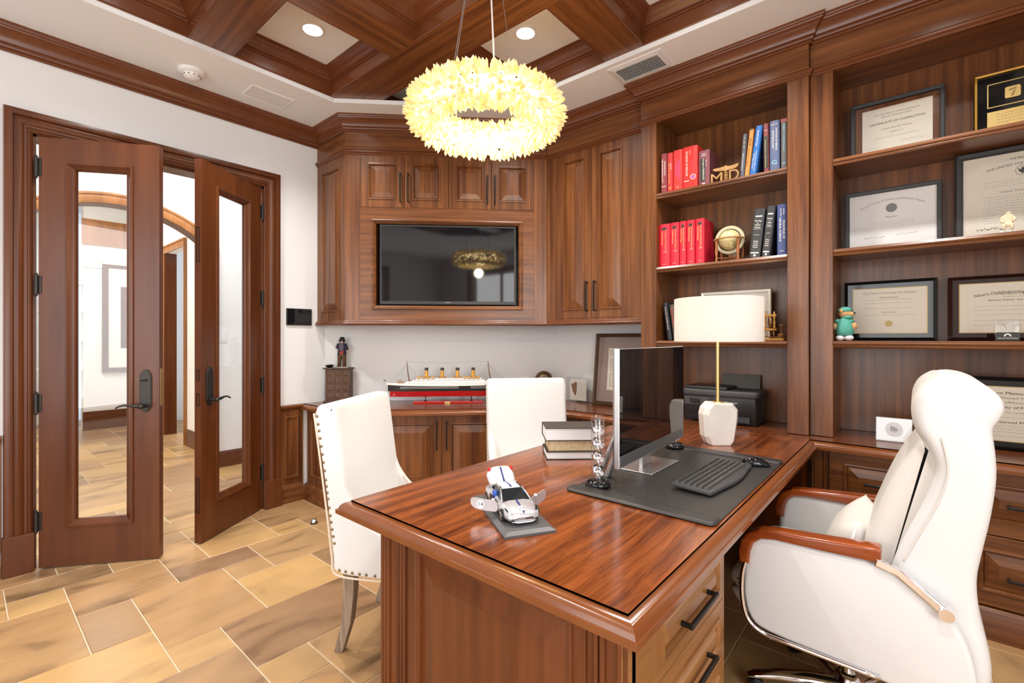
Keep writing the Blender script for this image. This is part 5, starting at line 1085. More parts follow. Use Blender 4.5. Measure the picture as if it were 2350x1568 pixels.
# ---- acrylic block with a map
ap = thing('acrylic_block', 'clear acrylic block holding a brown map and text beside the leaning picture', 'award', (1.66, 3.335, 0.7715))
AF = Fr((1.545, 3.33, 0.7715), (1, 0, 0), (0, -1, 0)); AF.u = Vector((0.995, -0.10, 0)).normalized(); AF.n = Vector((-0.10, -0.995, 0)).normalized()
bm = BM(); fbox(bm, AF, 0, 0.225, 0.0, 0.205, -0.014, 0.014); finish('block', bm, 'acrylic', ap, bevel=0.003)
bm = BM(); fbox(bm, AF, 0.03, 0.20, 0.015, 0.19, -0.003, -0.002); finish('paper', bm, 'paper', ap)
bm = BM(); prism(bm, [(0.045, 0.150), (0.075, 0.152), (0.078, 0.165), (0.105, 0.162), (0.103, 0.10), (0.100, 0.085), (0.095, 0.062), (0.086, 0.050), (0.078, 0.062), (0.066, 0.080), (0.058, 0.092), (0.056, 0.110), (0.046, 0.125)], frame_map(AF), -0.0018, -0.001); plain('map_brown', (0.26, 0.15, 0.09), 0.9, noise=0.3, nscale=120); finish('map', bm, 'map_brown', ap)
lines(ap, AF, 0.118, 0.192, [0.165 - 0.0085 * k for k in range(14)], -0.0015, seed=50)

# ---- teddy bear in surgical scrubs
tb = thing('teddy_bear', 'tan teddy bear in teal surgical scrubs and cap on the third shelf', 'soft toy', (3.491, 3.085, 1.2855))
plain('plush', (0.60, 0.36, 0.16), 0.95, bump=0.6, nscale=500); plain('scrubs', (0.10, 0.40, 0.32), 0.9, bump=0.2, nscale=200); plain('plush_white', (0.85, 0.80, 0.80), 0.95, bump=0.5, nscale=500)
t0 = Vector((3.491, 3.085, 1.2855)); X = lambda x, y, z: t0 + Vector((x, y, z))
bm = BM(); lathe(bm, [(0.001, 0.026), (0.034, 0.028), (0.041, 0.045), (0.039, 0.075), (0.031, 0.105), (0.020, 0.122), (0.001, 0.126)], 20, t0); finish('scrub_suit', bm, 'scrubs', tb, smooth='all')
bm = BM(); ball(bm, X(0.002, 0, 0.146), 0.030, 0.028, 0.027); ball(bm, X(0.026, -0.010, 0.141), 0.018, 0.014, 0.013)
for s in (-1, 1): ball(bm, X(-0.012, 0.024 * s, 0.160), 0.011, 0.007, 0.011, 10, 8)
finish('head', bm, 'plush', tb, smooth='all')
bm = BM(); ball(bm, X(0.043, -0.014, 0.146), 0.0055, seg=10, ring=6); finish('nose', bm, 'black_plastic', tb, smooth='all')
bm = BM(); ball(bm, X(0.0, 0, 0.163), 0.032, 0.031, 0.019); finish('cap', bm, 'scrubs', tb, smooth='all')
bm = BM(); ball(bm, X(0.012, -0.004, 0.126), 0.026, 0.024, 0.011); finish('mask', bm, 'scrubs', tb, smooth='all')
for s, x in ((-1, -0.046), (1, 0.040)):
    bm = BM(); ball(bm, X(x, -0.006, 0.078), 0.016, 0.014, 0.020); finish('paw', bm, 'plush', tb, smooth='all')
    bm = BM(); tube(bm, [X(x * 0.45, 0, 0.110), X(x * 0.78, -0.003, 0.096)], 0.016, 12, radii=[0.014, 0.017]); finish('sleeve', bm, 'scrubs', tb, smooth='all')
for s in (-1, 1): bm = BM(); ball(bm, X(0.019 * s, -0.010, 0.0155), 0.021, 0.028, 0.0155); finish('foot', bm, 'plush_white', tb, smooth='all')

# ---- glass award, figurine, small framed card
aw = thing('glass_award', 'small clear glass award block with a black etched band on the third shelf', 'award', (4.094, 3.09, 1.2855))
AW = Fr((4.055, 3.075, 1.2855), (1, 0, 0), (0, -1, 0))
bm = BM(); slab(bm, rrect(0.0, 0.080, 0.0005, 0.098, 0.008), frame_map(AW), -0.03, 0.0, 0.003, 2); finish('block', bm, 'acrylic', aw, smooth=40)
bm = BM(); fbox(bm, AW, 0.004, 0.076, 0.004, 0.040, 0.0002, 0.0008); finish('etched_band', bm, 'frame_black', aw)
text('lettering', 'American Eye Society', 0.008, AW, 0.040, 0.014, 0.0009, 'foil_white', aw, wid=0.062)
bm = BM()
for k in range(7): t = PI * k / 6; ball(bm, AW(0.040 + 0.009 * math.cos(t), 0.024 + 0.008 * math.sin(t), 0.0012), 0.003, 0.001, 0.003, 8, 5)
finish('emblem', bm, 'foil_white', aw)
fg = thing('figurine', 'small ivory seated figurine on a white base before the commission', 'figurine', (4.095, 3.085, 1.7725))
plain('ivory', (0.78, 0.66, 0.46), 0.4); h0 = Vector((4.095, 3.085, 1.7725))
bm = BM(); box(bm, 4.070, 4.122, 3.068, 3.105, 1.7725, 1.7845); finish('base', bm, 'paper_white', fg, bevel=0.002)
me = bpy.data.meshes.new('seated_figure')
sv = [(0, 0, 0.030, 0.017), (0, 0, 0.050, 0.016), (0.002, -0.004, 0.072, 0.014), (0.003, -0.008, 0.088, 0.007), (0.003, -0.011, 0.100, 0.011), (-0.012, -0.016, 0.036, 0.010), (-0.013, -0.024, 0.038, 0.008), (-0.012, -0.020, 0.014, 0.006), (0.012, -0.016, 0.036, 0.010), (0.014, -0.024, 0.038, 0.008), (0.012, -0.020, 0.014, 0.006), (-0.015, -0.006, 0.074, 0.007), (-0.020, -0.012, 0.055, 0.006), (-0.010, -0.022, 0.048, 0.005), (0.018, -0.008, 0.074, 0.007), (0.024, -0.014, 0.058, 0.006), (0.010, -0.024, 0.052, 0.005)]
se = [(0, 1), (1, 2), (2, 3), (3, 4), (0, 5), (5, 6), (6, 7), (0, 8), (8, 9), (9, 10), (2, 11), (11, 12), (12, 13), (2, 14), (14, 15), (15, 16)]
me.from_pydata([h0 + Vector(v[:3]) for v in sv], se, []); me.skin_vertices.new() if hasattr(me.skin_vertices, 'new') else None
o = mesh_obj('seated_figure', me, 'ivory', fg); o.modifiers.new('skin', 'SKIN')
def set_skin(o, radii, root=0):
    me = o.data
    sl = me.skin_vertices[0].data if len(me.skin_vertices) else None
    if sl is None: return
    for i, rr in enumerate(radii): sl[i].radius = (rr, rr)
    sl[root].use_root = True
    s = o.modifiers.new('subsurf', 'SUBSURF'); s.levels = 1; s.render_levels = 1
set_skin(o, [v[3] for v in sv])
ic = thing('framed_card', 'small acrylic stand with a white Inc. 5000 card on the worktop', 'sign', (3.695, 3.11, 0.7715))
IC = Fr((3.624, 3.10, 0.7715), (1, 0, 0), (0, -1, 0))
IC.z = Vector((0, 0.12, 0.993)).normalized(); IC.n = Vector((0, -0.993, 0.12)).normalized()
bm = BM(); fbox(bm, IC, 0.0, 0.142, 0.0015, 0.117, -0.004, -0.001); finish('card', bm, 'paper_white', ic)
bm = BM(); fbox(bm, IC, -0.003, 0.145, 0.0005, 0.120, -0.005, 0.002); fbox(bm, IC, -0.003, 0.145, 0.0005, 0.004, -0.02, 0.030); finish('acrylic_stand', bm, 'acrylic', ic)
plain('disc_grey', (0.62, 0.60, 0.63), 0.8); bm = BM(); lathe(bm, [(0.034, 0.0), (0.034, 0.0004)], 28, IC(0.071, 0.064, 0.0022), axis=(IC.u, IC.z, IC.n)); finish('grey_disc', bm, 'disc_grey', ic)
text('lettering', 'Inc.', 0.020, IC, 0.069, 0.072, 0.0027, 'ink', ic, wid=0.022); text('lettering', '5000', 0.020, IC, 0.071, 0.059, 0.0027, 'ink', ic, wid=0.030)
bm = BM(); fbox(bm, IC, 0.060, 0.082, 0.0475, 0.0495, 0.0024, 0.0028); finish('caption_bar', bm, 'ink_grey', ic)

# ---- printer
pr = thing('printer', 'black inkjet printer with raised paper support in the bookcase behind the lamp', 'printer', (2.85, 3.19, 0.7712))
PX0, PX1, PY0, PY1, PZ = 2.625, 3.075, 3.045, 3.30, 0.7712
bm = BM(); slab(bm, [(PY0 + 0.03, PZ), (PY1, PZ), (PY1, PZ + 0.165), (PY0 + 0.005, PZ + 0.165), (PY0, PZ + 0.14), (PY0 + 0.012, PZ + 0.05)], lambda p, h: Vector((h, p.x, p.y)), PX0 + 0.01, PX1 - 0.01, 0.012, 3); finish('body', bm, 'black_plastic', pr, smooth=40)
bm = BM(); slab(bm, rrect(PX0, PX1, PY0 - 0.006, PY1, 0.03, 4), floor_map(0), PZ + 0.165, PZ + 0.205, 0.010, 3); finish('scanner_lid', bm, 'dark_grey', pr, smooth=40)
bm = BM(); slab(bm, rrect(PX0 + 0.01, PX0 + 0.27, PY0 + 0.03, PY1 - 0.01, 0.01, 2), floor_map(0), PZ + 0.203, PZ + 0.222, 0.006, 3); finish('document_feeder', bm, 'black_plastic', pr, smooth=40)
bm = BM(); loft(bm, [[Vector((x, PY1 - 0.01, PZ + 0.20)), Vector((x, PY1 + 0.012, PZ + 0.292)), Vector((x, PY1 + 0.020, PZ + 0.292)), Vector((x, PY1 + 0.002, PZ + 0.20))] for x in (2.80, 3.03)], True, True); finish('paper_support', bm, 'dark_grey', pr)
PFf = Fr((0, PY0, 0), (1, 0, 0), (0, -1, 0))
bm = BM(); fbox(bm, PFf, PX0 + 0.018, 2.80, PZ + 0.105, PZ + 0.155, -0.01, 0.004); finish('control_panel', bm, 'dark_grey', pr, bevel=0.004)
bm = BM(); fbox(bm, PFf, 2.68, 2.745, PZ + 0.115, PZ + 0.148, 0.004, 0.005); finish('display', bm, 'black_gloss', pr)
bm = BM(); fbox(bm, PFf, 2.68, 3.03, PZ + 0.018, PZ + 0.055, -0.02, -0.002); finish('output_tray', bm, 'black_gloss', pr)
text('lettering', 'officejet', 0.012, PFf, 2.94, PZ + 0.135, 0.003, 'foil_white', pr, wid=0.05)

# ================================================================== THINGS ON THE DESK
ZD = 0.7703
# ---- leather desk pad
dp = thing('desk_pad', 'black leather desk pad with padded end rails under the keyboard', 'desk pad', (3.10, 1.82, ZD))
bm = BM(); box(bm, 2.855, 3.352, 1.385, 2.265, ZD, ZD + 0.004); finish('mat', bm, 'leather_black', dp, bevel=0.001)
for y0, y1 in ((1.365, 1.432), (2.215, 2.278)):
    bm = BM(); slab(bm, rrect(2.853, 3.354, y0, y1, 0.02), floor_map(0), ZD + 0.0005, ZD + 0.0125, 0.006, 3); finish('end_rail', bm, 'leather_black', dp, smooth='all')
ZPD = ZD + 0.0042
# ---- monitor (faces the office chair)
mo = thing('computer_monitor', 'silver all-in-one computer with glossy black screen standing on the desk pad', 'computer', (2.92, 1.95, ZPD))
mdir = Vector((-0.0335, 0.689, 0)).normalized(); mn_ = Vector((mdir.y, -mdir.x, 0))
MF = Fr((2.9915, 1.500, 0), mdir, mn_); ML = 0.690
bm = BM(); rect_loft(bm, MF, 0, ML, 0.840, 1.262, [(0.012, -0.030), (0.0, -0.018), (0.0, -0.002), (0.002, 0.0), (0.004, 0.0)], cap0=True); finish('housing', bm, 'aluminium', mo)
bm = BM(); fbox(bm, MF, 0.003, ML - 0.003, 0.884, 1.259, -0.012, 0.0012); finish('screen', bm, 'screen_gloss' if 'screen_gloss' in M else 'black_gloss', mo)
bm = BM(); fbox(bm, MF, 0.003, ML - 0.003, 0.843, 0.883, -0.012, 0.0012); finish('speaker_chin', bm, 'chin_metal' if 'chin_metal' in M else 'aluminium', mo)
bm = BM()
for k in range(12): fbox(bm, MF, 0.006, ML - 0.006, 0.846 + 0.0031 * k, 0.8474 + 0.0031 * k, 0.0012, 0.0018)
tag(finish('grille_lines', bm, 'dark_grey', mo), kind='stuff')
bm = BM(); box(bm, 2.862, 3.016, 1.715, 1.985, ZPD, ZPD + 0.006); finish('foot_plate', bm, 'aluminium', mo, bevel=0.002)
for a in (0.02, 0.10):
    bm = BM(); loft(bm, [[MF(a - 0.012, 0.95, -0.030), MF(a + 0.012, 0.95, -0.030), MF(a + 0.012, 0.95, -0.022), MF(a - 0.012, 0.95, -0.022)], [MF(a - 0.014, ZPD + 0.001, -0.105), MF(a + 0.014, ZPD + 0.001, -0.105), MF(a + 0.014, ZPD + 0.001, -0.085), MF(a - 0.014, ZPD + 0.001, -0.085)]], True, True); finish('rear_leg', bm, 'aluminium', mo, bevel=0.002)
bm = BM(); fbox(bm, MF, 0.27, 0.41, 0.85, 1.02, -0.05, -0.02); fbox(bm, MF, 0.29, 0.39, ZPD + 0.004, 0.86, -0.048, -0.034); finish('neck', bm, 'aluminium', mo)
# ---- stick speakers
glass('clear_tube', (0.97, 0.97, 0.98), 0.10)
def stick_speaker(label, x, y):
    r = thing('stick_speaker', label, 'speaker', (x, y, ZPD), group='clear stick speakers on the desk pad'); o = Vector((x, y, ZPD))
    bm = BM(); lathe(bm, [(0.034, 0.0), (0.044, 0.004), (0.046, 0.012), (0.040, 0.022), (0.028, 0.027), (0.001, 0.027)], 28, o); finish('base', bm, 'black_gloss', r, smooth='all')
    bm = BM(); lathe(bm, [(0.0245, 0.024), (0.0245, 0.232), (0.0225, 0.246), (0.016, 0.254), (0.001, 0.258)], 28, o, cap=False); finish('tube', bm, 'clear_tube', r, smooth='all')
    vd = (CAM - o); vd.z = 0; vd.normalize(); sd_ = Vector((-vd.y, vd.x, 0)); F_ = Fr(o, sd_, (vd * 0.75 + Vector((1, 0, 0)) * 0.4).normalized())
    for k in range(4):
        z = 0.058 + 0.048 * k; bm = BM(); lathe(bm, [(0.001, 0.002), (0.006, 0.004), (0.008, 0.001), (0.017, 0.008), (0.0195, 0.010), (0.0195, -0.008), (0.012, -0.016), (0.001, -0.018)], 20, F_(0, z, 0), axis=(F_.u, F_.z, F_.n)); finish('driver', bm, 'chrome', r, smooth=40)
    bm = BM(); tube(bm, [o + Vector((0.006 * math.cos(k * 0.9), 0.006 * math.sin(k * 0.9), 0.026 + 0.2 * k / 30)) - vd * 0.012 for k in range(31)], 0.0015, 6); finish('wiring', bm, 'chrome', r, smooth='all')
    bm = BM(); lathe(bm, [(0.004, 0.232), (0.008, 0.236), (0.004, 0.244)], 10, o); finish('tweeter', bm, 'dark_grey', r, smooth='all')
    return r
stick_speaker('clear tube speaker with chrome drivers in front of the stacked books', 2.925, 1.470)
stick_speaker('clear tube speaker on the far side of the monitor, its base showing beneath the screen', 2.905, 2.222)
# ---- keyboard with separate keys
kb = thing('keyboard', 'black wireless keyboard with a curved palm edge on the desk pad', 'keyboard', (3.212, 1.84, ZPD))
kt = math.radians(1.2); KF = Fr((3.212, 1.842, ZPD), (math.sin(kt), math.cos(kt), 0), (math.cos(kt), -math.sin(kt), 0))     # a along the keyboard, c towards the user
kmap = lambda p, h: KF.o + KF.u * p.x + KF.n * p.y + Vector((0, 0, h + 0.10 * 0.075 - 0.10 * p.y * 0.6))
KL = 0.235
out = [(-KL, -0.072), (KL, -0.072), (KL, 0.060)] + [(KL - 2 * KL * k / 16, 0.060 + 0.018 * math.sin(PI * k / 16) ** 2 + 0.004) for k in range(1, 16)] + [(-KL, 0.060)]
bm = BM(); slab(bm, out, kmap, 0.0, 0.013, 0.004, 2); finish('case', bm, 'dark_grey', kb, smooth=40)
plain('keycap', (0.060, 0.058, 0.056), 0.45); plain('key_top', (0.03, 0.03, 0.03), 0.3)
kme = {}
def key(a, c, w, d):
    k = (round(w, 4), round(d, 4))
    if k not in kme:
        b_ = BM(); loft(b_, [[Vector((-w / 2, -d / 2, 0)), Vector((w / 2, -d / 2, 0)), Vector((w / 2, d / 2, 0)), Vector((-w / 2, d / 2, 0))], [Vector((-w / 2 + 0.0025, -d / 2 + 0.002, 0.008)), Vector((w / 2 - 0.0025, -d / 2 + 0.002, 0.008)), Vector((w / 2 - 0.0025, d / 2 - 0.003, 0.0075)), Vector((-w / 2 + 0.0025, d / 2 - 0.003, 0.0075))]], False, True)
        bmesh.ops.recalc_face_normals(b_, faces=b_.faces); me = bpy.data.meshes.new('key'); b_.to_mesh(me); b_.free(); me.materials.append(M['keycap']); kme[k] = me
    o = bpy.data.objects.new('key', kme[k]); COL.objects.link(o); o.parent = kb; o.matrix_parent_inverse = world_of(kb).inverted()
    o.location = kmap(Vector((a, c)), 0.0128); o.rotation_euler = (0, 0, math.atan2(KF.u.y, KF.u.x))
pitch = 0.0192
for row in range(6):
    c = -0.058 + 0.0195 * row; d = 0.0175 if row else 0.011
    n = 15; a = -KL + 0.012
    if row == 5:
        for wk in (1.25, 1.25, 1.25, 5.6, 1.25, 1.25, 1.25, 1.25): key(a + wk * pitch / 2, c, wk * pitch - 0.0018, d); a += wk * pitch
    else:
        off = (1.0, 1.0, 1.5, 1.75, 2.2, 0)[row]
        key(a + off * pitch / 2, c, off * pitch - 0.0018, d); a += off * pitch
        for k in range(12 if row < 4 else 10): key(a + pitch / 2, c, pitch - 0.0018, d); a += pitch
        rem = (-KL + 0.012 + 14.4 * pitch) - a
        if rem > 0.006: key(a + rem / 2, c, rem - 0.0018, d)
    a = -KL + 0.012 + 14.8 * pitch
    for k in range(3): key(a + pitch / 2, c, pitch - 0.0018, d); a += pitch
    a += 0.006
    for k in range(5 if False else 4):
        if a + pitch < KL: key(a + pitch / 2, c, pitch - 0.0018, d); a += pitch
# ---- mouse
ms = thing('mouse', 'black glossy computer mouse at the far end of the keyboard', 'mouse', (3.277, 2.135, ZPD))
bm = BM(); rings = []
mu = Vector((0.62, 0.30, 0)).normalized(); mu = Vector((math.cos(math.radians(28)), math.sin(math.radians(28)), 0)); mv = Vector((-mu.y, mu.x, 0)); mc_ = Vector((3.277, 2.135, ZPD))
for k in range(13):
    t = -1 + 2 * k / 12; s = max(0.05, (1 - t * t) ** 0.5); hgt = 0.036 * (1 - 0.75 * ((t + 0.15) / 1.15) ** 2) if abs(t) < 1 else 0.006
    rings.append([mc_ + mu * (0.056 * t) + mv * (0.031 * s ** 0.6 * math.cos(q)) + Vector((0, 0, 0.0003 + max(0.004, hgt) * max(0.0, math.sin(q)) ** 0.7)) for q in [PI * j / 12 for j in range(13)]])
loft(bm, rings, True, True, closed=True); finish('shell', bm, 'black_gloss', ms, smooth='all')
bm = BM(); tube(bm, [mc_ + mu * 0.030 - mv * 0.0 + Vector((0, 0, 0.020)), mc_ + mu * 0.012 + Vector((0, 0, 0.0355)), mc_ - mu * 0.005 + Vector((0, 0, 0.0365))], 0.0022, 8); finish('scroll_strip', bm, 'dark_grey', ms, smooth='all')
# ---- stacked books
bf = Vector((0.735, 0.678, 0)).normalized(); bk = Vector((-bf.y, bf.x, 0)); z = ZD
for i, (ox, oy, L_, D_, H_, cov, pg, lab) in enumerate((
        (0.000, 0.000, 0.235, 0.165, 0.034, (0.035, 0.027, 0.022), 'paper_white', 'dark book with white pages at the bottom of the stack on the desk'),
        (0.010, 0.008, 0.225, 0.160, 0.046, (0.28, 0.20, 0.11), 'paper_cream2', 'tan book with yellowed pages in the middle of the stack on the desk'),
        (-0.004, 0.000, 0.232, 0.165, 0.056, (0.050, 0.040, 0.034), 'paper_white', 'thick dark brown book on top of the stack on the desk'))):
    if 'paper_cream2' not in M: plain('paper_cream2', (0.66, 0.53, 0.32), 0.85, noise=0.15, nscale=60)
    cm = 'stackcover%d' % i; plain(cm, cov, 0.55)
    f = Fr(Vector((2.560, 1.660, z + 0.0003)) + bf * ox + bk * oy, bf, -bk)
    r = thing('stacked_book', lab, 'book', tuple(f(L_ / 2, 0, -D_ / 2)), group='books stacked on the desk')
    t = 0.003; bm = BM()
    sp = [(0, 0), (0, t), (-D_ + 0.004, t), (-D_ + 0.004, H_ - t), (0, H_ - t), (0, H_), (-D_, H_), (-D_, 0)]
    loft(bm, [[f(a, zz, c) for c, zz in sp] for a in (0, L_)], True, True); finish('cover', bm, cm, r)
    bm = BM(); fbox(bm, f, 0.004, L_ - 0.004, t, H_ - t, -D_ + 0.005, -0.005)
    finish('pages', bm, pg, r)
    z += H_ + 0.0005
# ---- table lamp
lp = thing('table_lamp', 'table lamp with alabaster base, brass stem and wide white drum shade', 'lamp', (3.023, 2.479, ZD)); LC = Vector((3.023, 2.479, ZD))
lf = Fr(LC, Rv, -Fv)
outl = [(-0.058, 0.0), (0.050, -0.0), (0.068, 0.018), (0.086, 0.125), (0.087, 0.172), (0.062, 0.205), (-0.052, 0.210), (-0.078, 0.182), (-0.086, 0.150), (-0.078, 0.040)]
bm = BM(); loft(bm, [[lf(a * 0.80, b * 0.96 + 0.004 if b > 0.01 else 0.0002, 0.055) for a, b in outl], [lf(a, b if b > 0.01 else 0.0002, 0.030) for a, b in outl], [lf(a, b if b > 0.01 else 0.0002, -0.030) for a, b in outl], [lf(a * 0.80, b * 0.96 + 0.004 if b > 0.01 else 0.0002, -0.055) for a, b in outl]], True, True); finish('base', bm, 'alabaster', lp, bevel=0.003)
bm = BM(); lathe(bm, [(0.028, 0.2065), (0.028, 0.2125), (0.0085, 0.2135), (0.0085, 0.53)], 18, LC); finish('stem', bm, 'brass', lp, smooth=40)
bm = BM(); lathe(bm, [(0.2075, 0.512), (0.2075, 0.727), (0.205, 0.727), (0.205, 0.512), (0.2075, 0.512)], 64, LC, cap=False); finish('shade', bm, 'lamp_shade_glow', lp, smooth=40) if False else None
def shade_mat():
    m, nt, b = newmat('lamp_shade_glow'); L = nt.links; out_ = nt.nodes['Material Output']
    t = nt.nodes.new('ShaderNodeBsdfTranslucent'); t.inputs[0].default_value = (0.95, 0.90, 0.84, 1); mx = nt.nodes.new('ShaderNodeMixShader'); mx.inputs[0].default_value = 0.35
    b.inputs['Base Color'].default_value = (0.90, 0.89, 0.88, 1); b.inputs['Roughness'].default_value = 0.9
    L.new(b.outputs[0], mx.inputs[1]); L.new(t.outputs[0], mx.inputs[2]); L.new(mx.outputs[0], out_.inputs[0])
shade_mat()
bm.free() if bm.is_valid else None
bm = BM(); lathe(bm, [(0.2075, 0.512), (0.2075, 0.727), (0.2055, 0.727), (0.2055, 0.512), (0.2075, 0.512)], 64, LC, cap=False); finish('shade', bm, 'lamp_shade_glow', lp, smooth=40)
bm = BM()
for k in range(3): t = 2 * PI * k / 3; tube(bm, [LC + Vector((0, 0, 0.53)), LC + Vector((0.206 * math.cos(t), 0.206 * math.sin(t), 0.53))], 0.002, 6)
finish('shade_spider', bm, 'brass', lp)
bm = BM(); ball(bm, LC + Vector((0, 0, 0.60)), 0.030); finish('bulb', bm, 'white_plastic', lp, smooth='all')
ld = bpy.data.lights.new('lamp_light', 'POINT'); ld.energy = 1.6; ld.color = (1.0, 0.88, 0.72); ld.shadow_soft_size = 0.06
lo = bpy.data.objects.new('lamp_light', ld); COL.objects.link(lo); lo.parent = lp; lo.location = (0, 0, 0.66)
# ---- model sports car on a display base
CX = Vector((2.852, 1.081, ZD)); cyaw = math.radians(-31)
cu_ = Vector((math.cos(cyaw), math.sin(cyaw), 0)); cv_ = Vector((-cu_.y, cu_.x, 0))
cb = thing('display_base', 'grey display base with sloping rim under the model sports car', 'display base', tuple(CX))
bm = BM(); bp_ = lambda i, z_: [CX + cu_ * x + cv_ * y + Vector((0, 0, z_)) for x, y in ((-0.17 + i, -0.074 + i), (0.17 - i, -0.074 + i), (0.17 - i, 0.074 - i), (-0.17 + i, 0.074 - i))]
loft(bm, [bp_(0, 0.0003), bp_(0, 0.007), bp_(0.014, 0.013), bp_(0.0145, 0.0132)], True, True); plain('base_grey', (0.085, 0.085, 0.09), 0.4); finish('plinth', bm, 'base_grey', cb)
bm = BM(); q = bp_(0.016, 0.0135); quad(bm, q); finish('top_sheet', bm, 'base_grey', cb)
car = thing('model_car', 'silver model sports car number 14 with its doors and boot lid open', 'model car', tuple(CX + Vector((0, 0, 0.0137))))
CO = CX + Vector((0, 0, 0.0137)); c3 = lambda x, y, z_: CO + cu_ * x + cv_ * y + Vector((0, 0, z_))
plain('car_silver', (0.62, 0.62, 0.66), 0.22, 0.55, coat=0.6); plain('car_white', (0.86, 0.86, 0.88), 0.25, coat=0.6); plain('stripe_blue', (0.018, 0.030, 0.16), 0.3); plain('tail_red', (0.70, 0.01, 0.01), 0.2); plain('car_glass', (0.015, 0.018, 0.022), 0.05); plain('seat_blue', (0.02, 0.07, 0.40), 0.6); plain('tyre', (0.012, 0.012, 0.012), 0.7)
stn = [(0.126, 0.024, 0.013, 0.022), (0.122, 0.038, 0.009, 0.028), (0.112, 0.047, 0.007, 0.0325), (0.095, 0.0515, 0.007, 0.036), (0.070, 0.0535, 0.008, 0.0405), (0.045, 0.0530, 0.008, 0.0440), (0.010, 0.0520, 0.008, 0.0430), (-0.030, 0.0520, 0.008, 0.0440), (-0.060, 0.0545, 0.009, 0.0475), (-0.090, 0.0545, 0.010, 0.0480), (-0.112, 0.0490, 0.013, 0.0465), (-0.124, 0.0390, 0.018, 0.0420)]
bm = BM(); rings = []
for x, hw, zl, zt in stn:
    half = [(hw * 0.80, zl), (hw * 0.97, zl + 0.006), (hw, (zl + zt) / 2), (hw * 0.965, zt - 0.007), (hw * 0.84, zt - 0.0015), (hw * 0.45, zt + 0.0005)]
    rings.append([c3(x, -y, z_) for y, z_ in half[::-1]] + [c3(x, y, z_) for y, z_ in half])
loft(bm, rings, True, True); finish('body', bm, 'car_silver', car, smooth=55)
bm = BM()
gh = [(0.050, 0.044, 0.0435, 0.0430), (0.002, 0.041, 0.0440, 0.0665), (-0.012, 0.041, 0.0445, 0.0685), (-0.048, 0.040, 0.0465, 0.0672), (-0.082, 0.036, 0.0485, 0.0500)]
loft(bm, [[c3(x, -w_, z0_), c3(x, -w_ * 0.80, z1_), c3(x, w_ * 0.80, z1_), c3(x, w_, z0_)] for x, w_, z0_, z1_ in gh], True, True); finish('windows', bm, 'car_glass', car)
bm = BM(); loft(bm, [[c3(x, -w_, z_ - 0.002), c3(x, -w_ * 0.6, z_ + 0.0012), c3(x, w_ * 0.6, z_ + 0.0012), c3(x, w_, z_ - 0.002), c3(x, w_ * 0.9, z_ - 0.004), c3(x, -w_ * 0.9, z_ - 0.004)] for x, w_, z_ in ((0.004, 0.0335, 0.0670), (-0.012, 0.0340, 0.0692), (-0.048, 0.0330, 0.0680))], True, True); finish('roof', bm, 'car_white', car, smooth=40)
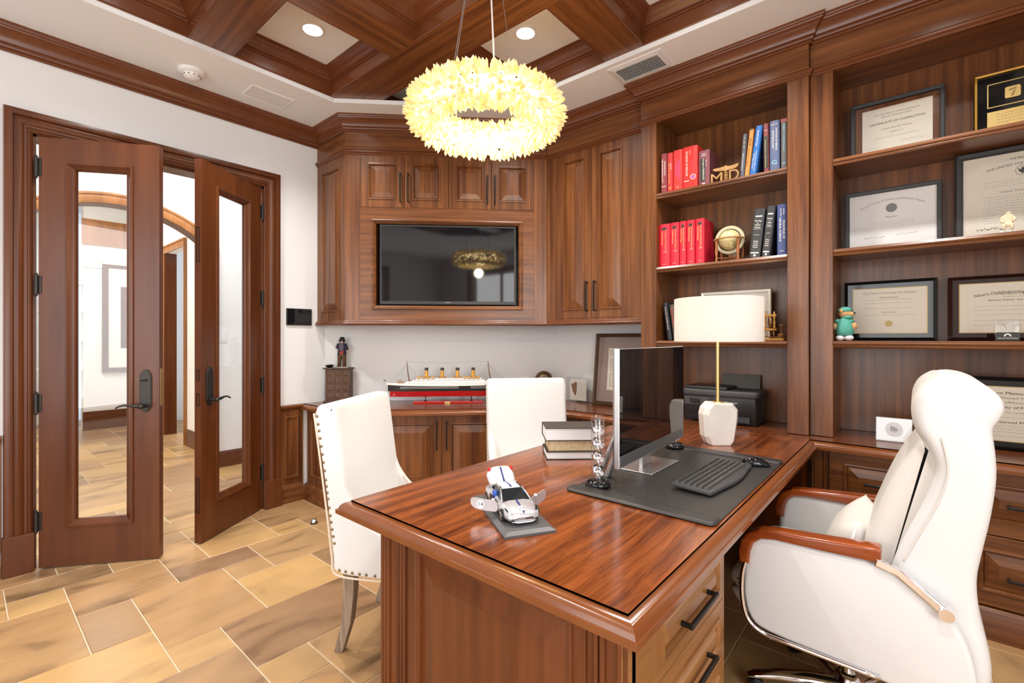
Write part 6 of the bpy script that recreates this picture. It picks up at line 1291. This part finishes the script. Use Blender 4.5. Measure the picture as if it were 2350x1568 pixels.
for s in (-1, 1):
    bm = BM(); tube(bm, [c3(0.052, s * 0.044, 0.0435), c3(0.004, s * 0.0335, 0.0665)], 0.0022, 6); finish('windscreen_pillar', bm, 'car_silver', car, smooth='all')
    bm = BM(); tube(bm, [c3(-0.048, s * 0.032, 0.0668), c3(-0.082, s * 0.038, 0.050)], 0.0035, 6); finish('rear_pillar', bm, 'car_silver', car, smooth='all')
    bm = BM(); box(bm, 0, 0, 0, 0, 0, 0) if False else None
    loft(bm, [[c3(x, s * 0.0528, z_) for x, z_ in ((0.030, 0.014), (0.030, 0.040), (-0.045, 0.042), (-0.045, 0.014))], [c3(x, s * 0.0538, z_) for x, z_ in ((0.029, 0.015), (0.029, 0.039), (-0.044, 0.041), (-0.044, 0.015))]], True, True); finish('door_opening', bm, 'car_glass', car)
    bm = BM(); fl = [c3(-0.020, s * 0.030, 0.040), c3(-0.032, s * 0.030, 0.056)]; tube(bm, [c3(-0.012, s * 0.042, 0.030), c3(-0.026, s * 0.042, 0.052)], 0.009, 8); finish('seat', bm, 'seat_blue', car, smooth='all')
    # open door, hinged at its front edge
    ang = math.radians(52); hx, hy = 0.036, s * 0.0535; dx, dy = -math.cos(ang), s * math.sin(ang); nx, ny = -dy * s, dx * s
    dpf = lambda t, z_, n_: c3(hx + dx * t + nx * n_, hy + dy * t + ny * n_, z_)
    prof = smooth_poly([(0.0, 0.014), (0.030, 0.011), (0.066, 0.013), (0.082, 0.024), (0.083, 0.040), (0.074, 0.0455), (0.040, 0.0440), (0.004, 0.0420)], 4)
    bm = BM(); loft(bm, [[dpf(p.x, p.y, -0.002) for p in prof], [dpf(p.x, p.y, 0.002) for p in inset_poly(prof, 0.001)]], True, True); dr = finish('open_door', bm, 'car_silver', car)
    sd = -0.0021 if s < 0 else 0.0
    class DF(Fr):
        def __call__(self, a, b, c=0.0): return dpf(a, b, c)
    nn = -0.0024 if (Vector((nx, ny)).dot(Vector((0, s))) < 0) else 0.0024
    if s < 0:
        bm = BM(); rr_ = 0.0125; loft(bm, [[dpf(0.052 + rr_ * math.cos(q), 0.028 + rr_ * math.sin(q), nn) for q in [2 * PI * k / 20 for k in range(20)]], [dpf(0.052 + rr_ * math.cos(q), 0.028 + rr_ * math.sin(q), nn * 1.2) for q in [2 * PI * k / 20 for k in range(20)]]], True, True); finish('roundel', bm, 'paper_white', dr)
        class DF2(Fr):
            def __call__(self, a, b, c=0.0): return dpf(0.052 - a, 0.028 + b, nn * 1.3)
        text('number', '14', 0.017, DF2((0, 0, 0), (1, 0, 0), (0, 1, 0)), 0, 0, 0, 'ink', dr, wid=0.015)
    bm = BM(); ball(bm, dpf(0.010, 0.0475, nn * 3), 0.006, 0.004, 0.004, 10, 6); finish('mirror', bm, 'car_white', dr, smooth='all')
    for wx in (0.078, -0.078):
        o_ = c3(wx, s * 0.0475, 0.0168); bm = BM(); lathe(bm, [(0.0105, -0.0065), (0.0162, -0.0065), (0.0168, -0.004), (0.0168, 0.004), (0.0162, 0.0075), (0.0115, 0.0080)], 24, o_, axis=(cu_, Vector((0, 0, 1)), cv_ * s)); wh = finish('wheel', bm, 'tyre', car, smooth=40)
        bm = BM(); lathe(bm, [(0.0120, 0.0055), (0.0118, 0.0082), (0.0100, 0.0070)], 20, o_, axis=(cu_, Vector((0, 0, 1)), cv_ * s), cap=False)
        for k in range(5): t = 2 * PI * k / 5; tube(bm, [o_ + cv_ * s * 0.0080, o_ + cv_ * s * 0.0075 + (cu_ * math.cos(t) + Vector((0, 0, math.sin(t)))) * 0.0112], 0.0014, 6)
        finish('rim', bm, 'chrome', wh, smooth=40)
    bm = BM(); pts = [(0.108, 0.036, 0.0318), (0.098, 0.0415, 0.0345), (0.086, 0.0450, 0.0375), (0.082, 0.0470, 0.0372), (0.096, 0.0465, 0.0335), (0.110, 0.0420, 0.0300)]
    loft(bm, [[c3(x, s * y, z_ + 0.0004) for x, y, z_ in pts], [c3(x, s * y, z_ + 0.0012) for x, y, z_ in pts]], True, True); finish('headlight', bm, 'car_glass', car)
    bm = BM(); tube(bm, [c3(0.1215, s * 0.030, 0.0135), c3(0.1195, s * 0.038, 0.0140)], 0.0035, 8); finish('air_intake', bm, 'tyre', car)
bm = BM(); loft(bm, [[c3(0.1262, y, 0.0145), c3(0.1262, y, 0.0215), c3(0.1235, y, 0.0215), c3(0.1235, y, 0.0145)] for y in (-0.023, 0.023)], True, True); finish('grille', bm, 'tyre', car)
for k in range(3):
    bm = BM(); tube(bm, [c3(0.1268, -0.023, 0.016 + 0.002 * k), c3(0.1272, 0, 0.016 + 0.002 * k), c3(0.1268, 0.023, 0.016 + 0.002 * k)], 0.0005, 6); finish('grille_slat', bm, 'chrome', car)
bm = BM(); loft(bm, [[c3(x, -0.036 if x < 0.126 else -0.02, 0.0095), c3(x, 0.036 if x < 0.126 else 0.02, 0.0095), c3(x, 0.036 if x < 0.126 else 0.02, 0.0075), c3(x, -0.036 if x < 0.126 else -0.02, 0.0075)] for x in (0.118, 0.129)], True, True); finish('front_splitter', bm, 'car_white', car)
bm = BM(); hz = [(0.122, 0.0292), (0.112, 0.0336), (0.095, 0.0372), (0.070, 0.0416), (0.050, 0.0448)]
for (xa, za), (xb, zb) in zip(hz[2:-1], hz[3:]): quad(bm, [c3(xa, -0.003, za + 0.0005), c3(xa, 0.003, za + 0.0005), c3(xb, 0.003, zb + 0.0005), c3(xb, -0.003, zb + 0.0005)])
finish('bonnet_stripe', bm, 'stripe_blue', car)
bm = BM(); quad(bm, [c3(0.003, -0.003, 0.0688), c3(0.003, 0.003, 0.0688), c3(-0.012, 0.003, 0.0709), c3(-0.012, -0.003, 0.0709)]); quad(bm, [c3(-0.012, -0.003, 0.0709), c3(-0.012, 0.003, 0.0709), c3(-0.047, 0.003, 0.0697), c3(-0.047, -0.003, 0.0697)]); finish('roof_stripe', bm, 'stripe_blue', car)
class HD(Fr):
    def __call__(self, a, b, c=0.0):
        x = 0.098 + b * 0.97; zb = 0.0366 - b * 0.18; return c3(x * 1.0, a, zb + 0.0006 + c)
hd = HD((0, 0, 0), (1, 0, 0), (0, 1, 0))
bm = BM(); loft(bm, [[hd(0.0125 * math.cos(q), 0.0125 * math.sin(q), -0.0003) for q in [2 * PI * k / 20 for k in range(20)]], [hd(0.0125 * math.cos(q), 0.0125 * math.sin(q), 0.0003) for q in [2 * PI * k / 20 for k in range(20)]]], True, True); ro = finish('bonnet_roundel', bm, 'paper_white', car)
class HD3(Fr):
    def __call__(self, a, b, c=0.0): return hd(a, -b, 0.0005)
text('number', '14', 0.017, HD3((0, 0, 0), (1, 0, 0), (0, 1, 0)), 0, 0, 0, 'ink', ro, wid=0.016)
bm = BM(); loft(bm, [[hd(a, b, -0.0002) for a, b in ((-0.0028, 0.015), (0.0028, 0.015), (0.0028, 0.0215), (-0.0028, 0.0215))], [hd(a, b, 0.0004) for a, b in ((-0.0024, 0.0152), (0.0024, 0.0152), (0.0024, 0.0212), (-0.0024, 0.0212))]], True, True); finish('badge', bm, 'stripe_blue', car)
# raised boot lid
ta = math.radians(38); lid = lambda t, y, n_=0.0: c3(-0.066 - math.cos(ta) * t + math.sin(ta) * n_ * -1 * -1, y, 0.058 + math.sin(ta) * t + math.cos(ta) * n_)
bm = BM(); rows = []
for t, hw in ((0.0, 0.040), (0.02, 0.045), (0.045, 0.046), (0.058, 0.041), (0.063, 0.034)):
    rows.append([lid(t, hw * k / 4, 0.006 * (1 - (k / 4) ** 2) - (0.012 if abs(k) == 4 else 0)) for k in range(-4, 5)])
loft(bm, rows, closed=False); bl = finish('boot_lid', bm, 'car_white', car, smooth=50); so = bl.modifiers.new('solid', 'SOLIDIFY'); so.thickness = 0.0018
bm = BM(); loft(bm, [[lid(t, -0.003, 0.0068), lid(t, 0.003, 0.0068)] for t in (0.002, 0.03, 0.060)], closed=False); finish('lid_stripe', bm, 'stripe_blue', bl)
for s in (-1, 1): bm = BM(); ball(bm, lid(0.056, s * 0.037, 0.002), 0.006, 0.005, 0.006, 10, 8); finish('tail_light', bm, 'tail_red', bl, smooth='all')

# ================================================================== THINGS ON THE CORNER WORKTOP
# ---- ocean liner model
plain('hull_red', (0.50, 0.010, 0.012), 0.25, coat=0.4); plain('hull_black', (0.012, 0.012, 0.013), 0.3, coat=0.3); plain('ship_white', (0.84, 0.83, 0.80), 0.4); plain('funnel', (0.75, 0.40, 0.06), 0.4); plain('ship_wood', (0.36, 0.17, 0.06), 0.5); plain('mast', (0.22, 0.10, 0.06), 0.5)
SHF = Fr((0.504, 2.259, 0), (1, 1, 0), (1, -1, 0)); SHL = 1.02
sh = thing('ship_model', 'long ocean liner model with four yellow funnels and a red keel on the worktop', 'model ship', tuple(SHF(0.51, 0.7705, 0)))
def beam(a, k): t = a / SHL; s = min(1, t / 0.16) ** 0.6 * min(1, (1 - t) / 0.22) ** 0.7; return max(0.002, 0.050 * s * k)
def hull_part(name, z0, z1, k0, k1, mat, a0=0.0, a1=SHL, sheer=0.0):
    bm = BM(); rings = []
    for i in range(33):
        a = a0 + (a1 - a0) * i / 32; sr = sheer * (2 * a / SHL - 1) ** 2
        b0, b1 = beam(a, k0), beam(a, k1)
        rings.append([SHF(a, z0 + sr * (0 if z0 < 0.87 else 1), -b0), SHF(a, z1 + sr, -b1), SHF(a, z1 + sr, b1), SHF(a, z0 + sr * (0 if z0 < 0.87 else 1), b0)])
    loft(bm, rings, True, True); return finish(name, bm, mat, sh, smooth=40)
hull_part('keel', 0.824, 0.868, 0.62, 0.90, 'hull_red', 0.032, 0.985, 0.0)
hull_part('black_hull', 0.868, 0.910, 0.90, 1.0, 'hull_black', 0.016, 1.0, 0.010)
hull_part('white_upper_hull', 0.910, 0.926, 1.0, 1.0, 'ship_white', 0.0, 1.015, 0.010)
for z0, z1, a0, a1, w_ in ((0.926, 0.946, 0.16, 0.875, 0.041), (0.946, 0.958, 0.215, 0.80, 0.039), (0.958, 0.972, 0.245, 0.775, 0.036)):
    bm = BM(); fbox(bm, SHF, a0, a1, z0 - 0.002, z1, -w_, w_); finish('deck_house', bm, 'ship_white', sh, bevel=0.002, seg=1)
    bm = BM()
    for k in range(int((a1 - a0 - 0.03) / 0.0105)): fbox(bm, SHF, a0 + 0.015 + 0.0105 * k, a0 + 0.0195 + 0.0105 * k, z0 + 0.005, z0 + 0.009, w_ + 0.0001, w_ + 0.0005)
    tag(finish('deck_windows', bm, 'dark_grey', sh), kind='stuff')
bm = BM()
for j, z in enumerate((0.891, 0.901)):
    for k in range(76):
        a = 0.12 + 0.0105 * k
        if (k // 9) % 6 == 5: continue
        fbox(bm, SHF, a, a + 0.0045, z, z + 0.0042, beam(a, 0.965 + 0.03 * j) - 0.002, beam(a, 0.975 + 0.03 * j) + 0.0008)
tag(finish('portholes', bm, 'ship_white', sh), kind='stuff')
for a in (0.325, 0.4525, 0.577, 0.7057):
    rk = -0.012; bm = BM(); lathe(bm, [(0.015, 0.972), (0.0145, 1.035)], 18, SHF(a, 0, 0)); fn = finish('funnel', bm, 'funnel', sh, smooth=40)
    bm = BM(); lathe(bm, [(0.0148, 1.035), (0.0145, 1.057)], 18, SHF(a, 0, 0)); finish('funnel_cap', bm, 'hull_black', fn, smooth=40)
    bm = BM(); fbox(bm, SHF, a - 0.03, a + 0.032, 0.972, 0.984, -0.018, 0.018); finish('funnel_casing', bm, 'ship_wood', sh, bevel=0.001, seg=1)
for a in [0.265 + 0.038 * k for k in range(4)] + [0.64 + 0.036 * k for k in range(4)]:
    for s in (-1, 1): bm = BM(); ball(bm, SHF(a, 0.978, s * 0.034), 0.016, 0.016, 0.0045, 10, 6); finish('lifeboat', bm, 'funnel', sh, smooth='all')
for a, tilt in ((0.178, -0.012), (0.843, -0.016)):
    bm = BM(); tube(bm, [SHF(a + 0.012, 0.926, 0), SHF(a + tilt * 0.4, 1.03, 0), SHF(a + tilt, 1.112, 0)], 0.004, 8, radii=[0.0055, 0.0042, 0.002]); finish('mast', bm, 'mast', sh, smooth='all')
bm = BM(); T1, T2 = SHF(0.166, 1.106, 0), SHF(0.827, 1.106, 0)
tube(bm, [T1, (T1 + T2) / 2 - Vector((0, 0, 0.012)), T2], 0.0006, 4)
for a, z in ((0.03, 0.94), (0.06, 0.935), (0.10, 0.93), (0.25, 0.972), (0.27, 0.97), (0.22, 0.946)): tube(bm, [SHF(0.168, 1.09, 0), SHF(a, z, 0.02)], 0.0005, 4)
for a, z in ((0.99, 0.94), (0.96, 0.935), (0.92, 0.93), (0.76, 0.972), (0.78, 0.96), (0.81, 0.946)): tube(bm, [SHF(0.829, 1.09, 0), SHF(a, z, 0.02)], 0.0005, 4)
tag(finish('rigging', bm, 'ink_grey', sh), kind='stuff')
for a, d in ((0.10, 1), (0.125, -1), (0.21, 1), (0.88, 1), (0.91, -1), (0.94, 1)):
    bm = BM(); tube(bm, [SHF(a, 0.932, 0.0), SHF(a, 0.950, 0.0)], 0.003, 6); tube(bm, [SHF(a, 0.948, 0), SHF(a + 0.03 * d, 0.966, 0.008)], 0.0016, 6); fbox(bm, SHF, a - 0.012, a + 0.012, 0.926, 0.937, -0.012, 0.012); finish('deck_crane', bm, 'ship_wood', sh)
bm = BM(); tube(bm, [SHF(0.004, 0.945, 0), SHF(-0.012, 0.962, 0)], 0.0012, 6); fbox(bm, SHF, -0.020, -0.008, 0.952, 0.960, -0.0005, 0.0005); finish('ensign', bm, 'stripe_blue', sh)
bm = BM(); fbox(bm, SHF, 0.223, 0.79, 0.7707, 0.784, -0.05, 0.05); finish('stand_board', bm, 'hull_red', sh, bevel=0.002)
bm = BM(); fbox(bm, SHF, 0.475, 0.520, 0.772, 0.783, 0.050, 0.0512); finish('name_plate', bm, 'gold', sh)
for a in (0.318, 0.692): bm = BM(); lathe(bm, [(0.012, 0.784), (0.004, 0.796), (0.004, 0.812), (0.010, 0.826)], 12, SHF(a, 0, 0)); finish('stand_post', bm, 'hull_black', sh, smooth='all')
text('marking', 'C', 0.018, SHF, 0.068, 0.842, 0.032, 'foil_white', sh, wid=0.012)

# ---- small apothecary chest, bowl and figurine in the left corner
plain('chest_wood', (0.085, 0.042, 0.024), 0.55, noise=0.3, nscale=60); plain('chest_front', (0.120, 0.060, 0.034), 0.5, noise=0.25, nscale=80)
CHF = Fr((0.096, 1.953, 0.7705), (1, 1, 0), (1, -1, 0)); CW, CHh = 0.205, 0.285
cs = thing('apothecary_chest', 'little dark wooden chest of twelve drawers in the corner behind a guest chair', 'chest', tuple(CHF(CW / 2, 0, -0.05)))
bm = BM(); fbox(bm, CHF, 0.0, CW, 0.014, CHh - 0.012, -0.070, -0.001); finish('body', bm, 'chest_wood', cs)
bm = BM(); rect_top = [(-0.018, 0.0), (-0.022, 0.0)]; fbox(bm, CHF, -0.016, CW + 0.016, CHh - 0.012, CHh, -0.074, 0.016); finish('top', bm, 'chest_wood', cs, bevel=0.004)
bm = BM(); fbox(bm, CHF, -0.014, CW + 0.014, 0.0, 0.014, -0.074, 0.014); finish('base', bm, 'chest_wood', cs, bevel=0.004)
for i in range(3):
    for j in range(4):
        a0 = 0.008 + i * 0.0635; b0 = 0.020 + j * 0.0627; off = 0.004 if (i, j) == (2, 1) else 0
        bm = BM(); rect_loft(bm, CHF, a0, a0 + 0.0600, b0, b0 + 0.0590, [(0, -0.004), (0, 0.002 + off), (0.009, 0.003 + off), (0.011, 0.000 + off), (0.016, 0.002 + off)], cap=True); dw = finish('drawer', bm, 'chest_front', cs)
        bm = BM(); ball(bm, CHF(a0 + 0.030, b0 + 0.0295, 0.007 + off), 0.0068, seg=10, ring=8); finish('knob', bm, 'antique_brass', dw, smooth='all')
bw = thing('stone_bowl', 'tiny dark polished stone bowl on top of the little chest', 'bowl', tuple(CHF(0.035, CHh + 0.0005, -0.03)))
bm = BM(); bo = CHF(0.030, CHh + 0.0005, -0.02); lathe(bm, [(0.014, 0.0), (0.028, 0.008), (0.036, 0.018), (0.032, 0.022), (0.001, 0.018)], 20, bo); finish('bowl', bm, 'black_gloss', bw, smooth=50)
bm = BM(); ball(bm, bo + Vector((0.004, 0, 0.022)), 0.024, 0.024, 0.005, 12, 6); finish('pebbles', bm, 'dark_grey', bw, smooth='all')
dl = thing('figurine', 'standing figurine in navy jacket, red sash and brown trousers on the little chest', 'figurine', tuple(CHF(0.125, CHh + 0.0005, -0.035)))
do = CHF(0.125, CHh + 0.0005, -0.035); dv = lambda a, c, z_: do + DG.u * a + DG.n * c + Vector((0, 0, z_))
plain('skin', (0.55, 0.38, 0.30), 0.6); plain('jacket', (0.035, 0.030, 0.060), 0.8); plain('shirt', (0.13, 0.12, 0.18), 0.8); plain('sash', (0.40, 0.03, 0.03), 0.7); plain('trousers', (0.11, 0.060, 0.032), 0.85, noise=0.4, nscale=300); plain('hair', (0.015, 0.010, 0.012), 0.6); plain('shoe', (0.16, 0.055, 0.035), 0.5)
bm = BM(); loft(bm, [[dv(0.052 * math.cos(q), 0.03 * math.sin(q), z_) for q in [2 * PI * k / 20 for k in range(20)]] for z_ in (0.0, 0.004)], True, True); finish('base', bm, 'paper_cream', dl)
sv = [((0, 0, 0.118), 0.019), ((0, 0, 0.160), 0.019), ((0, 0, 0.190), 0.021), ((0, 0.003, 0.206), 0.009), ((0.002, 0.004, 0.226), 0.0155), ((-0.017, 0, 0.110), 0.0165), ((-0.019, 0.002, 0.060), 0.014), ((-0.019, 0, 0.014), 0.010), ((0.017, 0, 0.110), 0.0165), ((0.019, 0.002, 0.060), 0.014), ((0.020, 0, 0.014), 0.010), ((-0.028, 0, 0.188), 0.011), ((-0.038, 0.004, 0.155), 0.009), ((-0.050, 0.012, 0.175), 0.006), ((0.029, 0, 0.188), 0.011), ((0.042, 0, 0.150), 0.009), ((0.052, 0.006, 0.122), 0.006)]
se = [(0, 1), (1, 2), (2, 3), (3, 4), (0, 5), (5, 6), (6, 7), (0, 8), (8, 9), (9, 10), (2, 11), (11, 12), (12, 13), (2, 14), (14, 15), (15, 16)]
me = bpy.data.meshes.new('body'); me.from_pydata([dv(*p) for p, r_ in sv], se, []); o = mesh_obj('body', me, 'skin', dl); o.modifiers.new('skin', 'SKIN'); set_skin(o, [r_ for p, r_ in sv])
for s in (-1, 1):
    bm = BM(); loft(bm, [[dv(s * x + rx * math.cos(q), ry * math.sin(q), z_) for q in [2 * PI * k / 14 for k in range(14)]] for z_, x, rx, ry in ((0.012, 0.0205, 0.0155, 0.015), (0.06, 0.0190, 0.0165, 0.016), (0.105, 0.0160, 0.0195, 0.020), (0.125, 0.0120, 0.020, 0.021))], True, True); finish('trouser_leg', bm, 'trousers', dl, smooth='all')
    bm = BM(); ball(bm, dv(s * 0.021, 0.010, 0.0105), 0.014, 0.019, 0.0075, 12, 8); finish('shoe', bm, 'shoe', dl, smooth='all')
    bm = BM(); tube(bm, [dv(s * 0.024, 0, 0.196), dv(s * 0.036, 0.002, 0.170), dv(s * (0.046 if s > 0 else 0.040), 0.003, 0.146 if s > 0 else 0.156)], 0.012, 10, radii=[0.013, 0.0135, 0.011]); finish('sleeve', bm, 'jacket', dl, smooth='all')
bm = BM(); loft(bm, [[dv(rx * math.cos(q), ry * math.sin(q), z_) for q in [2 * PI * k / 18 for k in range(18)]] for z_, rx, ry in ((0.112, 0.030, 0.022), (0.134, 0.030, 0.0225))], True, True); finish('sash', bm, 'sash', dl, smooth=40)
bm = BM(); loft(bm, [[dv(rx * math.cos(q), ry * math.sin(q), z_) for q in [2 * PI * k / 18 for k in range(18)]] for z_, rx, ry in ((0.133, 0.027, 0.022), (0.170, 0.026, 0.023), (0.198, 0.020, 0.017), (0.206, 0.010, 0.010))], True, True); finish('shirt', bm, 'shirt', dl, smooth='all')
for s in (-1, 1):
    bm = BM(); loft(bm, [[dv(s * rx * math.cos(q), ry * math.sin(q), z_) for q in [math.radians(-100 + 155 * k / 10) for k in range(11)]] for z_, rx, ry in ((0.108, 0.036, 0.027), (0.150, 0.032, 0.026), (0.185, 0.030, 0.024), (0.202, 0.022, 0.018))], closed=False); jk = finish('jacket_front', bm, 'jacket', dl, smooth='all'); jk.modifiers.new('s', 'SOLIDIFY').thickness = 0.002
bm = BM(); ball(bm, dv(0.002, -0.004, 0.230), 0.0225, 0.020, 0.0215); ball(bm, dv(-0.014, 0.002, 0.220), 0.010, 0.010, 0.014); ball(bm, dv(0.018, 0.002, 0.220), 0.010, 0.010, 0.014); finish('hair', bm, 'hair', dl, smooth='all')
bm = BM(); lathe(bm, [(0.020, 0.236), (0.019, 0.246), (0.010, 0.252), (0.001, 0.253)], 16, dv(0.002, 0.0, 0)); finish('hat', bm, 'hair', dl, smooth='all')
# ---- round bezel clock beside the second guest chair
rc_ = thing('round_desk_clock', 'round dark bezel ornament half hidden behind the second guest chair', 'clock', (1.378, 3.228, 0.7705))
RCc = Vector((1.378, 3.228, 0.945)); bm = BM(); lathe(bm, [(0.048, 0.0), (0.050, 0.012), (0.060, 0.018), (0.074, 0.012), (0.076, 0.0), (0.070, -0.012), (0.048, -0.012), (0.048, 0.0)], 36, RCc, axis=(DG.u, DG.z, DG.n), cap=False); finish('bezel', bm, 'trousers', rc_, smooth='all')
bm = BM(); lathe(bm, [(0.034, 0.006), (0.050, 0.010), (0.050, -0.010), (0.034, -0.006), (0.034, 0.006)], 36, RCc, axis=(DG.u, DG.z, DG.n), cap=False); finish('brass_ring', bm, 'antique_brass', rc_, smooth='all')
bm = BM(); lathe(bm, [(0.040, 0.7706), (0.038, 0.782), (0.014, 0.800), (0.010, 0.872)], 20, (1.378, 3.228, 0)); finish('stand', bm, 'trousers', rc_, smooth='all')
